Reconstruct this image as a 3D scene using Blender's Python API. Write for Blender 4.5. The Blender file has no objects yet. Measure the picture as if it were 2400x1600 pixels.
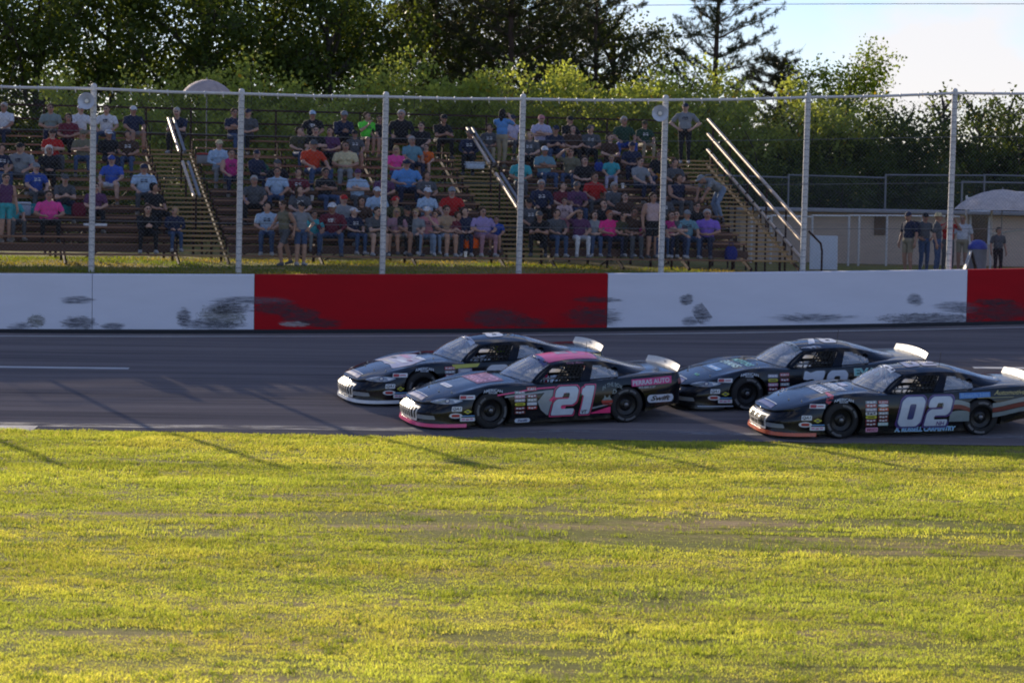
import bpy, bmesh, math, random
import numpy as np
from mathutils import Vector, Matrix
from mathutils.bvhtree import BVHTree

SC = bpy.context.scene
COL = SC.collection
RND = random.Random(7)
NPR = np.random.default_rng(7)

# ------------------------------------------------------------------ camera
F_PX, HORIZON, CAM_Z = 5750.0, 430.0, 4.48
ROLL = math.radians(1.0)
PITCH = math.atan((800 - HORIZON) / F_PX)
cam_d = bpy.data.cameras.new('camera')
cam = bpy.data.objects.new('camera', cam_d)
COL.objects.link(cam)
cam_d.sensor_width = 36.0
cam_d.lens = F_PX / 2400.0 * 36.0
cam_d.clip_start, cam_d.clip_end = 0.5, 4000.0
cam.matrix_world = Matrix.Translation((0, 0, CAM_Z)) @ Matrix.Rotation(math.pi / 2 - PITCH, 4, 'X') @ Matrix.Rotation(ROLL, 4, 'Z')
cam_d.dof.use_dof = True
cam_d.dof.focus_distance = 46.0
cam_d.dof.aperture_fstop = 3.2
SC.camera = cam

# ------------------------------------------------------------------ sky and sun
SUN_EL = math.radians(16.5)
SUN_AZ = math.radians(26.4)          # towards the sun: this far to the left of straight ahead (+Y)
SUN_DIR = Vector((-math.sin(SUN_AZ) * math.cos(SUN_EL), math.cos(SUN_AZ) * math.cos(SUN_EL), math.sin(SUN_EL)))
world = bpy.data.worlds.new('World')
SC.world = world
world.use_nodes = True
wn, wl = world.node_tree.nodes, world.node_tree.links
wn.clear()
w_out = wn.new('ShaderNodeOutputWorld')
w_bg = wn.new('ShaderNodeBackground')
w_bg.inputs['Strength'].default_value = 0.09
w_sky = wn.new('ShaderNodeTexSky')
w_sky.sky_type = 'NISHITA'
w_sky.sun_disc = False
w_sky.sun_elevation = SUN_EL
w_sky.sun_rotation = -SUN_AZ
w_sky.air_density, w_sky.dust_density, w_sky.ozone_density = 1.0, 0.05, 3.6
# cumulus: noise on the direction vector, everywhere in the sky alike
w_tc = wn.new('ShaderNodeTexCoord')
w_map = wn.new('ShaderNodeMapping')
w_map.inputs['Location'].default_value = (2.728, 0.366, 2.471)
w_map.inputs['Scale'].default_value = (1.0, 1.0, 1.9)
w_no = wn.new('ShaderNodeTexNoise')
w_no.inputs['Scale'].default_value = 5.0
w_no.inputs['Detail'].default_value = 9.0
w_no.inputs['Roughness'].default_value = 0.52
w_rmp = wn.new('ShaderNodeValToRGB')
w_rmp.color_ramp.elements[0].position = 0.545
w_rmp.color_ramp.elements[1].position = 0.625
w_mix = wn.new('ShaderNodeMix')
w_mix.data_type = 'RGBA'
w_mix.inputs[7].default_value = (6.6, 6.3, 6.3, 1)
w_scl = wn.new('ShaderNodeMath'); w_scl.operation = 'MULTIPLY'; w_scl.inputs[1].default_value = 0.85
wl.new(w_tc.outputs['Generated'], w_map.inputs['Vector'])
wl.new(w_map.outputs['Vector'], w_no.inputs['Vector'])
wl.new(w_no.outputs['Fac'], w_rmp.inputs['Fac'])
wl.new(w_rmp.outputs['Color'], w_scl.inputs[0])
wl.new(w_scl.outputs[0], w_mix.inputs[0])
w_wb = wn.new('ShaderNodeMix'); w_wb.data_type = 'RGBA'; w_wb.blend_type = 'MULTIPLY'; w_wb.inputs[0].default_value = 1.0
w_wb.inputs[7].default_value = (1.0, 0.93, 1.14, 1)
wl.new(w_sky.outputs['Color'], w_wb.inputs[6])
wl.new(w_wb.outputs[2], w_mix.inputs[6])
wl.new(w_mix.outputs[2], w_bg.inputs['Color'])
wl.new(w_bg.outputs['Background'], w_out.inputs['Surface'])

sun_d = bpy.data.lights.new('sun', 'SUN')
sun_d.energy = 4.5
sun_d.angle = math.radians(0.55)
sun_d.color = (1.0, 0.85, 0.66)
sun = bpy.data.objects.new('sun', sun_d)
COL.objects.link(sun)
sun.location = SUN_DIR * 80
sun.rotation_euler = SUN_DIR.to_track_quat('Z', 'Y').to_euler()

SC.view_settings.view_transform = 'Standard'
SC.view_settings.look = 'None'
SC.view_settings.exposure = 0.7
SC.view_settings.gamma = 1.0
SC.view_settings.use_curve_mapping = False
SC.render.engine = 'CYCLES'
SC.cycles.max_bounces = 6
SC.cycles.diffuse_bounces = 3
SC.cycles.glossy_bounces = 3
SC.cycles.transmission_bounces = 5
SC.cycles.transparent_max_bounces = 16
SC.cycles.use_denoising = True
SC.cycles.sample_clamp_indirect = 6.0
SC.cycles.filter_width = 1.9

# ------------------------------------------------------------------ where a pixel of the 2400 x 1600 photograph lies
def ray(px, py):
    x, y = (px - 1200) / F_PX, (800 - py) / F_PX
    c, s = math.cos(ROLL), math.sin(ROLL)
    x, y = x * c - y * s, x * s + y * c
    d = Vector((x, math.cos(PITCH) + y * math.sin(PITCH), y * math.cos(PITCH) - math.sin(PITCH)))
    return d / d.y
def at(px, py, Y):
    r = ray(px, py)
    return Vector((r.x * Y, Y, CAM_Z + r.z * Y))
CAM_INV = cam.matrix_world.inverted()
def project(p):
    q = CAM_INV @ Vector(p)
    return 1200 + F_PX * q.x / -q.z, 800 - F_PX * q.y / -q.z

# ------------------------------------------------------------------ helpers
class MB:
    """collects primitives into one mesh"""
    def __init__(self):
        self.v, self.f, self.m = [], [], []
    def add(self, vs, fs, mi=0):
        o = len(self.v)
        self.v += [tuple(p) for p in vs]
        self.f += [tuple(i + o for i in f) for f in fs]
        self.m += [mi] * len(fs)
        return self
    def box(self, c, s, rot=None, mi=0, bevel=0.0):
        hx, hy, hz = s[0] / 2, s[1] / 2, s[2] / 2
        if bevel <= 0:
            vs = [Vector((x * hx, y * hy, z * hz)) for x in (-1, 1) for y in (-1, 1) for z in (-1, 1)]
            fs = [(0, 1, 3, 2), (4, 6, 7, 5), (0, 4, 5, 1), (2, 3, 7, 6), (0, 2, 6, 4), (1, 5, 7, 3)]
        else:
            b = min(bevel, hx * .9, hy * .9, hz * .9)
            bm = bmesh.new()
            bmesh.ops.create_cube(bm, size=1)
            for v in bm.verts:
                v.co = Vector((v.co.x * hx * 2, v.co.y * hy * 2, v.co.z * hz * 2))
            bmesh.ops.bevel(bm, geom=list(bm.edges), offset=b, segments=2, affect='EDGES', profile=.5)
            bm.verts.index_update()
            vs = [v.co.copy() for v in bm.verts]
            fs = [tuple(v.index for v in f.verts) for f in bm.faces]
            bm.free()
        if rot is not None:
            vs = [rot @ v for v in vs]
        c = Vector(c)
        return self.add([v + c for v in vs], fs, mi)
    def tube(self, pts, r, n=8, mi=0, cap=True):
        pts = [Vector(p) for p in pts]
        rs = r if isinstance(r, (list, tuple)) else [r] * len(pts)
        rings, prev = [], None
        for i, p in enumerate(pts):
            d = (pts[min(i + 1, len(pts) - 1)] - pts[max(i - 1, 0)]).normalized()
            if prev is None:
                a = d.orthogonal().normalized()
            else:
                a = (prev - d * prev.dot(d))
                a = a.normalized() if a.length > 1e-6 else d.orthogonal().normalized()
            prev = a
            b = d.cross(a)
            rings.append([p + (a * math.cos(t) + b * math.sin(t)) * rs[i] for t in [2 * math.pi * k / n for k in range(n)]])
        vs = [q for rg in rings for q in rg]
        fs = [(i * n + k, i * n + (k + 1) % n, (i + 1) * n + (k + 1) % n, (i + 1) * n + k) for i in range(len(pts) - 1) for k in range(n)]
        if cap:
            fs += [tuple(range(n - 1, -1, -1)), tuple((len(pts) - 1) * n + k for k in range(n))]
        return self.add(vs, fs, mi)
    def lathe(self, prof, n=24, M=None, mi=0, close=False):
        """prof: (radius, height) pairs about local Z"""
        vs, fs = [], []
        for r, z in prof:
            for k in range(n):
                a = 2 * math.pi * k / n
                vs.append(Vector((r * math.cos(a), r * math.sin(a), z)))
        m = len(prof)
        for i in range(m if close else m - 1):
            j = (i + 1) % m
            for k in range(n):
                fs.append((i * n + k, i * n + (k + 1) % n, j * n + (k + 1) % n, j * n + k))
        if M is not None:
            vs = [M @ v for v in vs]
        return self.add(vs, fs, mi)
    def mesh(self, name, smooth=None):
        me = bpy.data.meshes.new(name)
        me.from_pydata([tuple(v) for v in self.v], [], self.f)
        if any(self.m):
            me.polygons.foreach_set('material_index', self.m)
        fix_normals(me)
        if smooth is not None:
            shade(me, smooth)
        return me
    def obj(self, name, mat, parent=None, smooth=None):
        return obj(name, self.mesh(name, smooth), mat, parent)

def fix_normals(me):
    bm = bmesh.new(); bm.from_mesh(me)
    bmesh.ops.recalc_face_normals(bm, faces=bm.faces)
    bm.to_mesh(me); bm.free()
def shade(me, ang=40):
    me.polygons.foreach_set('use_smooth', [True] * len(me.polygons))
    if ang < 180:
        me.set_sharp_from_angle(angle=math.radians(ang))
def obj(name, me, mat=None, parent=None):
    o = bpy.data.objects.new(name, me)
    COL.objects.link(o)
    if mat is not None:
        for m in (mat if isinstance(mat, (list, tuple)) else [mat]):
            me.materials.append(m)
    if parent is not None:
        o.parent = parent
    return o
def empty(name, loc=(0, 0, 0)):
    o = bpy.data.objects.new(name, None)
    COL.objects.link(o)
    o.location = loc
    o.empty_display_size = .2
    return o
def tag(o, label=None, cat=None, group=None, kind=None):
    if label: o['label'] = label
    if cat: o['category'] = cat
    if group: o['group'] = group
    if kind: o['kind'] = kind
    return o
def rotz(a):
    return Matrix.Rotation(a, 3, 'Z')
def np_mesh(name, V, Fq, smooth=False):
    """fast mesh from numpy arrays: V (n,3), Fq (m,k)"""
    me = bpy.data.meshes.new(name)
    k = Fq.shape[1]
    me.vertices.add(len(V)); me.vertices.foreach_set('co', np.ascontiguousarray(V, np.float32).ravel())
    me.loops.add(Fq.size); me.loops.foreach_set('vertex_index', np.ascontiguousarray(Fq, np.int32).ravel())
    me.polygons.add(len(Fq)); me.polygons.foreach_set('loop_start', np.arange(len(Fq), dtype=np.int32) * k)
    me.update(calc_edges=True)
    if smooth:
        me.polygons.foreach_set('use_smooth', np.ones(len(Fq), bool))
    return me
def face_col(me, cols, name='tint'):
    a = me.attributes.new(name, 'FLOAT_COLOR', 'FACE')
    c = np.ones((len(cols), 4), np.float32); c[:, :3] = cols
    a.data.foreach_set('color', c.ravel())

# ------------------------------------------------------------------ materials
def new_mat(name):
    m = bpy.data.materials.new(name)
    m.use_nodes = True
    nt = m.node_tree
    b = nt.nodes['Principled BSDF']
    return m, nt, b
def ramp(nt, stops):
    r = nt.nodes.new('ShaderNodeValToRGB')
    el = r.color_ramp.elements
    while len(el) < len(stops):
        el.new(.5)
    for e, (p, c) in zip(el, stops):
        e.position = p
        e.color = (*c, 1) if len(c) == 3 else c
    return r
def noise(nt, scale, detail=4, rough=.55, stretch=(1, 1, 1), coord='Object', loc=(0, 0, 0), dist=0):
    tc = nt.nodes.new('ShaderNodeTexCoord')
    mp = nt.nodes.new('ShaderNodeMapping')
    mp.inputs['Scale'].default_value = stretch
    mp.inputs['Location'].default_value = loc
    n = nt.nodes.new('ShaderNodeTexNoise')
    n.inputs['Scale'].default_value = scale
    n.inputs['Detail'].default_value = detail
    n.inputs['Roughness'].default_value = rough
    n.inputs['Distortion'].default_value = dist
    nt.links.new(tc.outputs[coord], mp.inputs['Vector'])
    nt.links.new(mp.outputs['Vector'], n.inputs['Vector'])
    return n
def math_node(nt, op, a, b=None, clamp=False):
    n = nt.nodes.new('ShaderNodeMath'); n.operation = op; n.use_clamp = clamp
    for i, x in enumerate((a, b)):
        if x is None: continue
        if isinstance(x, (int, float)): n.inputs[i].default_value = x
        else: nt.links.new(x, n.inputs[i])
    return n.outputs[0]
def mixc(nt, fac, a, b, mode='MIX'):
    n = nt.nodes.new('ShaderNodeMix'); n.data_type = 'RGBA'; n.blend_type = mode
    for key, x in (('Factor', fac), ('A', a), ('B', b)):
        s = n.inputs[key] if key == 'Factor' else [i for i in n.inputs if i.name == key and i.type == 'RGBA'][0]
        if isinstance(x, (int, float)): s.default_value = x
        elif isinstance(x, (tuple, list)): s.default_value = (*x, 1) if len(x) == 3 else x
        else: nt.links.new(x, s)
    return [o for o in n.outputs if o.type == 'RGBA'][0]
def bump(nt, b, h, strength=.3, dist=.02):
    n = nt.nodes.new('ShaderNodeBump')
    n.inputs['Strength'].default_value = strength
    n.inputs['Distance'].default_value = dist
    nt.links.new(h, n.inputs['Height'])
    nt.links.new(n.outputs['Normal'], b.inputs['Normal'])
_MC = {}
def mat(name, c, rough=.6, metal=0.0, var=.18, scale=6.0, bmp=0.0, coat=0.0, stretch=(1, 1, 1), spec=.5, coord='Object'):
    """plain procedural material: colour broken up by two noises, roughness too"""
    if name in _MC:
        return _MC[name]
    m, nt, b = new_mat(name)
    n1 = noise(nt, scale, 6, .6, stretch, coord)
    r = ramp(nt, [(.25, tuple(max(0, x * (1 - var)) for x in c)), (.75, tuple(min(1, x * (1 + var)) for x in c))])
    nt.links.new(n1.outputs['Fac'], r.inputs['Fac'])
    nt.links.new(r.outputs['Color'], b.inputs['Base Color'])
    rr = ramp(nt, [(.3, (max(.02, rough - .08),) * 3), (.7, (min(1, rough + .08),) * 3)])
    nt.links.new(n1.outputs['Fac'], rr.inputs['Fac'])
    nt.links.new(rr.outputs['Color'], b.inputs['Roughness'])
    b.inputs['Metallic'].default_value = metal
    b.inputs['Coat Weight'].default_value = coat
    b.inputs['Coat Roughness'].default_value = .06
    b.inputs['Specular IOR Level'].default_value = spec
    if bmp > 0:
        n2 = noise(nt, scale * 4, 5, .6, stretch, coord)
        bump(nt, b, n2.outputs['Fac'], bmp, .01)
    _MC[name] = m
    return m
# ================================================================== the setting
# track plane (banked towards the camera) and the line of the retaining wall
_A, _B, _C = at(0, 780, F_PX / 100.4), at(2400, 760, F_PX / 93.8), at(1200, 1012, F_PX / 130)
T_N = (_B - _A).cross(_C - _A).normalized()
if T_N.z < 0: T_N = -T_N
def track_z(x, y):
    return _A.z - (T_N.x * (x - _A.x) + T_N.y * (y - _A.y)) / T_N.z
def on_track(px, py):
    r, o = ray(px, py), Vector((0, 0, CAM_Z))
    return o + r * (T_N.dot(_A - o) / T_N.dot(r))
_wp = [at(0, 700, F_PX / 100.4), at(1424, 700, F_PX / 97.6), at(2400, 700, F_PX / 93.8)]
_wc = np.polyfit([p.x for p in _wp], [p.y for p in _wp], 2)
def wall_y(x):
    xc = max(-22.0, min(24.0, x))
    y = np.polyval(_wc, xc)
    return float(y + (2 * _wc[0] * xc + _wc[1]) * (x - xc))
WALL_H = 1.39
INNER_Y = 43.7
_e0, _e1 = on_track(0, 1013).y, on_track(2400, 1043).y
def inner_y(x):
    return _e0 + (_e1 - _e0) * (x + 9.2) / 18.4 if -40 < x < 40 else _e0
def lerp(a, b, t): return a + (b - a) * t
def sstep(t):
    t = max(0.0, min(1.0, t)); return t * t * (3 - 2 * t)
def upper_z(x, y):
    d = y - wall_y(x)
    base = lerp(2.20, 2.10, sstep((x - 3) / 8))
    rise = lerp(.16, .0, sstep((x + 1) / 8))
    return base + rise * sstep((d - .3) / 4.0) + .02 * math.sin(x * .9) * math.sin(d * .7)

# ---- value noise for scattering
_ng = NPR.random((64, 64)).astype(np.float32)
def vnoise(x, y):
    x = np.asarray(x, np.float64); y = np.asarray(y, np.float64)
    xi, yi = np.floor(x).astype(int), np.floor(y).astype(int)
    fx, fy = x - xi, y - yi
    fx, fy = fx * fx * (3 - 2 * fx), fy * fy * (3 - 2 * fy)
    g = lambda a, b: _ng[a % 64, b % 64]
    return (g(xi, yi) * (1 - fx) + g(xi + 1, yi) * fx) * (1 - fy) + (g(xi, yi + 1) * (1 - fx) + g(xi + 1, yi + 1) * fx) * fy
def fbm(x, y, o=4):
    s, a, t = 0, .5, 0
    for k in range(o):
        s = s + a * vnoise(x * 2 ** k + 17.3 * k, y * 2 ** k + 5.1 * k); t += a; a *= .5
    return s / t
def infield_z(x, y):
    w = np.clip((np.asarray(y) - 39) / 5, 0, 1)
    return .05 * (fbm(np.asarray(x) * .35, np.asarray(y) * .5, 3) - .5) * (1 - w) - .012

# ---- ground sheet
xs = [-1500, -400, -150, -90] + [i * 1.0 for i in range(-60, 61)] + [90, 150, 400, 1500]
def ground_rows(x):
    yw = wall_y(x)
    rows = [(-300, 0), (0, 0), (8, 0)]
    rows += [(float(y), float(infield_z(x, y))) for y in np.arange(12, 42.01, 1.0)]
    iy = inner_y(max(-30, min(30, x)))
    rows += [(iy, track_z(x, iy) - .012), (iy + .4, track_z(x, iy + .4) - .05),
             (yw + .10, track_z(x, yw) - .05), (yw + .13, upper_z(x, yw + .3) - .03)]
    for d in (.3, .6, 1, 1.5, 2, 2.6, 3.4, 4.4, 6, 8, 11, 15, 20, 28, 40):
        rows.append((yw + d, upper_z(x, yw + d)))
    rows += [(yw + 90, 2.1), (yw + 300, 2.1), (3000, 2.1)]
    return rows
gv, gf = [], []
for x in xs:
    xc = max(-70, min(70, x))
    for (y, z) in ground_rows(xc): gv.append((x, y, z))
nr = len(gv) // len(xs)
for i in range(len(xs) - 1):
    for j in range(nr - 1):
        gf.append((i * nr + j, (i + 1) * nr + j, (i + 1) * nr + j + 1, i * nr + j + 1))
me = bpy.data.meshes.new('ground'); me.from_pydata(gv, [], gf); shade(me, 35)
m_ground, nt, b = new_mat('turf_soil')
n1 = noise(nt, .7, 6, .62, (.35, 1.9, 1)); n2 = noise(nt, 9, 6, .65, (.6, 1.4, 1)); n3 = noise(nt, 60, 3, .7)
r1 = ramp(nt, [(.30, (.15, .165, .035)), (.50, (.21, .20, .05)), (.62, (.33, .25, .12)), (.78, (.42, .31, .19))])
nt.links.new(n1.outputs['Fac'], r1.inputs['Fac'])
r2 = ramp(nt, [(.25, (.45, .45, .45)), (.75, (1.35, 1.35, 1.35))])
nt.links.new(n2.outputs['Fac'], r2.inputs['Fac'])
c = mixc(nt, 1.0, r1.outputs['Color'], r2.outputs['Color'], 'MULTIPLY')
nt.links.new(c, b.inputs['Base Color']); b.inputs['Roughness'].default_value = .95
b.inputs['Specular IOR Level'].default_value = .1
bump(nt, b, n3.outputs['Fac'], .8, .03)
ground = obj('ground', me, m_ground)
tag(ground, 'grassy infield and ground carrying the stand and trees', kind='structure')

# ---- asphalt
m_asph, nt, b = new_mat('asphalt')
n1 = noise(nt, .5, 7, .62, (.07, 1.9, 1)); n2 = noise(nt, 3.0, 6, .65, (.06, 2.2, 1), loc=(3, 1, 0)); n3 = noise(nt, 120, 3, .8); n4 = noise(nt, .3, 3, .5, (.4, 1, 1))
r1 = ramp(nt, [(.28, (.122, .112, .118)), (.5, (.175, .155, .156)), (.72, (.235, .205, .20))])
nt.links.new(n1.outputs['Fac'], r1.inputs['Fac'])
r2 = ramp(nt, [(.30, (.66, .66, .66)), (.5, (1, 1, 1)), (.72, (1.2, 1.18, 1.15))])
nt.links.new(n2.outputs['Fac'], r2.inputs['Fac'])
c = mixc(nt, 1.0, r1.outputs['Color'], r2.outputs['Color'], 'MULTIPLY')
r3 = ramp(nt, [(.3, (.75, .75, .75)), (.7, (1.25, 1.25, 1.25))]); nt.links.new(n3.outputs['Fac'], r3.inputs['Fac'])
c = mixc(nt, 1.0, c, r3.outputs['Color'], 'MULTIPLY')
nt.links.new(c, b.inputs['Base Color'])
rr = ramp(nt, [(.3, (.62,) * 3), (.7, (.85,) * 3)]); nt.links.new(n4.outputs['Fac'], rr.inputs['Fac'])
nt.links.new(rr.outputs['Color'], b.inputs['Roughness'])
b.inputs['Specular IOR Level'].default_value = .0
b.inputs['Diffuse Roughness'].default_value = .55
bump(nt, b, n3.outputs['Fac'], .5, .006)
tv, tf = [], []
NT = 24
txs = [i * 1.0 for i in range(-70, 71)]
for x in txs:
    yw = wall_y(x) + .06
    edge = inner_y(max(-30, min(30, x))) + .10 * math.sin(x * 1.7) * math.sin(x * .53) + .04 * math.sin(x * 4.1)
    for j in range(NT + 1):
        y = lerp(edge, yw, j / NT)
        tv.append((x, y, track_z(x, y) + .004 * math.sin(x * .8 + j)))
for i in range(len(txs) - 1):
    for j in range(NT):
        a = i * (NT + 1) + j
        tf.append((a, a + NT + 1, a + NT + 2, a + 1))
me = bpy.data.meshes.new('race_track'); me.from_pydata(tv, [], tf); shade(me, 180)
track = obj('race_track', me, m_asph); tag(track, 'banked grey asphalt race track', kind='structure')

# worn white paint
def worn_paint(name, col, keep=.45, scale=3.0):
    m, nt, b = new_mat(name)
    n1 = noise(nt, scale, 7, .7, (.5, 2, 1)); n2 = noise(nt, 40, 3, .7)
    r = ramp(nt, [(keep - .12, (0, 0, 0)), (keep + .10, (1, 1, 1))]); nt.links.new(n1.outputs['Fac'], r.inputs['Fac'])
    b.inputs['Base Color'].default_value = (*col, 1); b.inputs['Roughness'].default_value = .7
    r2 = ramp(nt, [(.2, tuple(x * .75 for x in col)), (.8, col)]); nt.links.new(n2.outputs['Fac'], r2.inputs['Fac'])
    nt.links.new(r2.outputs['Color'], b.inputs['Base Color'])
    nt.links.new(r.outputs['Color'], b.inputs['Alpha'])
    return m
m_line = worn_paint('worn_line_paint', (.55, .55, .54), .36)
m_line2 = worn_paint('very_worn_line_paint', (.26, .26, .28), .54, 1.5)
def track_strip(name, x0, x1, yfun, w, m, lift=.005):
    mb = MB(); n = max(2, int((x1 - x0) / .6))
    vs, fs = [], []
    for i in range(n + 1):
        x = lerp(x0, x1, i / n)
        for s in (-.5, .5):
            y = yfun(x) + s * w
            vs.append((x, y, track_z(x, y) + lift + .004))
    for i in range(n): fs.append((2 * i, 2 * i + 2, 2 * i + 3, 2 * i + 1))
    mb.add(vs, fs)
    return mb.obj(name, m, track)
track_strip('edge_line', -40, 40, lambda x: wall_y(x) - .62, .16, m_line)
d0, d1 = on_track(302, 864), on_track(2281, 862)
track_strip('lane_dash', d0.x - 9, d0.x, lambda x: d0.y, .26, m_line)
track_strip('lane_dash', d1.x, d1.x + 9, lambda x: d1.y + .0 * x, .26, m_line)
track_strip('inner_edge_line', -40, 40, lambda x: inner_y(max(-30, min(30, x))) + .85, .40, m_line2)
track_strip('inner_edge_patch', -14, -8.55, lambda x: inner_y(x) + .42, .55, worn_paint('pale_patch_paint', (.26, .26, .30), .46, .9), .009)

# ---- retaining wall
m_white = mat('white_wall_paint', (.70, .71, .78), .7, var=.05, scale=1.2, bmp=.12, stretch=(.5, .5, 2), spec=.2)
m_red = mat('red_wall_paint', (.40, .010, .016), .7, var=.10, scale=1.2, bmp=.12, stretch=(.5, .5, 2), spec=.1)
m_dark = mat('dark_base_band', (.02, .022, .027), .8, var=.2)  # darker band along the foot of the wall
def wall_x_at(px):
    Y = 58.0
    for _ in range(8):
        x = ray(px, 700).x * Y; Y = wall_y(x)
    return x
def wall_frame(x):
    d = Vector((1, (wall_y(x + .1) - wall_y(x - .1)) / .2, 0)).normalized()
    return Vector((x, wall_y(x), track_z(x, wall_y(x)))), d, Vector((-d.y, d.x, 0))
wall = empty('retaining_wall', (0, wall_y(0), track_z(0, wall_y(0))))
tag(wall, 'red and white painted concrete retaining wall along the track', 'wall')
WALL_OFF = Vector(wall.location)
def swept_x(name, x0, x1, prof, m, parent, off, step=.5):
    """prof: (offset behind the wall face, height above the track)"""
    n = max(1, int(round((x1 - x0) / step))); k = len(prof)
    vs, fs = [], []
    for i in range(n + 1):
        p, d, nn = wall_frame(lerp(x0, x1, i / n))
        for (o, h) in prof: vs.append(p + nn * o + Vector((0, 0, h)) - off)
    for i in range(n):
        for j in range(k):
            fs.append((i * k + j, i * k + (j + 1) % k, (i + 1) * k + (j + 1) % k, (i + 1) * k + j))
    fs += [tuple(range(k)), tuple(n * k + j for j in range(k - 1, -1, -1))]
    return MB().add(vs, fs).obj(name, m, parent, 35)
cuts = [(-14.0, wall_x_at(216), m_white), (wall_x_at(216), wall_x_at(596), m_white), (wall_x_at(596), wall_x_at(1424), m_red),
        (wall_x_at(1424), wall_x_at(2266), m_white), (wall_x_at(2266), 26.0, m_red), (-26.0, -14.0, m_red)]
w_prof = [(-.002, .10), (0, WALL_H - .02), (.02, WALL_H), (.28, WALL_H), (.30, WALL_H - .02), (.30, -.2), (-.002, -.2)]
for (x0, x1, m) in cuts:
    p = swept_x('wall_panel', x0 + .006, x1 - .006, w_prof, m, wall, WALL_OFF)
    p['label'] = 'white painted wall panel' if m is m_white else 'red painted wall panel'
swept_x('base_strip', -26, 26, [(-.035, -.05), (-.035, .085), (-.006, .095), (-.006, -.05)], m_dark, wall, WALL_OFF)

def scuff_mat(name, col, thr, scale, stretch, soft=.14):
    m, nt, b = new_mat(name)
    tc = nt.nodes.new('ShaderNodeTexCoord'); sx = nt.nodes.new('ShaderNodeSeparateXYZ')
    nt.links.new(tc.outputs['Generated'], sx.inputs[0])
    fx = math_node(nt, 'SUBTRACT', sx.outputs['X'], .5); fz = math_node(nt, 'SUBTRACT', sx.outputs['Z'], .5)
    r2 = math_node(nt, 'ADD', math_node(nt, 'MULTIPLY', fx, fx), math_node(nt, 'MULTIPLY', fz, fz))
    fall = math_node(nt, 'SUBTRACT', 1.0, math_node(nt, 'MULTIPLY', r2, 4.0), True)
    n1 = noise(nt, scale, 6, .65, stretch, 'Object', dist=1.2)
    v = math_node(nt, 'ADD', n1.outputs['Fac'], math_node(nt, 'MULTIPLY', math_node(nt, 'SUBTRACT', fall, .5), .55))
    r = ramp(nt, [(thr - soft, (0, 0, 0)), (thr + soft, (.80, .80, .80))]); nt.links.new(v, r.inputs['Fac'])
    a = math_node(nt, 'MULTIPLY', r.outputs['Color'], math_node(nt, 'MULTIPLY', fall, 3.0, True))
    n9 = noise(nt, 9, 4, .7, (.5, .5, 9), 'Object', dist=.6); r9 = ramp(nt, [(.36, (.12, .12, .12)), (.60, (1, 1, 1))]); nt.links.new(n9.outputs['Fac'], r9.inputs['Fac'])
    a = math_node(nt, 'MULTIPLY', a, r9.outputs['Color'])
    b.inputs['Base Color'].default_value = (*col, 1); b.inputs['Roughness'].default_value = .8
    nt.links.new(a, b.inputs['Alpha'])
    return m
sc_black = scuff_mat('tyre_rubber_scuff', (.045, .047, .06), .58, 3.2, (1, 1, 7), .10)
sc_arc = scuff_mat('dense_rubber_scuff', (.05, .053, .066), .53, 7, (.7, 1, 2.2), .12)
sc_grey = scuff_mat('light_rubber_smear', (.13, .14, .17), .58, 1.6, (.6, .6, 5))
sc_olive = scuff_mat('chipped_concrete', (.17, .17, .13), .54, 9, (1, 1, 2), .1)
sc_chip = scuff_mat('bare_white_chip', (.5, .52, .5), .44, 5, (1, 1, 3))
_ns = [0]
def scuff(px, py, w, h, m, tilt=0):
    """smear on the wall face centred on a photograph pixel; w, h in pixels"""
    x = wall_x_at(px); p, d, nn = wall_frame(x)
    s = F_PX / p.y
    _ns[0] += 1
    zc = at(px, py, p.y).z
    u = d * math.cos(tilt) + Vector((0, 0, 1)) * math.sin(tilt); v = Vector((0, 0, 1)) * math.cos(tilt) - d * math.sin(tilt)
    c0 = Vector((p.x, p.y, zc)) - nn * (.004 + .0015 * (_ns[0] % 5)) - WALL_OFF
    hw, hh = w / s / 2, h / s / 2
    n = 6; vs, fs = [], []
    for i in range(n + 1):
        a = lerp(-hw, hw, i / n)
        # keep the sheet on the curved wall
        xx = x + a * d.x; q, _, _ = wall_frame(xx)
        off = Vector((0, q.y - (p.y + a * d.y), 0)) * math.cos(tilt)
        vs += [c0 + u * a - v * hh + off, c0 + u * a + v * hh + off]
    for i in range(n): fs.append((2 * i, 2 * i + 2, 2 * i + 3, 2 * i + 1))
    o = MB().add(vs, fs).obj('scuff_mark', m, wall)
    # local frame so that the smear's falloff is centred
    return o
scuff(85, 752, 60, 44, sc_olive); scuff(45, 764, 80, 34, sc_grey); scuff(185, 757, 110, 44, sc_arc)
scuff(180, 703, 110, 26, sc_grey); scuff(265, 764, 80, 26, sc_grey); scuff(432, 745, 50, 66, sc_black); scuff(520, 742, 150, 72, sc_olive)
scuff(535, 722, 160, 40, sc_black); scuff(500, 760, 200, 40, sc_grey); scuff(650, 722, 150, 40, sc_arc); scuff(705, 742, 130, 56, sc_arc); scuff(690, 759, 90, 16, sc_chip)
scuff(600, 704, 260, 26, sc_grey); scuff(760, 757, 140, 34, sc_black)
scuff(1165, 745, 190, 60, sc_arc); scuff(1240, 755, 130, 36, sc_black); scuff(1390, 742, 200, 70, sc_black); scuff(1400, 702, 160, 20, sc_black)
scuff(1609, 702, 40, 25, sc_arc, .35); scuff(1645, 736, 60, 34, sc_arc, -.9); scuff(1620, 752, 60, 30, sc_grey)
scuff(2145, 702, 60, 40, sc_grey); scuff(2180, 748, 340, 40, sc_arc); scuff(2240, 722, 160, 40, sc_grey); scuff(1900, 745, 300, 30, sc_grey)
scuff(2350, 730, 240, 70, sc_black); scuff(2330, 707, 160, 22, sc_black)
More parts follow.
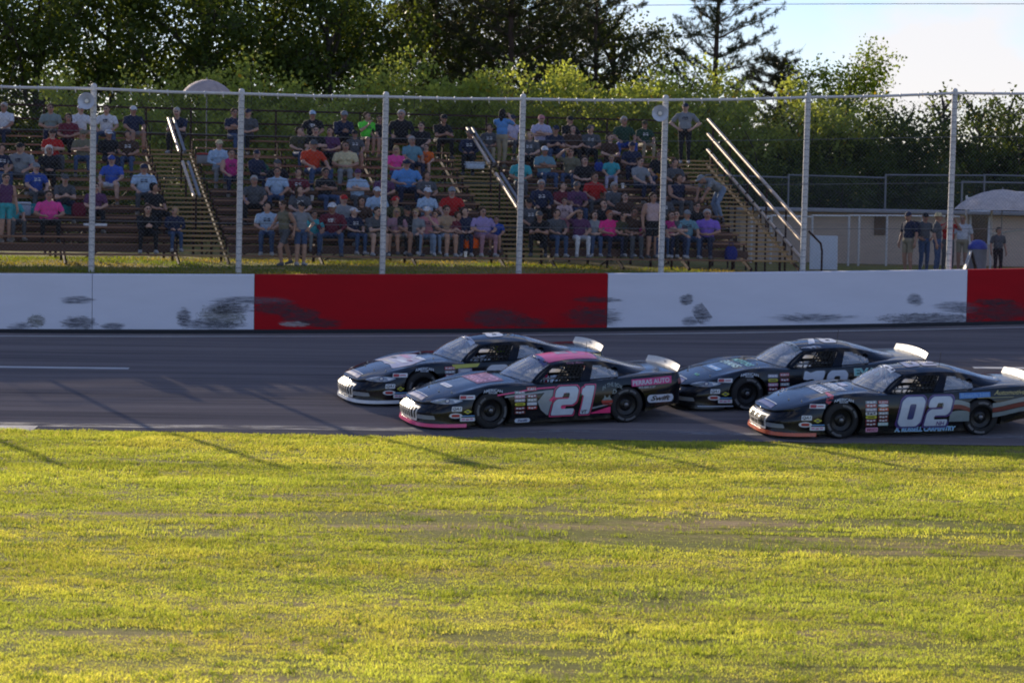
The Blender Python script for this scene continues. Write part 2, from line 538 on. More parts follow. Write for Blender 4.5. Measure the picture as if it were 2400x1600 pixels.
# ================================================================== turf as blades (nobody could count them)
def leaf_mat(name, trans=.45, rough=.6, coat=0.0):
    """diffuse + translucent leaf; colour from the per-leaf attribute 'tint'"""
    m, nt, b = new_mat(name)
    nt.nodes.remove(b)
    at_ = nt.nodes.new('ShaderNodeAttribute'); at_.attribute_name = 'tint'
    d = nt.nodes.new('ShaderNodeBsdfPrincipled'); t = nt.nodes.new('ShaderNodeBsdfTranslucent'); mx = nt.nodes.new('ShaderNodeMixShader')
    d.inputs['Roughness'].default_value = rough; d.inputs['Specular IOR Level'].default_value = .25
    nt.links.new(at_.outputs['Color'], d.inputs['Base Color'])
    c = mixc(nt, 1.0, at_.outputs['Color'], (1.25, 1.15, .6, 1), 'MULTIPLY')
    nt.links.new(c, t.inputs['Color'])
    mx.inputs[0].default_value = trans
    nt.links.new(d.outputs[0], mx.inputs[1]); nt.links.new(t.outputs[0], mx.inputs[2])
    nt.links.new(mx.outputs[0], nt.nodes['Material Output'].inputs['Surface'])
    return m
m_blade = leaf_mat('grass_blade', .6, .6)
def grass_field(name, X, Y, Z, h, w, col):
    """one bent blade (two triangles) at each point"""
    n = len(X); rg = NPR
    a = rg.random(n) * 2 * np.pi
    lean = (rg.random(n) * .9 + .15) * h; la = rg.random(n) * 2 * np.pi
    dx, dy = np.cos(a) * w / 2, np.sin(a) * w / 2
    lx, ly = np.cos(la) * lean, np.sin(la) * lean
    V = np.zeros((n, 5, 3), np.float32)
    V[:, 0] = np.stack([X - dx, Y - dy, Z], 1); V[:, 1] = np.stack([X + dx, Y + dy, Z], 1)
    V[:, 2] = np.stack([X + dx * .7 + lx * .35, Y + dy * .7 + ly * .35, Z + h * .6], 1)
    V[:, 3] = np.stack([X - dx * .7 + lx * .35, Y - dy * .7 + ly * .35, Z + h * .6], 1)
    V[:, 4] = np.stack([X + lx, Y + ly, Z + h * .95], 1)
    base = np.arange(n)[:, None] * 5
    T = np.concatenate([base + np.array([[0, 1, 2]]), base + np.array([[0, 2, 3]]), base + np.array([[3, 2, 4]])], 1).reshape(-1, 3)
    me = np_mesh(name, V.reshape(-1, 3), T)
    face_col(me, np.repeat(col, 3, 0))
    return obj(name, me, m_blade)
N = 720000
u = NPR.random(N * 2)
Yg = 16.5 + (INNER_Y + .45 - 16.5) * u ** 1.2
half = .2095 * Yg + .9
Xg = (NPR.random(N * 2) * 2 - 1) * half
# dirt shows where the turf is thin: long streaks along the track, heavier in one belt
thin = fbm(Xg * .5 + 3, Yg * 1.5, 4)
belt = np.exp(-((Yg - 31.5 - .06 * Xg) / 2.2) ** 2) * .62 * np.clip((fbm(Xg * .22, Yg * 2.2 + 9, 4) - .28) * 2.4, 0, 1) * np.clip((Xg + 5) / 6, .30, 1.0)
belt2 = np.exp(-((Yg - 22.8) / 1.2) ** 2) * .45 * np.clip((fbm(Xg * .3 + 5, Yg * 2.0, 4) - .35) * 2.5, 0, 1) * np.clip((Xg + 3) / 3, .1, 1)
clump = fbm(Xg * 4.0, Yg * 5.5, 3)
p = np.clip((.66 - thin * .85 - belt * 1.15 - belt2) * 6 + .35, .08, 1) * np.clip((clump - .18) * 3.2, .22, 1)
edge_g = _e0 + (_e1 - _e0) * (Xg + 9.2) / 18.4
keep = (NPR.random(N * 2) < p) & (Yg < edge_g + .06 * np.sin(Xg * 3.1) + .05 * np.sin(Xg * 9.7))
Xg, Yg, clump, thin = Xg[keep][:N], Yg[keep][:N], clump[keep][:N], thin[keep][:N]
Zg = infield_z(Xg, Yg) - .004
Zg = np.where(Yg > 42.0, Zg + (np.array([track_z(0, 43.5)]) - Zg) * np.clip((Yg - 42) / 1.4, 0, 1), Zg)
n = len(Xg)
big = fbm(Xg * .8 + 7, Yg * 1.3, 3)
hh = (.014 + .036 * NPR.random(n) * np.clip(clump * 1.3 + (big - .5) * 2.2, .25, 1.9)) * np.clip(.6 + Yg / 60, .85, 1.3)
ww = (.005 + .0045 * NPR.random(n)) * np.clip(Yg / 24, .8, 2.0)
dry = np.clip((fbm(Xg * .35 + 21, Yg * .6 + 4, 3) - .40) * 2.2 + (NPR.random(n) - .5) * .9 + np.clip((21 - Yg) * .13, 0, .45), 0, 1)[:, None]
gA, gB, gC = np.array([.36, .425, .08]), np.array([.54, .525, .12]), np.array([.52, .42, .22])
colg = (gA * (1 - dry) + gB * dry) * (1 + .60 * np.clip((27 - Yg) / 8, 0, 1) + (fbm(Xg * .45 + 31, Yg * 1.1 + 8, 3) - .5) * .9)[:, None]  # blades near the camera lightened to offset the shade between them
straw = (NPR.random(n) < .05)[:, None]
colg = np.where(straw, gC, colg) * (.65 + .6 * NPR.random(n))[:, None]
# coarser dark tufts dotted through the turf
nt_ = 1500
ty_ = 17 + 25.5 * NPR.random(nt_) ** 1.1; tx_ = (NPR.random(nt_) * 2 - 1) * (.2095 * ty_ + .9); tn = 26
ts = .5 + NPR.random(nt_)
Xt = np.repeat(tx_, tn) + NPR.normal(0, .085, nt_ * tn) * np.repeat(ts, tn); Yt = np.repeat(ty_, tn) + NPR.normal(0, .05, nt_ * tn) * np.repeat(ts, tn)
Xg, Yg = np.concatenate([Xg, Xt]), np.concatenate([Yg, Yt]); Zg = np.concatenate([Zg, infield_z(Xt, Yt) - .004])
hh = np.concatenate([hh, (.035 + .05 * NPR.random(nt_ * tn)) * np.repeat(ts, tn)]); ww = np.concatenate([ww, .006 + .005 * NPR.random(nt_ * tn)])
tk = np.repeat(NPR.random(nt_), tn)[:, None]
colg = np.concatenate([colg, (np.array([.13, .20, .03]) * (1 - tk) + np.array([.30, .36, .05]) * tk) * (.7 + .5 * NPR.random(nt_ * tn))[:, None]])
g = grass_field('infield_grass', Xg, Yg, Zg, hh, ww, colg)
tag(g, 'patchy yellow green grass covering the infield before the track', 'grass', kind='stuff')
# strip of turf between wall and stand
n = 60000
Xs = NPR.random(n) * 46 - 24
dd = .32 + NPR.random(n) ** 1.3 * 6.5
Ys = np.interp(Xs, np.arange(-30, 31), [wall_y(x) for x in range(-30, 31)]) + dd
Zs = np.array([upper_z(x, y) for x, y in zip(Xs, Ys)]) - .005
keep = NPR.random(n) < np.clip((fbm(Xs * .7, Ys * .9, 3) - .22) * 3.5, .15, 1)
Xs, Ys, Zs = Xs[keep], Ys[keep], Zs[keep]; n = len(Xs)
hs = .035 + .075 * NPR.random(n) * np.clip(fbm(Xs * 1.4, Ys * 1.4, 3) * 1.6, .4, 1.6)
dry = np.clip((fbm(Xs * .5 + 2, Ys * .8, 3) - .38) * 4 + (NPR.random(n) - .5) * .6, 0, 1)[:, None]
cs = (np.array([.15, .21, .022]) * (1 - dry) + np.array([.30, .25, .07]) * dry) * (.7 + .5 * NPR.random(n))[:, None]
g = grass_field('verge_grass', Xs, Ys, Zs, hs, .014 + .012 * NPR.random(n), cs)
tag(g, 'strip of rough grass between the wall and the stand', 'grass', kind='stuff')
# ================================================================== catch fence on the wall
m_galv = mat('galvanised_steel', (.62, .60, .57), .55, .1, .12, 5)
m_galv_d = mat('dull_galvanised_wire', (.20, .205, .21), .5, .7, .2, 5)
m_tie = mat('dark_tie_wire', (.36, .36, .37), .6, .2, .2)
m_brown = mat('brown_painted_steel', (.040, .020, .016), .75, 0, .25, 5, spec=.15)
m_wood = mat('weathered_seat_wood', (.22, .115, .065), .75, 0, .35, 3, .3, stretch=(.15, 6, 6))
m_shade_board = mat('shade_board_wood', (.085, .045, .030), .8, 0, .3, 3, .3, stretch=(.15, 6, 6))
m_tread = mat('yellow_brown_tread', (.34, .22, .085), .7, 0, .3, 3, .3, stretch=(.2, 6, 6))  # one yellow brown over the whole tread
m_pipe = mat('pale_handrail_pipe', (.52, .39, .27), .38, .35, .12, 8)
fence_x = []
for bx in (-480, -130, 214, 559, 896, 1216, 1549, 1881, 2223, 2570):
    Y = 59.0
    for _ in range(6):
        x = ray(bx, 620).x * Y; Y = wall_y(x) + .85
    fence_x.append((x, Y))
POST_TOP = [6.62, 6.62, 6.60, 6.55, 6.55, 6.57, 6.63, 6.78, 6.98, 7.1]
fence = empty('catch_fence', (0, wall_y(0) + .85, 2.2)); FO = Vector(fence.location)
tag(fence, 'tall chain link catch fence on grey steel posts behind the wall', 'fence')
tops = []
for (x, y), zt in zip(fence_x, POST_TOP):
    z0 = upper_z(x, y) - .15
    b_, t_ = Vector((x, y, z0)), Vector((x + .015 * (zt - z0) * .5, y, zt)); tops.append(t_)
    p = MB().tube([b_ - FO, t_ - FO], .070, 14)
    p.lathe([(.0, .07), (.045, .055), (.07, .02), (.072, -.03), (.066, -.04)], 14, Matrix.Translation(t_ - FO))
    po = p.obj('post', m_galv, fence, 40)
    tb = MB()
    k = 0
    while z0 + .3 + k * .165 < zt - .1:
        q = b_.lerp(t_, (.3 + k * .165) / (zt - z0)) - FO
        tb.lathe([(.0695, -.011), (.079, -.011), (.079, .011), (.0695, .011)], 10, Matrix.Translation(q), close=True); k += 1
    to = tb.obj('wire_ties', m_tie, po); to['kind'] = 'stuff'
for i in range(len(tops) - 1):
    a, b_ = tops[i] - FO, tops[i + 1] - FO
    sag = Vector((0, 0, -.02))
    MB().tube([a + Vector((0, -.03, -.06)), a.lerp(b_, .5) + sag + Vector((0, -.03, -.06)), b_ + Vector((0, -.03, -.06))], .034, 8).obj('top_rail', m_galv, fence, 60)
    mb = MB()
    for k in range(1, 8):
        q = a.lerp(b_, k / 8) + Vector((0, -.03, -.075))
        mb.lathe([(.036, -.02), (.052, -.012), (.052, .014), (.036, .02)], 8, Matrix.Translation(q) @ Matrix.Rotation(math.pi / 2, 4, 'Y'), close=True)
        mb.tube([q + Vector((0, 0, -.03)), q + Vector((.01, 0, -.09))], .012, 5)
    o = mb.obj('rail_clips', m_galv, fence); o['kind'] = 'stuff'
    for zf in (.28, .52, .76):
        p0 = fence_x[i]; p1 = fence_x[i + 1]
        q0 = Vector((p0[0], p0[1] - .075, lerp(2.2, POST_TOP[i], zf))) - FO; q1 = Vector((p1[0], p1[1] - .075, lerp(2.2, POST_TOP[i + 1], zf))) - FO
        MB().tube([q0, q1], .007, 5).obj('cable', m_galv_d, fence)
    # diamond mesh of one bay
    mb = MB(); x0, y0 = fence_x[i]; x1, y1 = fence_x[i + 1]
    L = math.hypot(x1 - x0, y1 - y0); zb, zt = 2.25, min(POST_TOP[i], POST_TOP[i + 1]) - .07; Hh = zt - zb
    ux, uy = (x1 - x0) / L, (y1 - y0) / L
    pitch, wd = .10, .0016
    k = -int(Hh / pitch) - 1
    while k * pitch < L + Hh:
        for sgn in (1, -1):
            # line u = k*pitch + sgn-slanted height
            pts = []
            for (uu, zz) in ((k * pitch, 0), (k * pitch + Hh, Hh)):
                pts.append((uu, zz))
            (u0, z0_), (u1, z1_) = pts
            if u0 < 0: z0_ += -u0; u0 = 0
            if u1 > L: z1_ -= (u1 - L); u1 = L
            if u1 - u0 > .05:
                if sgn < 0: z0_, z1_ = Hh - z0_, Hh - z1_
                A = Vector((x0 + ux * u0, y0 + uy * u0 - .085 - .004 * sgn, zb + z0_)) - FO; B_ = Vector((x0 + ux * u1, y0 + uy * u1 - .085 - .004 * sgn, zb + z1_)) - FO
                mb.tube([A, B_], wd, 3, cap=False)
        k += 1
    o = mb.obj('chain_link_mesh', m_galv_d, fence); o['kind'] = 'stuff'

# horn loudspeakers fixed to two posts
m_horn = mat('pale_grey_horn', (.55, .57, .62), .4, .1, .08, 5)
def horn(post_i, px, py, label):
    x, y = fence_x[post_i]
    c = at(px, py, y - .18)
    h = empty('horn_loudspeaker', c); tag(h, label, 'loudspeaker', 'horn loudspeakers on the fence posts')
    M = Matrix.Rotation(math.pi / 2, 4, 'X')
    MB().lathe([(.06, -.34), (.062, -.16), (.08, -.06), (.12, .0), (.19, .055), (.20, .06), (.197, .066), (.115, .012), (.06, -.05), (.02, -.10)], 28, M).obj('horn', m_horn, h, 50)
    MB().lathe([(0, -.02), (.045, -.03), (.055, -.07), (.05, -.11), (0, -.12)], 16, M @ Matrix.Translation((0, 0, .05))).obj('centre_cone', mat('cream_cone', (.75, .70, .6), .35), h, 50)
    d = Vector((x, y, c.z)) - c
    MB().tube([Vector((0, .2, 0)), Vector((d.x, d.y, 0))], .02, 8).obj('bracket', m_galv_d, h)
    return h
horn(2, 203, 237, 'pale horn loudspeaker on the leftmost visible fence post')
horn(6, 1547, 266, 'pale horn loudspeaker on the fence post beside the right stair')

# ================================================================== grandstand
ST_A = math.radians(15)
ST_U, ST_V = Vector((math.cos(ST_A), math.sin(ST_A), 0)), Vector((-math.sin(ST_A), math.cos(ST_A), 0))
ST_O = Vector((0, 63.2, 2.30))
ROWS, RISE, RUN = 12, .232, .60
def st(u, v, z):                      # stand coordinates -> world
    return ST_O + ST_U * u + ST_V * v + Vector((0, 0, z))
def foot_z(i): return .28 + RISE * i   # above ST_O
def seat_z(i): return foot_z(i) + .42
stand = empty('grandstand', ST_O)
stand.rotation_euler = (0, 0, ST_A)
tag(stand, 'open brown bleacher grandstand of plank rows on a steel frame', 'grandstand')
SECT = [(-17.0, -8.65), (-7.35, -.25), (1.05, 6.45)]
STAIR = [(-8.65, -7.35), (-.25, 1.05), (6.45, 7.75)]
for i in range(ROWS):
    v = RUN * i
    for (u0, u1) in SECT:
        w = (u1 - u0); c = (u0 + u1) / 2
        MB().box((c, v + .34, seat_z(i) - .022), (w, .26, .044), bevel=.008).obj('seat_plank', m_wood, stand)
        for dv in (.0, -.155):
            MB().box((c, v + .03 + dv, foot_z(i) - .022), (w, .145, .044), bevel=.006).obj('foot_plank', m_wood, stand)
        if (u0 > 0 and i < 11) or i < (7 if u0 > -8 else 5):
            MB().box((c, v + .115, foot_z(i) + RISE * .55), (w, .03, RISE * .78), bevel=.004).obj('shade_board', m_shade_board, stand)  # dark boards added to read as the shade between the rows
        # seat brackets
        n = max(2, int(w / 1.5))
    for (u0, u1) in STAIR:
        w = u1 - u0 - .06; c = (u0 + u1) / 2
        MB().box((c, v - .10, foot_z(i) - .025), (w, .27, .05), bevel=.006).obj('stair_tread', m_tread, stand)
        MB().box((c, v + .22, foot_z(i) + RISE * .5 - .025), (w, .24, .045), bevel=.006).obj('stair_tread', m_tread, stand)
# raking steel stringers, posts and cross braces
ends = [-17, -14.2, -11.4, -8.62, -7.38, -5.0, -2.6, -.28, 1.08, 2.9, 4.7, 6.42, 7.78]
vb = RUN * ROWS
for u in ends:
    MB().tube([(u, -.25, .02), (u, vb + .1, foot_z(ROWS) - .22)], .045, 6).obj('raking_beam', m_brown, stand)
    for k in range(ROWS):                               # seat bracket risers
        v = RUN * k + .34
        MB().box((u, v, (seat_z(k) - .05 + foot_z(k) - .12) / 2), (.04, .05, seat_z(k) - .05 - foot_z(k) + .12)).obj('seat_bracket', m_brown, stand)
    for v in (1.2, 3.0, 4.8, 6.6):
        h = .28 + RISE * v / RUN - .25
        MB().tube([(u, v, -.5), (u, v, h)], .035, 6).obj('support_post', m_brown, stand)
for (a, b_) in zip(ends[:-1], ends[1:]):
    if b_ - a > 1.4:
        MB().tube([(a, 6.62, -.3), (b_, 6.62, 2.3)], .022, 5).obj('cross_brace', m_brown, stand)
        MB().tube([(a, 3.02, -.3), (b_, 3.02, 1.1)], .022, 5).obj('cross_brace', m_brown, stand)
# guard rails along the back
zb = foot_z(ROWS)
for (u0, u1) in ((-17, -.2), (-.2, 6.45)):
    for h in (.30, .65, 1.02):
        MB().tube([(u0, vb + .05, zb + h), (u1 - .01, vb + .05, zb + h)], .028, 6).obj('guard_rail', m_brown, stand)
for u in ends[:-1]:
    MB().tube([(u, vb + .1, zb - .3), (u, vb + .1, zb + 1.06)], .028, 6).obj('guard_post', m_brown, stand)
# centre handrails in the two inner aisles: two short twin-pipe lengths each
def tread_z(v): return .28 + RISE * v / RUN
def hand_rail(u, v0, v1, h=.92, parent=stand):
    for du, m in ((-.075, m_pipe), (.075, m_galv_d)):  # one pipe coloured pale as sunlit, its twin dark as shaded
        MB().tube([(u + du, v0, tread_z(v0) + h), (u + du, v1, tread_z(v1) + h)], .044, 8).obj('hand_rail', m, parent, 60)
    for v in (v0 + .15, v1 - .15):
        MB().tube([(u, v, tread_z(v) - .1), (u, v, tread_z(v) + h - .02)], .024, 6).obj('hand_rail_post', m_brown, parent)
        MB().tube([(u - .09, v, tread_z(v) + h - .03), (u + .09, v, tread_z(v) + h - .03)], .016, 6).obj('hand_rail_tie', m_brown, parent)
hand_rail(-8.0, 4.3, 6.7); hand_rail(-8.0, 1.3, 3.6)
hand_rail(.4, 3.9, 6.5); hand_rail(.4, .9, 3.2)
# outer railing of the end stair: three raking pipes on posts
for h, m in ((1.05, m_pipe), (.62, m_pipe), (.16, m_pipe)):
    MB().tube([(7.80, -.55, tread_z(-.55) + h), (7.80, vb + .1, tread_z(vb + .1) + h)], .048, 8).obj('hand_rail', m, stand, 60)
for v in (-.45, 1.0, 2.5, 4.0, 5.5, 7.0):
    MB().tube([(7.85, v, -.6), (7.85, v, tread_z(v) + 1.05)], .026, 6).obj('hand_rail_post', m_brown, stand)
# low bent entry rail at the foot of the stair
MB().tube([(8.1, -1.0, -.3), (8.1, -1.0, .55), (8.1, -.9, .75), (8.0, -.3, 1.05)], .03, 8).obj('hand_rail_post', m_brown, stand, 60)
# ================================================================== trees and shrubs
m_leaf = leaf_mat('tree_leaf', .48, .5)
m_leaf_b = leaf_mat('shrub_leaf', .62, .5)
m_needle = leaf_mat('pine_needle', .2, .5)
m_bark = mat('bark', (.055, .042, .033), .9, 0, .35, 5, .5, stretch=(3, 3, .6))
m_pbark = mat('pine_bark', (.075, .045, .033), .9, 0, .3, 6, .5, stretch=(3, 3, .8))
def leaves_mesh(name, C, size, cols, rg, upright=0.0):
    """a folded leaf (two triangles across a bent midrib) at each centre"""
    n = len(C)
    a = rg.normal(size=(n, 3)); a[:, 2] += upright * 1.5; a /= np.linalg.norm(a, axis=1)[:, None] + 1e-9
    r = rg.normal(size=(n, 3)); b_ = np.cross(a, r); b_ /= np.linalg.norm(b_, axis=1)[:, None] + 1e-9
    nn = np.cross(a, b_)
    s = (size * (.6 + .8 * rg.random(n)))[:, None]
    V = np.zeros((n, 4, 3), np.float32)
    V[:, 0] = C - a * s * .55; V[:, 2] = C + a * s * .55
    V[:, 1] = C + b_ * s * .36 + nn * s * .12 - a * s * .05; V[:, 3] = C - b_ * s * .36 + nn * s * .12 - a * s * .05
    k = np.arange(n)[:, None] * 4
    T = np.concatenate([k + np.array([[0, 1, 2]]), k + np.array([[0, 2, 3]])], 1).reshape(-1, 3)
    me = np_mesh(name, V.reshape(-1, 3), T)
    face_col(me, np.repeat(cols, 2, 0))
    return me
def tint(n, c0, c1, rg, clump=None, yellow=0.0):
    t = rg.random(n)[:, None] if clump is None else np.clip(clump[:, None] * .7 + rg.random(n)[:, None] * .4, 0, 1)
    c = np.array(c0) * (1 - t) + np.array(c1) * t
    y = (rg.random(n) < yellow)[:, None]
    c = np.where(y, np.array([.30, .22, .03]), c)
    return c * (.75 + .5 * rg.random(n))[:, None]
def limb_path(p0, d, L, rg, n=5, up=.15, wob=.12):
    pts, d = [Vector(p0)], Vector(d).normalized()
    for k in range(n):
        d = (d + Vector(rg.normal(0, wob, 3)) + Vector((0, 0, up))).normalized()
        pts.append(pts[-1] + d * L / n)
    return pts
def broadleaf(seed, H, R, nleaf, leaf=.13, c0=(.030, .055, .010), c1=(.085, .125, .018), low=.18, yellow=.0, gap=.5, shrub=False):
    """returns (trunk mesh, crown mesh) with the base at the origin"""
    rg = np.random.default_rng(seed)
    mb = MB(); tips = []
    if shrub:
        stems = 6
        for k in range(stems):
            a = rg.random() * 6.28; d = Vector((math.cos(a) * .35, math.sin(a) * .35, 1))
            p = limb_path((math.cos(a) * .15, math.sin(a) * .15, -.1), d, H * (.7 + .3 * rg.random()), rg, 6, .08, .10)
            mb.tube(p, [.05, .045, .04, .03, .022, .014, .006], 5)
            for q in p[1:]: tips.append((q, R * .42))
            for j in range(5):
                q0 = p[1 + int(rg.random() * 5)]; a2 = rg.random() * 6.28
                q = limb_path(q0, (math.cos(a2), math.sin(a2), .5), R * (.5 + .6 * rg.random()), rg, 4, .12)
                mb.tube(q, [.02, .016, .012, .008, .004], 4)
                for w in q[2:]: tips.append((w, R * .30))
    else:
        th = H * .32
        tp = limb_path((0, 0, -.2), (0, 0, 1), H * .8, rg, 8, .3, .04)
        r0 = H * .022
        mb.tube(tp, [r0 * (1 - .1 * i) for i in range(9)], 8)
        for k in range(19):
            f = low + (.97 - low) * (k + .5) / 19
            base = tp[0].lerp(tp[-1], min(1, f * 1.02)); a = k * 2.4 + rg.random() * .8
            ell = math.sqrt(max(.05, 1 - ((f - .5) / .62) ** 2))
            L = R * ell * (.8 + .35 * rg.random())
            p = limb_path(base, (math.cos(a), math.sin(a), .25 + .6 * f), L, rg, 5, .10)
            mb.tube(p, [r0 * .42 * (1 - .17 * i) for i in range(6)], 5)
            for q in p[2:]: tips.append((q, R * .28))
            for j in range(4):
                q0 = p[1 + int(rg.random() * 4)]; a2 = a + rg.normal() * 1.0
                q = limb_path(q0, (math.cos(a2), math.sin(a2), .5 * rg.normal()), L * .5, rg, 3, .08)
                mb.tube(q, [r0 * .15, r0 * .11, r0 * .07, r0 * .03], 4)
                for w in q[1:]: tips.append((w, R * .25))
    T = np.array([list(t[0]) for t in tips]); RR = np.array([t[1] for t in tips])
    keepc = rg.random(len(T)) < (1 - gap * .35)
    T, RR = T[keepc], RR[keepc]
    idx = rg.integers(0, len(T), nleaf)
    tone = rg.random(len(T))
    dirs = rg.normal(size=(nleaf, 3)); dirs /= np.linalg.norm(dirs, axis=1)[:, None]
    rad = RR[idx] * rg.random(nleaf) ** .45
    C = T[idx] + dirs * rad[:, None] * np.array([1, 1, .8])
    C[:, 2] = np.maximum(C[:, 2], .05)
    cols = tint(nleaf, c0, c1, rg, tone[idx], yellow)
    return mb.mesh('trunk', 60), leaves_mesh('crown', C, leaf, cols, rg, .6 if shrub else 0)
def pine(seed, H, R, tufts, bare=.22, lean=0.0, dense=1.0, c0=(.018, .030, .010), c1=(.050, .068, .018)):
    rg = np.random.default_rng(seed)
    mb = MB(); cen, ax = [], []
    tp = [Vector((lean * k / 10 * H + .04 * rg.normal(), .04 * rg.normal(), H * k / 10 - .1)) for k in range(11)]
    r0 = H * .0145
    mb.tube(tp, [max(.02, r0 * (1 - .088 * i)) for i in range(11)], 8)
    z = bare * H
    while z < H * .99:
        f = z / H
        base = tp[0].lerp(tp[-1], f)
        nb = 4 + int(rg.random() * 2)
        a0 = rg.random() * 6.28
        for k in range(nb):
            a = a0 + k * 6.28 / nb + rg.normal() * .2
            L = R * (1.08 - f) ** .62 * (.55 + .6 * rg.random())
            p = limb_path(base, (math.cos(a), math.sin(a), .10 + .35 * f), L, rg, 7, .05, .11)
            rr = r0 * .20 * (1 - f * .5)
            mb.tube(p, [max(.007, rr * (1 - .12 * i)) for i in range(8)], 5)
            for i in range(1, 8):
                for j in range(3):
                    d = (p[i] - p[i - 1]).normalized()
                    s = d.cross(Vector((0, 0, 1))).normalized() * (1 if (i + j) % 2 else -1)
                    q = limb_path(p[i].lerp(p[i - 1], rg.random()), d * .55 + s * (.4 + .7 * rg.random()) + Vector((0, 0, .25 * rg.normal() + .15)), L * (.12 + .20 * rg.random()) * (1.15 - i * .09), rg, 3, .08, .14)
                    mb.tube(q, [max(.006, rr * .3), .006, .005, .003], 3, cap=False)
                    for w in range(1, 4):
                        if rg.random() < .50 * dense * (1 if i > 2 else .4):
                            cen.append(q[w] + Vector(rg.normal(0, .04, 3))); ax.append((q[w] - q[w - 1]).normalized())
            cen.append(p[-1]); ax.append((p[-1] - p[-2]).normalized())
        z += H * (.042 + .020 * rg.random())
    C = np.array([list(c) for c in cen]); A = np.array([list(a) for a in ax])
    nt_, nn = len(C), tufts
    # a tuft: needles fanning forward round the twig end, each a slim triangle
    Ct = np.repeat(C, nn, 0) - np.repeat(A, nn, 0) * (rg.random(nt_ * nn) * .22)[:, None]
    At = np.repeat(A, nn, 0) * .35 + rg.normal(size=(nt_ * nn, 3)) * .62
    At /= np.linalg.norm(At, axis=1)[:, None]
    ln = (.11 + .10 * rg.random(nt_ * nn))[:, None]
    sd = np.cross(At, rg.normal(size=(nt_ * nn, 3))); sd /= np.linalg.norm(sd, axis=1)[:, None]
    V = np.zeros((nt_ * nn, 3, 3), np.float32)
    V[:, 0] = Ct - sd * .010; V[:, 1] = Ct + sd * .010; V[:, 2] = Ct + At * ln
    T = np.arange(nt_ * nn * 3).reshape(-1, 3)
    me = np_mesh('crown', V.reshape(-1, 3), T)
    cols = tint(nt_ * nn, c0, c1, rg, np.repeat(rg.random(nt_), nn))
    face_col(me, cols)
    return mb.mesh('trunk', 60), me
def plant(name, meshes, loc, label, cat, group=None, rz=0, sc=1.0, mats=(None, None), szx=1.0):
    t = empty(name, loc); t.rotation_euler = (0, 0, rz); t.scale = (sc * szx, sc * szx, sc)
    tag(t, label, cat, group)
    for me, nm, m in zip(meshes, ('trunk' if cat == 'tree' else 'stems', 'crown' if cat == 'tree' else 'foliage'), mats):
        if not me.materials: me.materials.append(m)
        o = bpy.data.objects.new(nm, me); COL.objects.link(o); o.parent = t
    return t
def foot(px, Y):
    x = ray(px, 300).x * Y
    return Vector((x, Y, 2.05))
def z_at(px, py, Y): return at(px, py, Y).z
# tall dark broadleaf trees behind the left end of the stand
bl = [broadleaf(11, 11.4, 4.4, 21000, .16, low=.08, gap=.45, c0=(.042, .068, .014), c1=(.115, .155, .026)), broadleaf(12, 11.0, 4.2, 19500, .16, low=.08, gap=.5, c0=(.042, .068, .014), c1=(.115, .155, .026)), broadleaf(13, 11.6, 3.6, 15500, .16, low=.10, gap=.6, c0=(.042, .068, .014), c1=(.115, .155, .026))]
for k, (px, Y, i, rz, s, wx, lb) in enumerate([
        (-400, 99, 1, 2.0, 1.0, 1.0, 'tall dark broadleaf tree beyond the left edge, farthest left of the row'),
        (-150, 98, 0, 0, 1.0, 1.0, 'tall dark broadleaf tree cut by the left edge, first of the row behind the stand'),
        (95, 96, 1, 1.3, 1.04, 1.05, 'tall dark broadleaf tree above the seats at far left, second of the row'),
        (270, 100, 0, 2.2, 1.02, 1.0, 'tall dark broadleaf tree left of the pale umbrella, third of the row'),
        (450, 98, 2, .6, 1.03, 1.05, 'tall dark broadleaf tree rising straight behind the pale umbrella'),
        (620, 101, 1, 4.0, 1.06, 1.0, 'dark broadleaf tree right of the pale umbrella with sky gaps'),
        (790, 99, 2, 2.9, 1.05, .92, 'looser broadleaf tree at the right end of the dark row, beside the pine')]):
    plant('broadleaf_tree', bl[i], foot(px, Y), lb, 'tree', 'tall trees behind the left stand', rz, s, (m_bark, m_leaf), wx)
# pines
plant('pine_tree', pine(21, 15.5, 6.8, 30, .28, .0, 2.3, (.022, .030, .010), (.062, .070, .020)), foot(1195, 101), 'broad dense pine tree in the middle, its top out of view', 'tree', 'pines behind the stand', .4, 1.0, (m_pbark, m_needle))
plant('pine_tree', pine(22, 14.2, 5.2, 28, .34, -.004, 1.15), foot(1676, 99), 'open pine tree with dark bare limbs against the bright sky', 'tree', 'pines behind the stand', 1.1, 1.0, (m_pbark, m_needle))
plant('pine_tree', pine(23, 14.5, 5.2, 26, .28, .01, 1.5), foot(1395, 104), 'narrow pine tree standing between the broad pine and the open pine', 'tree', 'pines behind the stand', 2.0, 1.0, (m_pbark, m_needle), .8)
plant('pine_tree', pine(24, 7.6, 3.4, 20, .3, .06, .9, (.035, .035, .012), (.09, .08, .03)), foot(1842, 95), 'small brownish leaning pine right of the open pine', 'tree', 'pines behind the stand', 2.6, 1.0, (m_pbark, m_needle))
plant('pine_tree', pine(25, 15.0, 5.6, 30, .25, .0, 2.2, (.022, .030, .010), (.062, .070, .020)), foot(1020, 106), 'dense dark pine left of the broad middle pine', 'tree', 'pines behind the stand', 1.7, 1.0, (m_pbark, m_needle))
plant('broadleaf_tree', broadleaf(14, 11.0, 3.6, 15000, .15, (.035, .055, .012), (.10, .13, .022), .12, .01, .5), foot(905, 104), 'thin crowned broadleaf tree between the dark row and the dense pine', 'tree', 'tall trees behind the left stand', 1.0, 1.05, (m_bark, m_leaf))
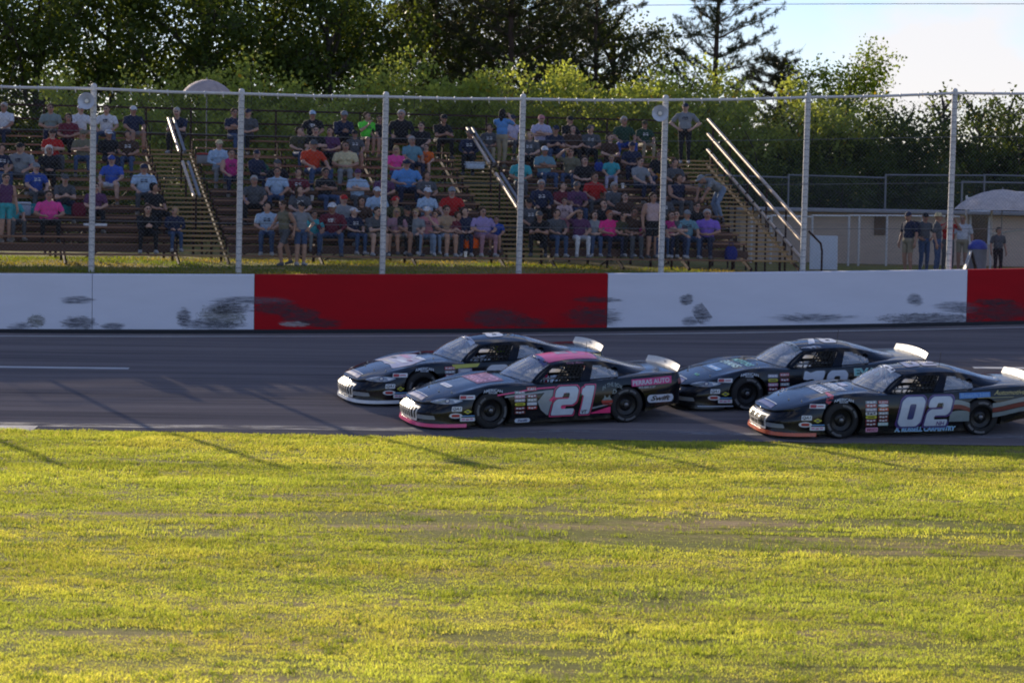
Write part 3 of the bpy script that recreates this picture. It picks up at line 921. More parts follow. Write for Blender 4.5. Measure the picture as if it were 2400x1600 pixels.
for k, (px, Y, sd, s_, lb) in enumerate([(1085, 110, 15, 1.12, 'open crowned broadleaf tree filling the gap left of the broad middle pine'), (1265, 111, 16, 1.14, 'open crowned broadleaf tree filling the gap right of the broad middle pine'), (1420, 112, 17, 1.02, 'lower open crowned broadleaf tree behind the narrow pine')]):
    plant('broadleaf_tree', broadleaf(sd, 11.2, 3.9, 13000, .16, (.035, .052, .014), (.10, .12, .026), .12, .01, .55), foot(px, Y), lb, 'tree', 'tall trees behind the left stand', k * 1.4, s_, (m_bark, m_leaf))
# small bright maple-like tree and thin saplings on the right
plant('broadleaf_tree', broadleaf(31, 7.6, 2.7, 15000, .12, (.09, .15, .015), (.22, .29, .03), .12, .02, .3), foot(1985, 93), 'small bright green tree by the sky at right', 'tree', None, .3, 1.0, (m_bark, m_leaf))
sp = [broadleaf(41, 6.5, 1.3, 900, .12, (.05, .08, .012), (.11, .15, .02), .3, .03, .9), broadleaf(42, 6.2, 1.2, 700, .12, (.05, .08, .012), (.11, .15, .02), .35, .03, .9)]
for k, (px, py, i, lb) in enumerate([(2110, 198, 0, 'thin sparse sapling just right of the small bright green tree'), (2205, 138, 1, 'thin sparse sapling, tallest one under the white cloud'),
        (2300, 165, 0, 'thin sparse sapling under the right part of the cloud'), (2368, 150, 1, 'thin sapling at the right edge of the picture')]):
    Y = 92 + k
    plant('sapling', sp[i], foot(px, Y), lb, 'tree', 'saplings against the sky', k * 1.7, (z_at(px, py, Y) - 2.05) / (6.4 if i == 0 else 6.1), (m_bark, m_leaf))
# backlit shrubs behind the stand
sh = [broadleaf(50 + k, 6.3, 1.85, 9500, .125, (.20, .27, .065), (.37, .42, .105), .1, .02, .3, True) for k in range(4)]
words = ['first', 'second', 'third', 'fourth', 'fifth', 'sixth', 'seventh', 'eighth', 'ninth', 'tenth', 'eleventh', 'twelfth', 'thirteenth', 'fourteenth', 'fifteenth', 'sixteenth', 'seventeenth', 'eighteenth', 'nineteenth', 'twentieth']
row = [(335, 140), (490, 150), (590, 136), (690, 205), (760, 172), (850, 150), (950, 128), (1040, 150), (1130, 138), (1225, 132), (1310, 165), (1385, 140), (1470, 150), (1560, 158), (1650, 150), (1740, 165), (1830, 185), (1910, 205)]
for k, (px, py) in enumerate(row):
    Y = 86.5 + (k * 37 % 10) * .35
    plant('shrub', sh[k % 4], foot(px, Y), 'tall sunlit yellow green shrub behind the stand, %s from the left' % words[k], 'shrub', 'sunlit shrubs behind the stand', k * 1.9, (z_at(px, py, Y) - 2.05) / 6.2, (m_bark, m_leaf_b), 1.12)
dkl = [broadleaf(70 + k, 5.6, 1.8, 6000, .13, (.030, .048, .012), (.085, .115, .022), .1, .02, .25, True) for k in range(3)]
# second, lower rank seen between the planks: leaves darkened to read as shade
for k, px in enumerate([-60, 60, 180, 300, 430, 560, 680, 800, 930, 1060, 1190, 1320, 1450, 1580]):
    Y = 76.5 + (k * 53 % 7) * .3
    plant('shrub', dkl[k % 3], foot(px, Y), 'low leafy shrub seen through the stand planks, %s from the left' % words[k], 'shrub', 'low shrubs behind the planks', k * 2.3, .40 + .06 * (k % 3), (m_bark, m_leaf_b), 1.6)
# hedge to the right: its shade is put into darker leaf colours
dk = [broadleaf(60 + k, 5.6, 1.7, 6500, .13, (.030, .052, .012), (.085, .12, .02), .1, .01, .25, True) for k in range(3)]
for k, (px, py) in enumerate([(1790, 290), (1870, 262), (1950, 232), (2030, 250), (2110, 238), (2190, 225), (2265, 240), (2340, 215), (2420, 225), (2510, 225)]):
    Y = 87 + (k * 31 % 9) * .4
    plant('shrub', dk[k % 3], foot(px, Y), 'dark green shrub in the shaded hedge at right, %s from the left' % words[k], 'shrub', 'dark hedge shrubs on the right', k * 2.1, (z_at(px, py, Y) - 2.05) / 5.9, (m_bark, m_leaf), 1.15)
for k, px in enumerate([1830, 1925, 2020, 2120, 2215, 2310, 2400]):
    plant('shrub', dk[(k + 1) % 3], foot(px, 84.5), 'dark low shrub at the foot of the shaded hedge, %s from the left' % words[k], 'shrub', 'low hedge shrubs on the right', k * 1.3, .62, (m_bark, m_leaf), 1.5)
# overhead wire
pw = empty('power_line', at(1500, 20, 125)); PO = Vector(pw.location)
tag(pw, 'thin overhead wire crossing the sky at upper right', 'wire')
MB().tube([at(1300 + 220 * k, 13 - 2.2 * k * .5 + .35 * (k - 2.5) ** 2, 125) - PO for k in range(8)], .016, 5).obj('wire', mat('wire_black', (.02, .02, .02), .7), pw)
# ================================================================== stock cars (x forward, y to the driver's left, z up)
from mathutils.geometry import tessellate_polygon
def crom(P, n):
    """Catmull-Rom through the rows of P, n samples"""
    P = np.asarray(P, float); m = len(P)
    Q = np.vstack([2 * P[0] - P[1], P, 2 * P[-1] - P[-2]])
    t = np.linspace(0, m - 1, n); i = np.minimum(t.astype(int), m - 2); f = (t - i)[:, None]
    p0, p1, p2, p3 = Q[i], Q[i + 1], Q[i + 2], Q[i + 3]
    return .5 * (2 * p1 + (p2 - p0) * f + (2 * p0 - 5 * p1 + 4 * p2 - p3) * f ** 2 + (3 * p1 - p0 - 3 * p2 + p3) * f ** 3)
S_K = [(2.43, 0, .475), (2.42, .28, .478), (2.34, .56, .495), (2.14, .765, .545), (1.83, .875, .635), (1.33, .935, .735), (.80, .945, .775), (.20, .935, .788), (-.40, .93, .798),
       (-1.0, .925, .825), (-1.5, .915, .855), (-2.0, .89, .88), (-2.36, .83, .895), (-2.47, .70, .90), (-2.51, .40, .905), (-2.52, 0, .91)]
B_K = [(2.50, 0, .10), (2.49, .34, .10), (2.41, .66, .10), (2.22, .855, .10), (1.92, .945, .10), (1.36, .985, .10), (.82, .99, .10), (.20, .985, .10), (-.40, .98, .10),
       (-1.0, .98, .11), (-1.5, .975, .16), (-2.0, .95, .27), (-2.38, .87, .32), (-2.49, .72, .33), (-2.53, .42, .335), (-2.54, 0, .335)]
def nx(x): return 1.33 + (x - 1.33) * 1.12 if x > 1.33 else x
S_K = [(nx(a), b_, c_) for a, b_, c_ in S_K]; B_K = [(nx(a), b_, c_) for a, b_, c_ in B_K]
NTT = 150
S_, B_ = crom(S_K, NTT), crom(B_K, NTT)
S_[0, 1] = S_[-1, 1] = B_[0, 1] = B_[-1, 1] = 0
CZ_X = [nx(a) for a in (-2.55, -2.2, -1.8, -1.4, -1.0, 0, .4, .62, .80, 1.33, 1.8, 2.15, 2.3, 2.43)]
CZ_Z = [.915, .93, .93, .88, .83, .80, .82, .845, .85, .80, .705, .60, .55, .475]
FS = np.array([0, .04, .12, .22, .34, .47, .60, .72, .84, .93, 1.0])
WS = np.array([0, .03, .07, .12, .18, .25, .33, .42, .53, .66, .82, 1.0])
def car_shell():
    tan = np.gradient(B_[:, :2], axis=0); tan /= np.linalg.norm(tan, axis=1)[:, None] + 1e-9
    out = np.stack([-tan[:, 1], tan[:, 0]], 1)
    if out[NTT // 2, 1] < 0: out = -out
    nose = np.clip((B_[:, 0] - 2.0) / .48, 0, 1); tail = np.clip((-2.2 - B_[:, 0]) / .25, 0, 1)
    rows = []
    for i in range(NTT):
        r = []
        for w in WS[::-1]:                                # centre line out to the shoulder
            x, y = S_[i, 0], S_[i, 1] * (1 - w)
            zc = np.interp(x, CZ_X, CZ_Z)
            k = 1 - (1 - w) ** 2.6
            z = S_[i, 2] + (zc - S_[i, 2]) * k
            fb = math.exp(-((w - .12) / .09) ** 2)
            hump = .040 * math.exp(-((x - 1.25) / .55) ** 2) + .018 * math.exp(-((x + 1.45) / .6) ** 2)
            z += hump * fb
            # a low rib each side of the hood
            z += .012 * math.exp(-((y - .36) / .05) ** 2) * np.clip((x - .9) / .3, 0, 1) * np.clip((2.1 - x) / .4, 0, 1)
            r.append((x, y, z))
        for f in FS[1:]:
            p = S_[i] * (1 - f) + B_[i] * f
            side = .030 * math.sin(math.pi * min(1, f * 1.15)) ** .8 if f < .87 else 0
            nb = -.035 * math.exp(-((f - .15) / .07) ** 2) + .055 * math.exp(-((f - .45) / .22) ** 2)
            tb = .05 * math.exp(-((f - .35) / .25) ** 2)
            bulge = side * (1 - nose[i]) * (1 - tail[i]) + nb * nose[i] + tb * tail[i]
            r.append((p[0] + out[i, 0] * bulge, max(0.0, p[1] + out[i, 1] * bulge) if S_[i, 1] > .001 else 0.0, p[2]))
        b0 = r[-1]
        for k in (.66, .33, 0.0): r.append((b0[0], b0[1] * k, b0[2] + .01))
        rows.append(r)
    m = len(rows[0]); vs = [p for r in rows for p in r]
    fs = [(i * m + j, (i + 1) * m + j, (i + 1) * m + j + 1, i * m + j + 1) for i in range(NTT - 1) for j in range(m - 1)]
    bm = bmesh.new()
    for s in (1, -1):
        bv = [bm.verts.new((x, y * s, z)) for (x, y, z) in vs]
        for f in fs:
            try: bm.faces.new([bv[k] for k in (f if s > 0 else f[::-1])])
            except ValueError: pass
    bmesh.ops.remove_doubles(bm, verts=bm.verts, dist=.0012)
    bmesh.ops.dissolve_degenerate(bm, edges=bm.edges, dist=.0008)
    bmesh.ops.holes_fill(bm, edges=[e for e in bm.edges if e.is_boundary], sides=0)
    bmesh.ops.recalc_face_normals(bm, faces=bm.faces)
    me = bpy.data.meshes.new('body'); bm.to_mesh(me); bm.free()
    return me
AX_F, AX_R, W_R, W_Y = 1.33, -1.34, .335, .83
def bake(o):
    dg = bpy.context.evaluated_depsgraph_get()
    return bpy.data.meshes.new_from_object(o.evaluated_get(dg))
shell_me = car_shell()
_o = bpy.data.objects.new('tmp', shell_me); COL.objects.link(_o)
cut_objs = []
for ax, rr in ((AX_F, .385), (AX_R, .378)):
    for s in (1, -1):
        c = MB().lathe([(0, -.26), (rr, -.26), (rr, .26), (0, .26)], 48, Matrix.Translation((ax, s * .88, W_R + .005)) @ Matrix.Rotation(math.pi / 2, 4, 'X'))
        bm = bmesh.new(); cm = c.mesh('cut'); bm.from_mesh(cm); bmesh.ops.remove_doubles(bm, verts=bm.verts, dist=1e-5); bmesh.ops.recalc_face_normals(bm, faces=bm.faces); bm.to_mesh(cm); bm.free()
        co = bpy.data.objects.new('cut', cm); COL.objects.link(co); cut_objs.append(co)
        md = _o.modifiers.new('b', 'BOOLEAN'); md.operation = 'DIFFERENCE'; md.object = co; md.solver = 'EXACT'
body_me = bake(_o)
shade(body_me, 28)
for c in cut_objs: bpy.data.objects.remove(c)
bpy.data.objects.remove(_o)
# ---- greenhouse: roof edge R(u), belt L(u)
R_K = [(.03, .575, 1.085), (-.25, .60, 1.125), (-.60, .595, 1.135), (-.95, .565, 1.115), (-1.30, .525, 1.045), (-1.65, .50, .955), (-1.92, .49, .915)]
L_K = [(.48, .80, .782), (.10, .815, .785), (-.35, .82, .795), (-.85, .82, .82), (-1.30, .80, .85), (-1.70, .70, .885), (-1.93, .50, .912)]
def RL(u):
    k = u * 6; i = min(int(k), 5); f = k - i
    def cr(K):
        P = np.array(K, float); Q = np.vstack([2 * P[0] - P[1], P, 2 * P[-1] - P[-2]])
        p0, p1, p2, p3 = Q[i:i + 4]
        return .5 * (2 * p1 + (p2 - p0) * f + (2 * p0 - 5 * p1 + 4 * p2 - p3) * f ** 2 + (3 * p1 - p0 - 3 * p2 + p3) * f ** 3)
    return cr(R_K), cr(L_K)
def side_pt(u, v):                      # v 0 belt, 1 roof edge; a little bowed outward
    r, l = RL(u); p = l * (1 - v) + r * v
    p[1] += .022 * math.sin(math.pi * v) * (1 - u * .6)
    p[2] += .0
    return p
def roof_pt(u, s):                      # s -1..1 across
    r, _ = RL(u); p = r.copy(); p[1] = r[1] * s
    k = 1 - s * s
    p[2] += k * (.085 - .05 * max(0, (u - .45) / .55))
    p[0] += k * (.16 * max(0, 1 - u / .12) - .05 * max(0, (u - .45)))
    return p
U_ROOF = .50
def ws_pt(v, s):                        # windshield: v 0 base, 1 roof
    top = roof_pt(0, s); b = np.array([.48 + .30 * (1 - abs(s) ** 2.2), .80 * s, .782 + .068 * (1 - s * s)])
    p = b * (1 - v) + top * v
    p[2] += .020 * math.sin(math.pi * v); p[0] += .02 * math.sin(math.pi * v)
    return p
def grid_mesh(name, fn, us, vs_, thick=.012, keep=None, inward=True):
    V = [fn(a, b) for a in us for b in vs_]; n = len(vs_)
    Fs = [(i * n + j, (i + 1) * n + j, (i + 1) * n + j + 1, i * n + j + 1) for i in range(len(us) - 1) for j in range(n - 1)
          if keep is None or keep((us[i] + us[i + 1]) / 2, (vs_[j] + vs_[j + 1]) / 2)]
    me = bpy.data.meshes.new(name); me.from_pydata([tuple(p) for p in V], [], Fs)
    bm = bmesh.new(); bm.from_mesh(me)
    bmesh.ops.delete(bm, geom=[v for v in bm.verts if not v.link_faces], context='VERTS')
    bmesh.ops.recalc_face_normals(bm, faces=bm.faces)
    c = sum((f.calc_center_median() for f in bm.faces), Vector()) / len(bm.faces)
    s = sum((f.normal.dot(f.calc_center_median() - Vector((-.4, 0, .7))) for f in bm.faces))
    if s < 0: bmesh.ops.reverse_faces(bm, faces=bm.faces)
    if thick:
        r = bmesh.ops.solidify(bm, geom=list(bm.faces), thickness=thick)
    bm.to_mesh(me); bm.free(); shade(me, 35)
    return me
def lin(a, b, n): return [a + (b - a) * k / n for k in range(n + 1)]
us_side = sorted(set([round(x, 4) for x in lin(0, .045, 2) + lin(.045, .365, 10) + lin(.365, .43, 3) + lin(.43, .64, 10) + lin(.64, 1, 10)]))
vs_side = sorted(set([round(x, 4) for x in lin(0, .06, 2) + lin(.06, .80, 8) + lin(.80, .86, 1) + lin(.86, 1, 3)]))
def side_keep(u, v):
    if .045 < u < .365 and v < .86: return False
    if .43 < u < .64 and .06 < v < .80:
        # rounded rear end of the quarter window
        return (u - .43) / .21 > 1.0 - .75 * max(0, (v - .30) / .5) ** 1.6 * .9
    return True
GH = {}
GH['roof'] = grid_mesh('roof', roof_pt, lin(0, U_ROOF, 18), lin(-1, 1, 16), .014)
GH['rear_glass'] = grid_mesh('rear_window', roof_pt, lin(U_ROOF + .02, .985, 14), lin(-.93, .93, 14), .008)
GH['rear_frame'] = grid_mesh('rear_window_frame', lambda u, s: roof_pt(u, s) + np.array([0, 0, .002]), lin(U_ROOF, 1, 24), sorted(lin(-1, -.9, 2) + lin(-.9, .9, 8)[1:-1] + lin(.9, 1, 2)), .016, lambda u, s: abs(s) > .9 or u < U_ROOF + .025 or u > .97)
GH['windshield'] = grid_mesh('windshield', ws_pt, lin(.015, .985, 10), lin(-.975, .975, 18), .008)
GH['ws_frame'] = grid_mesh('windshield_frame', lambda v, s: ws_pt(v, s) + np.array([.002, 0, .003]), sorted(lin(0, .035, 1) + lin(.035, .965, 8)[1:-1] + lin(.965, 1, 1)), sorted(lin(-1, -.955, 1) + lin(-.955, .955, 14)[1:-1] + lin(.955, 1, 1)), .016, lambda v, s: abs(s) > .955 or v < .035 or v > .965)
def mirror_mesh(me, name):
    c = me.copy(); c.name = name
    co = np.zeros(len(c.vertices) * 3, np.float32); c.vertices.foreach_get('co', co); co[1::3] *= -1; c.vertices.foreach_set('co', co)
    c.flip_normals(); return c
GH['side_l'] = grid_mesh('side_frame', side_pt, us_side, vs_side, .018, side_keep)
GH['side_r'] = mirror_mesh(GH['side_l'], 'side_frame')
GH['qw_l'] = grid_mesh('quarter_window', lambda u, v: side_pt(u, v) - np.array([0, .008, 0]), lin(.425, .645, 6), lin(.05, .81, 5), .004)
GH['qw_r'] = mirror_mesh(GH['qw_l'], 'quarter_window')
# ---- wheel, shared
def wheel_meshes():
    R, Wd = W_R, .255
    h = Wd / 2
    ty = MB().lathe([(.205, -h + .02), (.225, -h), (.28, -h - .004), (.315, -h + .012), (R - .004, -h + .035), (R, -h + .06), (R, h - .06), (R - .004, h - .035), (.315, h - .012), (.28, h + .004), (.225, h), (.205, h - .02)], 44).mesh('tyre', 40)
    rm = MB().lathe([(.208, h - .01), (.200, h - .03), (.190, h - .055), (.12, h - .075), (.095, h - .055), (.085, h - .05), (0, h - .05)], 36)
    rm.lathe([(.208, h - .012), (.214, h - .004), (.214, h + .006), (.206, h + .004), (.200, h - .03)], 36)
    for k in range(5):
        a = k * 2 * math.pi / 5
        rm.lathe([(.013, 0), (.013, .022), (0, .024)], 6, Matrix.Translation((.063 * math.cos(a), .063 * math.sin(a), h - .052)))
    rm = rm.mesh('rim', 40)
    hub = MB().lathe([(.04, h - .05), (.04, h - .02), (.028, h - .012), (0, h - .010)], 16).mesh('hub', 40)
    # raised lettering, two arcs of small blocks round the sidewall
    lt = MB()
    for c0 in (.15, math.pi + .15):
        for k in range(11):
            a = c0 + k * .125
            if k in (4,): continue
            for (da, r0, r1) in ((0, .252, .292), (.030, .252, .292)):
                M = Matrix.Rotation(a + da, 4, 'Z')
                lt.add([M @ Vector((r0, -.010, h + .0065)), M @ Vector((r1, -.010, h + .0045)), M @ Vector((r1, .010, h + .0045)), M @ Vector((r0, .010, h + .0065))], [(0, 1, 2, 3)])
            M = Matrix.Rotation(a + .015, 4, 'Z'); rr = .252 + .014 * (k % 3)
            lt.add([M @ Vector((rr, -.018, h + .0068)), M @ Vector((rr + .010, -.018, h + .0065)), M @ Vector((rr + .010, .018, h + .0065)), M @ Vector((rr, .018, h + .0068))], [(0, 1, 2, 3)])
    lt = lt.mesh('tyre_lettering')
    return ty, rm, hub, lt
TY, RM, HB, LT = wheel_meshes()
m_paint = mat('gloss_black_paint', (.006, .007, .010), .12, .0, .25, 2.5, coat=.0, spec=.38)
# road dust on the lower flanks
nt = m_paint.node_tree; b = nt.nodes['Principled BSDF']
_tc = nt.nodes.new('ShaderNodeTexCoord'); _sx = nt.nodes.new('ShaderNodeSeparateXYZ'); nt.links.new(_tc.outputs['Object'], _sx.inputs[0])
_lo = math_node(nt, 'SUBTRACT', 1.0, math_node(nt, 'MULTIPLY', _sx.outputs['Z'], 2.2), True)
_dn = noise(nt, 5, 7, .7, (.6, 1, 1.6)); _dr = ramp(nt, [(.40, (0, 0, 0)), (.72, (1, 1, 1))]); nt.links.new(_dn.outputs['Fac'], _dr.inputs['Fac'])
_df = math_node(nt, 'MULTIPLY', math_node(nt, 'MULTIPLY', _lo, _dr.outputs['Color']), .55)
_src = b.inputs['Base Color'].links[0].from_socket
nt.links.new(mixc(nt, _df, _src, (.075, .066, .058)), b.inputs['Base Color'])
_rs = b.inputs['Roughness'].links[0].from_socket
nt.links.new(math_node(nt, 'ADD', _rs, math_node(nt, 'MULTIPLY', _df, .6), True), b.inputs['Roughness'])
m_gl, nt, b = new_mat('race_windshield')
b.inputs['Base Color'].default_value = (.55, .6, .66, 1); b.inputs['Roughness'].default_value = .04
b.inputs['Alpha'].default_value = .36; b.inputs['Specular IOR Level'].default_value = 1.0; b.inputs['Coat Weight'].default_value = 1.0
_n = noise(nt, 3, 4); _r = ramp(nt, [(.3, (.03,) * 3), (.7, (.12,) * 3)]); nt.links.new(_n.outputs['Fac'], _r.inputs['Fac']); nt.links.new(_r.outputs['Color'], b.inputs['Roughness'])
m_tyre = mat('tyre_rubber', (.016, .016, .017), .75, 0, .2, 8, .1)
m_rim = mat('black_rim', (.014, .014, .015), .38, .3, .2, 8)
m_hub = mat('hub_metal', (.20, .20, .21), .4, .7, .2)
m_let = mat('tyre_letter_white', (.17, .17, .175), .8, 0, .35, 20)
m_cage = mat('cage_grey_tube', (.22, .22, .23), .4, .2, .15)
m_inner = mat('pale_interior_sheet', (.52, .52, .52), .45, .4, .12)
m_seat = mat('black_seat', (.02, .02, .022), .7)
m_net = mat('black_webbing', (.010, .010, .011), .85)
m_spoil = mat('bright_spoiler', (.78, .75, .68), .35, .1, .14, 9)
m_spoil.node_tree.nodes['Principled BSDF'].inputs['Alpha'].default_value = .80
m_grille = mat('pale_grille', (.74, .69, .60), .45, .1, .12, 8)
m_gdark = mat('grille_shadow', (.02, .018, .016), .8)
m_steel = mat('bare_bolt', (.6, .58, .55), .3, .8)
# ---- decals: flat outlines laid on the bodywork
def refine(V2, T, step=.05):
    bm = bmesh.new(); vv = [bm.verts.new((a, b_, 0)) for a, b_ in V2]
    for t in T:
        try: bm.faces.new([vv[i] for i in t])
        except ValueError: pass
    A = np.array(V2)
    for ax in (0, 1):
        lo, hi = A[:, ax].min(), A[:, ax].max(); k = math.ceil((hi - lo) / step)
        for i in range(1, k):
            co = [0, 0, 0]; no = [0, 0, 0]; co[ax] = lo + (hi - lo) * i / k; no[ax] = 1
            bmesh.ops.bisect_plane(bm, geom=bm.verts[:] + bm.edges[:] + bm.faces[:], plane_co=co, plane_no=no, dist=1e-5)
    bm.verts.index_update()
    V = [(v.co.x, v.co.y) for v in bm.verts]; Fc = [tuple(v.index for v in f.verts) for f in bm.faces]
    bm.free(); return V, Fc
def poly2(loops):
    T = tessellate_polygon([[Vector((a, b_, 0)) for a, b_ in l] for l in loops])
    return [p for l in loops for p in l], [tuple(t) for t in T]
def rrect(w, h, r=.25, n=5):
    r = min(w, h) * r; out = []
    for (cx, cy, a0) in ((w / 2 - r, h / 2 - r, 0), (-w / 2 + r, h / 2 - r, 90), (-w / 2 + r, -h / 2 + r, 180), (w / 2 - r, -h / 2 + r, 270)):
        for k in range(n + 1):
            a = math.radians(a0 + 90 * k / n); out.append((cx + r * math.cos(a), cy + r * math.sin(a)))
    return poly2([out])
def ellipse(w, h, n=24):
    return poly2([[(w / 2 * math.cos(2 * math.pi * k / n), h / 2 * math.sin(2 * math.pi * k / n)) for k in range(n)]])
_TX = {}
def text2(s, h, bold=.012, shear=0.0, width=None, arch=0.0):
    key = (s, bold, shear)
    if key not in _TX:
        cu = bpy.data.curves.new('t', 'FONT'); cu.body = s; cu.size = 1; cu.offset = bold; cu.shear = shear; cu.align_x = 'CENTER'; cu.resolution_u = 3
        o = bpy.data.objects.new('t', cu); COL.objects.link(o)
        me = bake(o); bpy.data.objects.remove(o)
        V = np.array([v.co[:2] for v in me.vertices]); T = [tuple(p.vertices) for p in me.polygons]
        V -= (V.max(0) + V.min(0)) / 2; V /= (V[:, 1].max() - V[:, 1].min())
        _TX[key] = (V, T); bpy.data.meshes.remove(me)
    V, T = _TX[key]; V = V * h
    if width: V = V * np.array([width / (V[:, 0].max() - V[:, 0].min()), 1])
    if arch: V = np.stack([V[:, 0], V[:, 1] - arch * (V[:, 0] / (abs(V[:, 0]).max())) ** 2], 1)
    return [tuple(p) for p in V], T
def rounded(pts, r=.06, n=3):
    out = []; m = len(pts)
    for i in range(m):
        p, a, b_ = Vector(pts[i]), Vector(pts[i - 1]), Vector(pts[(i + 1) % m])
        da, db = (a - p), (b_ - p); ra = min(r, da.length * .45); rb = min(r, db.length * .45)
        p0, p1 = p + da.normalized() * ra, p + db.normalized() * rb
        for k in range(n + 1):
            t = k / n; q = p0 * (1 - t) ** 2 + p * 2 * t * (1 - t) + p1 * t * t; out.append((q.x, q.y))
    return out
DIG = {
 '2': [[(0, 0), (.97, 0), (.97, .22), (.36, .22), (.36, .36), (.86, .36), (1, .47), (1, .88), (.86, 1), (.14, 1), (0, .88), (0, .63), (.36, .63), (.36, .78), (.64, .78), (.64, .57), (.14, .57), (0, .46)]],
 '1': [[(.26, 0), (.66, 0), (.66, 1), (.24, 1), (.24, .92), (.14, .92), (.14, .68), (.26, .68)]],
 '0': [[(.16, 0), (.84, 0), (1, .14), (1, .86), (.84, 1), (.16, 1), (0, .86), (0, .14)], [(.36, .24), (.36, .76), (.64, .76), (.64, .24)]],
 '7': [[(0, .70), (0, 1), (.12, 1), (.3, .93), (.55, 1.0), (1, 1), (1, .80), (.62, 0), (.20, 0), (.58, .68), (.44, .72), (.2, .68), (.13, .70)]],
 '8': [[(.16, 0), (.84, 0), (1, .12), (1, .43), (.90, .51), (1, .60), (1, .88), (.84, 1), (.16, 1), (0, .88), (0, .60), (.10, .51), (0, .43), (0, .12)], [(.36, .20), (.36, .40), (.64, .40), (.64, .20)], [(.36, .62), (.36, .80), (.64, .80), (.64, .62)]],
}
def digits(s, w, h, grow=0.0, gap=.10, shear=.22, solid=False):
    """list of (V,T); total width w"""
    n = len(s); adv = [(.62 if c == '1' else 1.0) for c in s]
    unit = w / (sum(adv) + gap * (n - 1)); x = -w / 2; V, T = [], []
    for c, a in zip(s, adv):
        loops = DIG[c] if not solid else DIG[c][:1]
        out = []
        for l in loops:
            pts = rounded(l, .07)
            if c == '1': pts = [(p - .14, q) for p, q in pts]
            pp = []
            for (p, q) in pts:
                u_, v_ = p * unit - unit * a / 2, (q - .5) * h
                if grow and l is loops[0]:
                    u_ += grow * (1 if u_ > 0 else -1); v_ += grow * (1 if v_ > 0 else -1)
                pp.append((x + unit * a / 2 + u_ + shear * v_, v_))
            out.append(pp)
        v, t = poly2(out); o = len(V); V += v; T += [tuple(i + o for i in f) for f in t]
        x += unit * (a + gap)
    return V, T
CAR_BVH = None
def car_bvh():
    bm = bmesh.new()
    for me in (shell_me, GH['roof'], GH['rear_glass'], GH['windshield'], GH['side_l'], GH['qw_l']): bm.from_mesh(me)
    t = BVHTree.FromBMesh(bm); bm.free(); return t
CAR_BVH = car_bvh()
def lay(VT, c, U, V, D, lift=.004, step=.05):
    """lay a flat outline on the car: centre c, plane axes U, V, cast along D"""
    V2, Fc = refine(*VT, step=step)
    c, U, V, D = Vector(c), Vector(U), Vector(V), Vector(D).normalized()
    pts, ok = [], []
    for a, b_ in V2:
        o = c + U * a + V * b_ - D * 2.0
        h, nrm, _, _ = CAR_BVH.ray_cast(o, D, 4.0)
        if h is None: pts.append(c + U * a + V * b_); ok.append(False)
        else:
            if nrm.dot(D) > 0: nrm = -nrm
            pts.append(h + nrm * lift * .4 - D * lift); ok.append(True)
    Fc = [f for f in Fc if all(ok[i] for i in f)]
    me = bpy.data.meshes.new('decal'); me.from_pydata([tuple(p) for p in pts], [], Fc)
    fix = sum((p.normal.dot(D) for p in me.polygons))
    if fix > 0: me.flip_normals()
    return me
LSIDE = dict(U=(-1, 0, 0), V=(0, 0, 1), D=(0, -1, 0))
CORN = dict(U=Vector((-.83, .56, 0)), V=(0, 0, 1), D=Vector((-.56, -.83, 0)))
TOP = dict(U=(0, 1, 0), V=(-1, 0, 0), D=(0, 0, -1))     # reads from the front of the car
FRONT = dict(U=(0, 1, 0), V=(0, 0, 1), D=(-1, 0, 0))
TOPR = dict(U=(-1, 0, 0), V=(0, -1, 0), D=(0, 0, -1))   # reads from the car's left
PAL = {'white': (.68, .70, .72), 'pink': (.80, .045, .19), 'rose': (.62, .30, .42), 'grey': (.26, .29, .31), 'red': (.42, .03, .03), 'darkred': (.16, .02, .02), 'yellow': (.52, .50, .05),
       'gold': (.45, .38, .12), 'blue': (.05, .20, .55), 'lblue': (.16, .36, .66), 'navy': (.03, .04, .16), 'black': (.006, .006, .007), 'green': (.04, .42, .20), 'teal': (.16, .50, .46), 'mint': (.42, .62, .58),
       'orange': (.62, .10, .03), 'lav': (.40, .38, .46), 'maroon': (.20, .02, .05), 'cream': (.60, .55, .42), 'skyblue': (.52, .58, .66), 'brown': (.10, .05, .03), 'purple': (.10, .04, .20), 'sage': (.20, .245, .25)}
def dm(c): return mat('vinyl_' + c, PAL[c], .35, 0, .10, 7, coat=.35)
class Livery:
    def __init__(s, root, body): s.root, s.body, s.k = root, body, 0
    def put(s, name, VT, c, col, fr=LSIDE, lift=.004, parent=None, label=None, step=.05):
        o = obj(name, lay(VT, c, fr['U'], fr['V'], fr['D'], lift, step), dm(col), parent or s.root)
        if label: o['label'] = label
        return o
    def sticker(s, c, w, h, col, shape='r', txt=None, tcol='white', fr=LSIDE, th=.6, bold=.02, shear=0, bars=None, tw=None):
        VT = ellipse(w, h) if shape == 'e' else rrect(w, h, .5 if shape == 'o' else .15) if shape in 'ro' else poly2([[(0, h / 2), (-w / 2, 0), (0, -h / 2), (w / 2, 0)]])
        o = s.put('sponsor_decal', VT, c, col, fr, .004)
        if txt: s.put('lettering', text2(txt, h * th, bold, shear, tw or w * .82), c, tcol, fr, .007, o)
        if bars:
            C = Vector(c); U, V = Vector(fr['U']), Vector(fr['V'])
            for k, (du, dv, bw, bh) in enumerate(bars):
                s.put('print', rrect(w * bw, h * bh, .3), C + U * (w * du) + V * (h * dv), tcol, fr, .0068, o)
        return o
SCR = [(-.28, .05, .22, .5), (.0, -.05, .22, .5), (.28, .08, .20, .45)]     # unreadable print: a few blocks
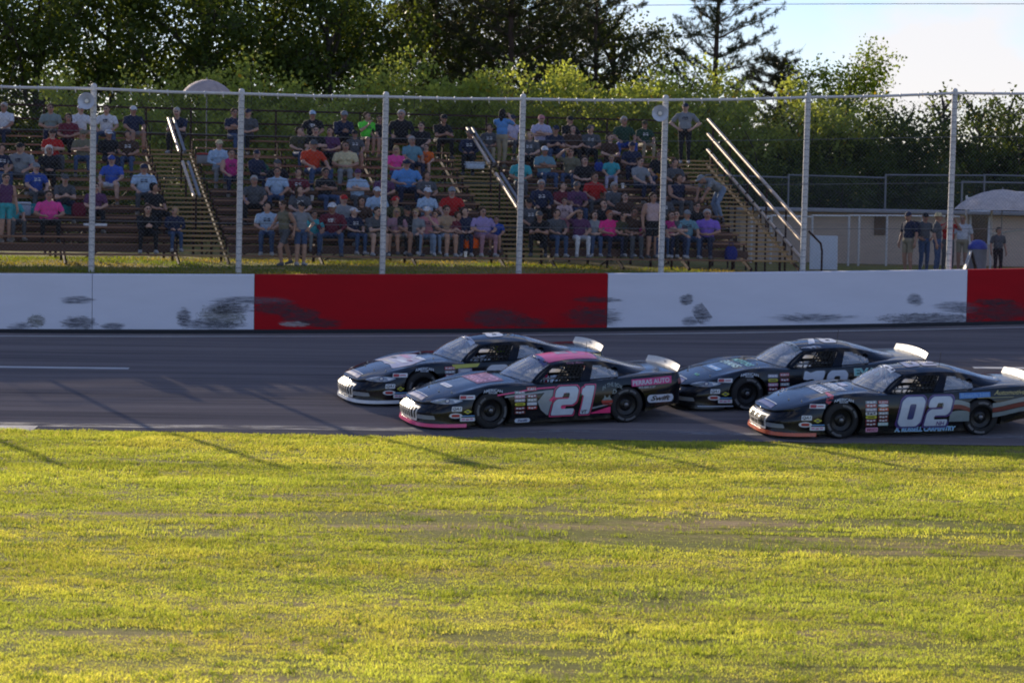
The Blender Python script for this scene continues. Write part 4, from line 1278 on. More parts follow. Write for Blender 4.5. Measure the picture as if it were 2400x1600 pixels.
def build_car(name, label, contact, yaw, lip, spoilcol=None, headlights=True, grille='bars', net=True):
    """contact: photograph pixel where the near front tyre meets the track"""
    P = on_track(*contact)
    f = Vector((-math.cos(yaw), -math.sin(yaw), 0)); f = (f - T_N * f.dot(T_N)).normalized(); l = T_N.cross(f).normalized()
    M3 = Matrix((f, l, T_N)).transposed()
    root = empty(name)
    loc = P - M3 @ Vector((AX_F, .90, 0))
    root.matrix_world = Matrix.Translation(loc) @ M3.to_4x4()
    tag(root, label, 'race car', 'black stock cars racing on the track')
    def part(nm, me, m, par=root):
        o = bpy.data.objects.new(nm, me); COL.objects.link(o); o.parent = par
        if not me.materials: me.materials.append(m)
        return o
    body = part('body', body_me, m_paint)
    part('roof', GH['roof'], m_paint)
    part('windshield', GH['windshield'], m_gl); part('windshield_frame', GH['ws_frame'], m_paint)
    part('rear_window', GH['rear_glass'], m_gl); part('rear_window_frame', GH['rear_frame'], m_paint)
    part('side_frame', GH['side_l'], m_paint); part('side_frame', GH['side_r'], m_paint)
    part('quarter_window', GH['qw_l'], m_gl); part('quarter_window', GH['qw_r'], m_gl)
    for ax, st_ in ((AX_F, .05), (AX_R, 0)):
        for s in (1, -1):
            w = part('wheel', TY, m_tyre)
            w.matrix_local = Matrix.Translation((ax, s * W_Y, W_R)) @ Matrix.Rotation(st_, 4, 'Z') @ Matrix.Rotation(-math.pi / 2 * s, 4, 'X') @ Matrix.Rotation(RND.random() * 6, 4, 'Z')
            part('rim', RM, m_rim, w); part('hub', HB, m_hub, w); part('tyre_lettering', LT, m_let, w)['kind'] = 'stuff'
    # lip along the foot of the nose
    mb = MB(); k = 46; idx = [i for i in range(NTT) if B_[i, 0] > 1.80]
    loop = [(B_[i, 0], B_[i, 1]) for i in idx][::-1] + [(B_[i, 0], -B_[i, 1]) for i in idx][1:]
    def swp(z0, z1, pr, th=.02):
        V = []
        for (x, y) in loop:
            n = Vector((x - 1.2, y * 1.3, 0)).normalized()
            for (o, z) in ((pr, z0), (pr - .012, z1), (pr - .012 - th, z1), (pr - th, z0)): V.append((x + n.x * o, y + n.y * o, z))
        m = len(loop); return V, [(i * 4 + j, (i + 1) * 4 + j, (i + 1) * 4 + (j + 1) % 4, i * 4 + (j + 1) % 4) for i in range(m - 1) for j in range(4)] + [(0, 1, 2, 3), tuple((m - 1) * 4 + j for j in (3, 2, 1, 0))]
    lp = MB().add(*swp(.065, .125, .030)).obj('front_lip', dm(lip), root, 35)
    LV = Livery(root, body)
    # grille: dark panel laid on for the shaded recess, pale surround
    g0 = LV.put('grille_surround', poly2([[(-.50, .125), (.50, .125), (.47, -.135), (-.47, -.135)]]), (2.66, 0, .275), 'cream', FRONT, .004)
    g0.data.materials.clear(); g0.data.materials.append(m_grille)
    g1 = LV.put('grille_shade_panel', poly2([[(-.45, .10), (.45, .10), (.42, -.09), (-.42, -.09)]]), (2.66, 0, .275), 'black', FRONT, .008)
    g1.data.materials.clear(); g1.data.materials.append(m_gdark)
    if grille == 'bars':
        for k in range(8):
            y = -.40 + k * .114
            o = LV.put('grille_bar', poly2([[(-.022, .10), (.022, .10), (.020, -.09), (-.020, -.09)]]), (2.66, y, .275), 'cream', FRONT, .020)
            o.data.materials.clear(); o.data.materials.append(m_grille)
    else:
        for (pts) in ([(-.30, .10), (-.27, .10), (-.20, -.09), (-.23, -.09)], [(.25, .10), (.28, .10), (.20, -.09), (.17, -.09)], [(-.2, .02), (.24, .02), (.24, -.01), (-.2, -.01)], [(0, .1), (.02, .1), (.05, -.09), (.03, -.09)]):
            o = LV.put('grille_bar', poly2([pts]), (2.66, 0, .275), 'cream', FRONT, .020)
            o.data.materials.clear(); o.data.materials.append(m_grille)
    ug = LV.put('upper_grille', poly2([[(-.36, .055), (.36, .055), (.42, -.05), (-.42, -.05)]]), (2.44, 0, 0), 'navy', TOP, .004)
    LV.put('upper_grille_trim', poly2([[(-.36, .010), (.36, .010), (.36, -.006), (-.36, -.006)]]), (2.365, 0, 0), 'white', TOP, .006)
    if headlights:
        for s in (1, -1):
            fr = dict(U=Vector((-.80, .60 * s, 0)) * s, V=Vector((-.25, 0, .97)), D=Vector((-.58, -.72 * s, -.38)).normalized())
            sh = [(-.30, -.035), (-.22, .01), (-.08, .045), (.20, .055), (.29, .045), (.22, -.01), (.12, -.055), (-.02, -.068), (-.2, -.058)]
            c = Vector((2.11, .76 * s, .505))
            h = LV.put('headlight', poly2([rounded(sh, .02)]), c, 'skyblue', fr, .004, step=.04)
            h.data.materials.clear(); h.data.materials.append(mat('headlight_print', (.30, .36, .44), .2, .1, .5, 9, coat=.8))
            LV.put('lamp', ellipse(.085, .085), c + fr['U'] * .03, 'navy', fr, .007, h); LV.put('lamp', ellipse(.055, .055), c + fr['U'] * .03, 'white', fr, .009, h)
            LV.put('lamp', poly2([[(-.2, -.02), (-.08, .03), (-.06, -.02)]]), c, 'white', fr, .007, h); LV.put('lamp', poly2([[(.12, .03), (.25, .04), (.17, -.02)]]), c, 'white', fr, .007, h)
    # brake duct panel, hood pins, tail light
    LV.put('brake_duct', poly2([rounded([(-.18, .035), (.17, .035), (.20, -.035), (-.2, -.045)], .02)]), (2.46, .62, .235), 'grey', CORN, .004)
    for (x, y) in ((2.12, .30), (2.12, -.30), (1.98, .62), (1.98, -.62), (.95, .42), (.95, -.42)):
        h, nr_, _, _ = CAR_BVH.ray_cast(Vector((x, y, 2)), Vector((0, 0, -1)))
        MB().lathe([(.016, 0), (.016, .012), (.006, .014), (.006, .03), (0, .032)], 8, Matrix.Translation(h)).obj('hood_pin', m_steel, root)
    LV.put('tail_light', rrect(.13, .10, .3), (-2.42, .80, .73), 'darkred', dict(U=Vector((-.8, -.6, 0)), V=(0, 0, 1), D=Vector((.6, -.8, 0))), .004)
    # spoiler: curved upright sheet with braces
    sp = MB(); n = 20; V = []
    for i in range(n + 1):
        s = -1 + 2 * i / n; y = .76 * s; x = -2.48 + .055 * s * s; z0 = .895 + .015 * (1 - s * s)
        hh = .125 - .015 * s * s
        for (dx, dz) in ((0, 0), (-.055, hh), (-.063, hh), (-.008, 0)): V.append((x + dx, y, z0 + dz))
    sp.add(V, [(i * 4 + j, (i + 1) * 4 + j, (i + 1) * 4 + (j + 1) % 4, i * 4 + (j + 1) % 4) for i in range(n) for j in range(4)] + [(0, 1, 2, 3), tuple(n * 4 + j for j in (3, 2, 1, 0))])
    spo = sp.obj('spoiler', m_spoil, root, 35)
    for y in (-.5, 0, .5):
        MB().tube([(-2.50, y, 1.00), (-2.53, y, .915)], .008, 6).obj('brace', m_cage, spo)
    # cockpit above the sill: dash, pale rear deck, cage, seat, wheel
    MB().box((-1.32, 0, .868), (.95, 1.25, .006)).obj('interior_deck', m_inner, root)
    MB().box((-.35, -.42, .835), (1.0, .60, .006)).obj('interior_deck', m_inner, root)
    MB().box((.34, 0, .845), (.12, 1.3, .05), bevel=.02).obj('dashboard', m_seat, root)
    cg = []
    for s in (1, -1):
        cg += [[(.36, .66 * s, .82), (.05, .50 * s, 1.05), (-.55, .50 * s, 1.085)], [(-.58, .66 * s, .80), (-.58, .50 * s, 1.085)], [(-.55, .50 * s, 1.08), (-1.5, .52 * s, .88)], [(.30, .66 * s, .84), (-.2, .69 * s, .86), (-.58, .66 * s, .84)]]
    cg += [[(.05, .50, 1.05), (.05, -.50, 1.05)], [(-.55, .50, 1.085), (-.55, -.50, 1.085)], [(-.58, .62, .84), (-.56, -.45, 1.07)], [(.10, 0, 1.06), (.42, 0, .85)]]
    for c in cg: MB().tube(c, .021, 7).obj('roll_cage_tube', m_cage, root, 60)
    MB().box((-.60, .28, .93), (.10, .44, .26), rotz(0), bevel=.04).obj('seat', m_seat, root)
    for s in (.13, -.13): MB().box((-.50, .28 + s, 1.0), (.22, .025, .13), bevel=.01).obj('seat_bolster', m_seat, root)
    MB().lathe([(.155 + .014 * math.cos(a), .014 * math.sin(a)) for a in [k * math.pi / 4 for k in range(8)]], 24, Matrix.Translation((.02, .28, .90)) @ Matrix.Rotation(math.radians(-68), 4, 'Y'), close=True).obj('steering_wheel', m_seat, root, 60)
    MB().lathe([(.09, -.05), (.09, .05), (.075, .06), (.065, .05), (.065, -.05)], 18, Matrix.Translation((-1.18, .62, .93)) @ Matrix.Rotation(math.pi / 2, 4, 'X')).obj('air_duct', m_seat, root, 60)
    if net:
        for k in range(7):
            u = .175 + k * .030
            a, b_ = side_pt(u, .02), side_pt(u, .84)
            MB().tube([Vector(a) - Vector((0, .012, 0)), (Vector(a) + Vector(b_)) / 2, Vector(b_) - Vector((0, .012, 0))], .014, 4).obj('window_net_strap', m_net, root)
        for k in range(7):
            v = .05 + k * .13
            pts = [Vector(side_pt(.17 + .19 * j / 6, v)) - Vector((0, .006, 0)) for j in range(7)]
            MB().tube(pts, .013, 4).obj('window_net_strap', m_net, root)
    MB().tube([(-.92, -.1, 1.19), (-.94, -.1, 1.40)], .005, 5).obj('antenna', m_net, root)
    return root, LV
def common_stickers(L, v=0):
    L.put('sponsor_decal', text2('AMERICAN', .052, .02, 0, .36, .028), (1.30, .95, .715), 'skyblue', LSIDE, .004, step=.03)
    L.put('sponsor_decal', text2('RACER', .028, .02, 0, .16), (1.30, .95, .668), 'skyblue', LSIDE, .004, step=.03)
    L.sticker((1.77, .9, .60), .26, .075, 'white', 'r', fr=CORN, tcol='red', bars=[(-.25, 0, .40, .7), (.2, 0, .4, .25)])
    L.sticker((1.96, .9, .395), .17, .085, 'white', 'r', 'QA1', 'black', CORN, .7, .03, .2)
    L.sticker((1.74, .9, .345), .14, .085, 'yellow', 'd', fr=CORN, tcol='navy', bars=[(0, 0, .35, .3)])
    L.sticker((1.98, .9, .275), .22, .095, 'white', 'e', fr=CORN, tcol='red', bars=[(0, 0, .6, .5)])
    L.sticker((1.76, .92, .205), .24, .07, 'white', 'r', fr=CORN, tcol='rose', bars=SCR)
    L.put('sponsor_decal', rrect(.20, .018, .3), (1.74, .92, .268), 'lblue', CORN, .004)
m_rose_roof = 'pink'
# ------------------------------------------------------------------ number 21
YAW = math.radians(20)
c21, L = build_car('race_car', 'black race car numbered 21 with pink roof and pink front lip', (1148.6, 1004.5), YAW, 'pink')
CARS = {'21': c21}
common_stickers(L)
L.put('roof_panel', poly2([rounded([(-.50, -.52), (.50, -.52), (.47, .48), (.38, .56), (-.38, .56), (-.47, .48)], .06)]), (-.42, 0, 0), 'pink', TOP, .003)
L.put('roof_number', digits('21', .46, .46, 0, .12, .1), (-.50, -.12, 0), 'lav', TOPR, .006)
L.put('roof_name', text2('Cody Blake', .042, .01, .3, .34), (-.42, .60, 1.105), 'rose', dict(U=(-1, 0, 0), V=(0, 0, 1), D=Vector((0, -1, -.3))), .004, step=.03)
L.put('windshield_banner', poly2([[(-.575, -.06), (.575, -.06), (.52, .065), (-.52, .065)]]), (.13, 0, 0), 'navy', TOP, .004)
# hood print
L.put('hood_graphic', poly2([rounded([(-.48, -.24), (.48, -.24), (.54, .26), (-.54, .26)], .04)]), (1.20, 0, 0), 'maroon', TOP, .004)
for dy, w in ((.12, .84), (-.12, .92)):
    L.put('hood_lettering', text2('PERRAS' if dy > 0 else 'AUTO', .18, .03, .1, w), (1.20 + dy, 0, 0), 'rose', TOP, .007)
L.sticker((1.88, .0, 0), .50, .10, 'white', 'o', fr=TOP, tcol='lav', bars=[(-.2, 0, .3, .4), (.2, 0, .3, .4)])
# side
L.put('stripe', poly2([[(-.62, -.045), (-.62, -.02), (.18, .075), (.56, .085), (.56, .06), (.2, .05), (-.2, .01)]]), (.60, .97, .655), 'pink')
L.put('stripe', poly2([[(-.50, -.05), (-.50, -.025), (.30, .05), (.60, .06), (.60, .025), (.25, .01)]]), (.58, .97, .625), 'grey', LSIDE, .0035)
L.put('arrow_graphic', poly2([[(.28, .21), (.05, .21), (-.13, .02), (-.06, -.14), (.06, -.24), (.20, -.23), (.36, -.12), (.36, -.06), (.10, .03), (.22, .17)]]), (.32, .98, .46), 'grey')
L.put('arrow_graphic', poly2([[(.34, .15), (.20, .15), (.0, .0), (.30, -.20), (.33, -.13), (.16, .0), (.26, .10), (.34, .11)]]), (.22, .98, .50), 'pink', LSIDE, .006)
L.put('number_outline', digits('21', .84, .53, .028, .14, .24, True), (-.27, .98, .472), 'black', LSIDE, .006)
L.put('number_outline', digits('21', .82, .53, .022, .14, .24, True), (-.27, .98, .472), 'pink', LSIDE, .008)
L.put('number_outline', digits('21', .82, .53, .008, .14, .24, True), (-.27, .98, .472), 'black', LSIDE, .010)
L.put('number', digits('21', .80, .52, 0, .16, .24), (-.27, .98, .472), 'skyblue', LSIDE, .012)
L.put('state_lettering', text2('VT', .065, .03, .2), (-.47, .98, .255), 'black', LSIDE, .014)
L.put('stripe', poly2([[(-.22, -.04), (.22, -.04), (.22, .08)]]), (-.78, .98, .25), 'pink')
L.put('stripe', poly2([[(-.24, -.02), (.24, .07), (.24, .095), (-.24, .01)]]), (-.78, .98, .30), 'grey')
L.put('sponsor_decal', text2('IN THE BOX', .075, .02, 0, .40, .075), (-1.04, .95, .735), 'sage', LSIDE, .004, step=.03)
L.put('sponsor_decal', text2('D', .08, .03, .2), (-1.08, .96, .60), 'sage')
L.put('sponsor_decal', poly2([[(-.11, -.06), (-.06, .0), (-.05, .05), (-.02, .0), (.02, .0), (.05, .05), (.06, 0), (.11, -.06)]]), (-.93, .97, .50), 'sage')
L.put('sponsor_decal', rrect(.22, .055, .2), (-.93, .97, .425), 'red'); L.put('sponsor_decal', rrect(.18, .025, .2), (-.93, .97, .37), 'red')
o = L.put('sponsor_panel', poly2([[(-.40, -.08), (.42, -.045), (.43, .085), (-.40, .05)]]), (-1.83, .9, .755), 'rose')
o.data.materials.clear(); o.data.materials.append(mat('magenta_panel', (.55, .03, .20), .35))
L.put('lettering', [(a, b_ + .04 * a) for a, b_ in text2('PERRAS AUTO', .085, .025, 0, .76)[0]] and ([(a, b_ + .04 * a) for a, b_ in text2('PERRAS AUTO', .085, .025, 0, .76)[0]], text2('PERRAS AUTO', .085, .025, 0, .76)[1]), (-1.83, .9, .755), 'skyblue', LSIDE, .007, o, step=.04)
L.put('sponsor_lettering', text2('802-888-2157', .036, .02, .1, .34), (-1.74, .92, .655), 'lav', LSIDE, .004, step=.04)
o = L.sticker((-2.02, .93, .435), .56, .145, 'skyblue', 'o')
L.put('lettering', text2('Swift', .095, .03, .35, .42), (-2.02, .93, .442), 'black', LSIDE, .007, o)
o = L.sticker((.74, .99, .145), .30, .075, 'skyblue', 'o'); L.put('lettering', text2('Swift', .045, .03, .35, .20), (.74, .99, .145), 'navy', LSIDE, .007, o)
for k, (c1, c2, z) in enumerate([('grey', 'rose', .66), ('rose', 'maroon', .585), ('lav', 'grey', .515), ('yellow', 'skyblue', .445), ('maroon', 'red', .37), ('darkred', 'lav', .295)]):
    L.sticker((.79, .98, z), .20, .052, c1, 'o' if c1 == 'yellow' else 'r', tcol='black' if c1 in ('yellow',) else 'white', bars=SCR if k != 3 else [(0, 0, .6, .3)])
    if k < 5: L.sticker((.555, .98, z + .055 if k == 0 else z), .19, .055 if k else .075, c2 if k else 'red', 'r', 'K&N' if k == 0 else None, 'white', bars=None if k == 0 else SCR)
# ------------------------------------------------------------------ number 02
c02, L = build_car('race_car', 'black race car numbered 02 with orange red front lip, nearest on the right', (1969, 1027.5), math.radians(12), 'orange', headlights=False, grille='cross')
CARS['02'] = c02
common_stickers(L)
for dx, s, w in ((.14, 'RUSSELL', .92), (-.14, 'CARPENTRY', 1.0)):
    L.put('hood_lettering', text2(s, .19, .03, .15, w), (1.32 + dx, 0, 0), 'white', TOP, .005)
L.put('hood_graphic', rrect(.36, .12, .3), (.98, -.05, 0), 'lav', TOP, .005)
L.put('windshield_banner', poly2([[(-.40, -.05), (.40, -.05), (.37, .055), (-.37, .055)]]), (.17, 0, 0), 'white', TOP, .004)
L.put('roof_number', digits('02', .62, .60, 0, .12, .1), (-.45, 0, 0), 'lav', TOPR, .006)
L.put('number_outline', digits('02', .98, .54, .030, .18, .26, True), (-.24, .98, .475), 'purple', LSIDE, .006)
L.put('number_outline', digits('02', .98, .54, .014, .18, .26, True), (-.24, .98, .475), 'navy', LSIDE, .008)
L.put('number', digits('02', .96, .53, 0, .18, .26), (-.24, .98, .475), 'skyblue', LSIDE, .012)
L.put('state_lettering', text2('NH', .075, .02, .2), (-.53, .98, .255), 'purple', LSIDE, .014)
L.put('sponsor_decal', text2('A. RUSSELL CARPENTRY', .075, .03, .15, 1.15), (-.25, .99, .155), 'lblue', LSIDE, .006)
L.put('sponsor_decal', text2('A. RUSSELL CARPENTRY', .09, .06, .15, 1.18), (-.25, .99, .155), 'mint', LSIDE, .004)
L.put('stripe', poly2([rounded([(-.02, .07), (.05, .03), (.2, .2), (.12, .22)], .03)]), (1.62, .95, .60), 'red', LSIDE, .004)
# waving flag bands
def band(L, pts_top, pts_bot, c, col, lift=.004):
    L.put('flag_band', poly2([[*pts_top, *pts_bot[::-1]]]), c, col, LSIDE, lift)
def wave(x0, x1, f): return [(lerp(x0, x1, k / 12), f(lerp(x0, x1, k / 12))) for k in range(13)]
band(L, wave(-.25, .28, lambda a: .10 + .09 * math.cos((a - .02) * 5)), wave(-.25, .28, lambda a: .02 + .09 * math.cos((a - .02) * 5)), (-.82, .98, .48), 'sage')
band(L, wave(-.22, .28, lambda a: .02 + .09 * math.cos((a - .02) * 5)), wave(-.22, .28, lambda a: -.06 + .09 * math.cos((a - .02) * 5)), (-.82, .98, .48), 'darkred')
band(L, wave(-.10, .27, lambda a: -.07 + .07 * math.cos((a - .1) * 5)), [(-.12, -.20), (.0, -.20), (.1, -.20), (.27, -.20)], (-.82, .98, .48), 'sage')
for z, col in ((.60, 'sage'), (.515, 'darkred'), (.425, 'sage')):
    band(L, wave(-.46, .42, lambda a: .045 + .05 * math.sin(a * 4 + .5)), wave(-.46, .42, lambda a: -.035 + .05 * math.sin(a * 4 + .5)), (-2.0, .93, z), col)
o = L.put('sponsor_panel', poly2([[(-.30, -.055), (.30, -.035), (.30, .055), (-.30, .045)]]), (-1.20, .94, .745), 'blue')
L.put('lettering', text2('Beech Hill', .072, .02, 0, .54), (-1.20, .94, .748), 'lblue', LSIDE, .007, o)
L.put('sponsor_decal', text2('Automotive', .085, .015, .45, .62), (-1.88, .91, .785), 'gold', LSIDE, .005)
L.put('sponsor_decal', poly2([[(-.35, -.01), (.35, .0), (.35, .008), (-.35, -.002)]]), (-1.6, .93, .70), 'gold')
for k, (c1, c2, z) in enumerate([('grey', 'red', .66), ('red', 'skyblue', .60), ('lav', 'orange', .53), ('white', 'grey', .46), ('yellow', 'darkred', .395), ('maroon', 'darkred', .33), ('darkred', 'mint', .265)]):
    L.sticker((.79, .98, z), .21, .055, c1, 'o' if c1 == 'yellow' else 'r', tcol='black' if c1 in ('yellow', 'white') else 'white', bars=SCR if c1 != 'yellow' else [(0, 0, .6, .3)])
    L.sticker((.56, .98, z), .19, .055, c2, 'e' if c2 == 'skyblue' else 'r', 'K&N' if k == 0 else None, 'white', bars=None if k == 0 else SCR)
L.sticker((.77, .99, .165), .23, .08, 'rose', 'r', 'MSD', 'maroon', shear=.2)
# ------------------------------------------------------------------ number 78
c78, L = build_car('race_car', 'black race car numbered 78 with teal lettering, behind the car numbered 02', (1749, 962), math.radians(15), 'black')
CARS['78'] = c78
common_stickers(L)
lp = [o for o in c78.children if o.name.startswith('front_lip')][0]
L.put('lip_line', rrect(.62, .016, .2), (1.95, .9, .115), 'skyblue', CORN, .034)
L.sticker((2.12, .25, 0), .20, .06, 'green', 'o', fr=TOP, tcol='black', bars=[(0, 0, .5, .4)])
L.sticker((1.72, .10, 0), .62, .12, 'lblue', 'r', fr=TOP, tcol='skyblue', bars=[(-.25, 0, .3, .5), (.15, 0, .3, .5)])
for dx, s, w, c in ((.16, 'EVANS', .86, 'mint'), (-.08, 'MOTORS', .96, 'teal')):
    L.put('hood_lettering', text2(s, .17, .03, .1, w), (1.20 + dx, .05, 0), c, TOP, .005)
L.put('windshield_banner', poly2([[(-.52, -.055), (.52, -.055), (.48, .055), (-.48, .055)]]), (.15, 0, 0), 'sage', TOP, .004)
L.put('roof_number', digits('78', .68, .66, 0, .12, .1), (-.45, 0, 0), 'white', TOPR, .006)
for k in range(3):
    L.put('roof_stripe', poly2([[(-.12 - .0 * k, .03), (.0, .05), (.10, .0), (.12, -.06), (.09, -.06), (.06, -.01), (-.02, .02), (-.12, .01)]]), (-.02 - .09 * k, .48, 1.12), 'white', dict(U=(-1, 0, 0), V=(0, -.6, .8), D=Vector((0, -.5, -.87))), .004)
L.put('number_outline', digits('78', .94, .54, .022, .14, .24, True), (-.22, .98, .475), 'black', LSIDE, .006)
L.put('number', digits('78', .92, .54, 0, .14, .24), (-.22, .98, .475), 'skyblue', LSIDE, .010)
L.put('sponsor_decal', text2('EVANS', .15, .05, 0, .80), (-1.25, .95, .70), 'mint', LSIDE, .004)
L.put('sponsor_decal', text2('EVANS', .13, .02, 0, .76), (-1.25, .95, .70), 'teal', LSIDE, .006)
for k, (c1, c2, z) in enumerate([('lav', 'red', .67), ('yellow', 'maroon', .59), ('rose', 'grey', .505), ('maroon', 'red', .42), ('grey', 'lav', .34), ('red', 'grey', .26)]):
    L.sticker((.83, .98, z), .20, .06, c1, 'o' if c1 == 'yellow' else 'r', tcol='black' if c1 == 'yellow' else 'white', bars=SCR if c1 != 'yellow' else [(0, 0, .6, .3)])
    L.sticker((.59, .98, z + (.02 if k == 0 else 0)), .19, .06, c2, 'r', 'K&N' if k == 0 else None, 'white', bars=None if k == 0 else SCR)
# ------------------------------------------------------------------ number 8
c8, L = build_car('race_car', 'black race car numbered 8 with pale hood graphics, leading on the left', (989, 949), YAW, 'white')
CARS['8'] = c8
common_stickers(L)
L.put('hood_graphic', poly2([rounded([(-.62, -.42), (-.2, -.36), (0, -.40), (.2, -.36), (.60, -.42), (.66, -.05), (.45, .30), (.1, .18), (-.2, .34), (-.5, .25), (-.7, 0)], .06)]), (1.42, 0, 0), 'lav', TOP, .004)
for (a, b_, w, h, c) in ((.25, .25, .5, .10, 'white'), (-.2, .1, .6, .12, 'rose'), (.2, -.1, .5, .10, 'white'), (-.05, -.28, .7, .08, 'cream'), (.3, .02, .3, .06, 'maroon'), (-.35, -.1, .3, .07, 'black')):
    L.put('hood_graphic', poly2([rounded([(-w / 2, -h / 2), (w / 2 - .08, -h / 2), (w / 2, h / 2), (-w / 2 + .1, h / 2)], .03)]), (1.42 - b_, a, 0), c, TOP, .007)
L.put('windshield_banner', poly2([[(-.50, -.05), (.50, -.05), (.46, .055), (-.46, .055)]]), (.16, 0, 0), 'skyblue', TOP, .004)
L.put('lettering', text2('VALLEY', .075, .03, .1, .7), (.16, 0, 0), 'navy', TOP, .007)
L.put('roof_number', digits('8', .34, .60, 0, .12, .1), (-.42, 0, 0), 'white', TOPR, .006)
L.put('number_outline', digits('8', .50, .54, .022, .14, .24, True), (-.15, .98, .48), 'black', LSIDE, .006)
L.put('number', digits('8', .46, .52, 0, .14, .24), (-.15, .98, .48), 'white', LSIDE, .010)
L.put('stripe', poly2([[(-.22, -.04), (.25, -.02), (.30, .045), (-.28, .035)]]), (.47, .96, .735), 'yellow', LSIDE, .004)
L.put('stripe', poly2([[(-.5, -.03), (.5, -.015), (.5, .035), (-.5, .01)]]), (-1.9, .92, .84), 'gold', LSIDE, .004)
L.put('stripe', poly2([[(-.5, -.03), (.5, -.015), (.5, .035), (-.5, .01)]]), (-1.9, .92, .76), 'gold', LSIDE, .004)
L.sticker((.48, .97, .65), .28, .085, 'lav', 'r', tcol='white', bars=[(0, 0, .7, .3)])
for k, (c1, z) in enumerate([('red', .71), ('grey', .635), ('maroon', .565), ('yellow', .49), ('rose', .41), ('darkred', .33), ('lav', .25)]):
    L.sticker((.79, .98, z), .21, .06, c1, 'o' if c1 == 'yellow' else 'r', 'K&N' if k == 0 else None, 'white', bars=SCR if k else None)
# ================================================================== people: one continuous skin per pose, grown from a distance field
VOX = .0125
def surface_nets(D, org, h):
    nx, ny, nz = D.shape
    ins = D < 0
    acc = np.zeros((nx - 1, ny - 1, nz - 1, 3), np.float32); cnt = np.zeros((nx - 1, ny - 1, nz - 1), np.float32)
    idx = np.indices((nx - 1, ny - 1, nz - 1)).astype(np.float32)
    def sl(o): return tuple(slice(a, a + n - 1) for a, n in zip(o, (nx, ny, nz)))
    for ax in range(3):
        for o1 in (0, 1):
            for o2 in (0, 1):
                a = [0, 0, 0]; oth = [k for k in range(3) if k != ax]
                a[oth[0]], a[oth[1]] = o1, o2
                b = list(a); b[ax] = 1
                da, db = D[sl(a)], D[sl(b)]
                m = (da < 0) != (db < 0)
                t = np.where(m, da / np.where(m, da - db, 1), 0)
                for k in range(3):
                    acc[..., k] += np.where(m, a[k] + (t if k == ax else 0), 0)
                cnt += m
    act = cnt > 0
    vid = -np.ones(act.shape, np.int64); vid[act] = np.arange(act.sum())
    V = np.stack([(idx_ + 0) for idx_ in idx], -1)[act] + acc[act] / cnt[act][:, None]
    V = V * h + np.array(org, np.float32)
    Q = []
    for ax in range(3):
        o = [k for k in range(3) if k != ax]
        a = [slice(1, -1)] * 3; a[ax] = slice(0, -1); b = [slice(1, -1)] * 3; b[ax] = slice(1, None)
        A, B = ins[tuple(a)], ins[tuple(b)]
        ch = np.argwhere(A != B)
        if len(ch) == 0: continue
        p = ch.copy(); p[:, o[0]] += 1; p[:, o[1]] += 1
        def v(d0, d1):
            q = p.copy(); q[:, o[0]] -= d0; q[:, o[1]] -= d1; return vid[q[:, 0], q[:, 1], q[:, 2]]
        q = np.stack([v(1, 1), v(0, 1), v(0, 0), v(1, 0)], 1)
        fl = A[ch[:, 0], ch[:, 1], ch[:, 2]]
        if ax == 1: fl = ~fl
        q[~fl] = q[~fl][:, ::-1]
        Q.append(q)
    return V, np.concatenate(Q)
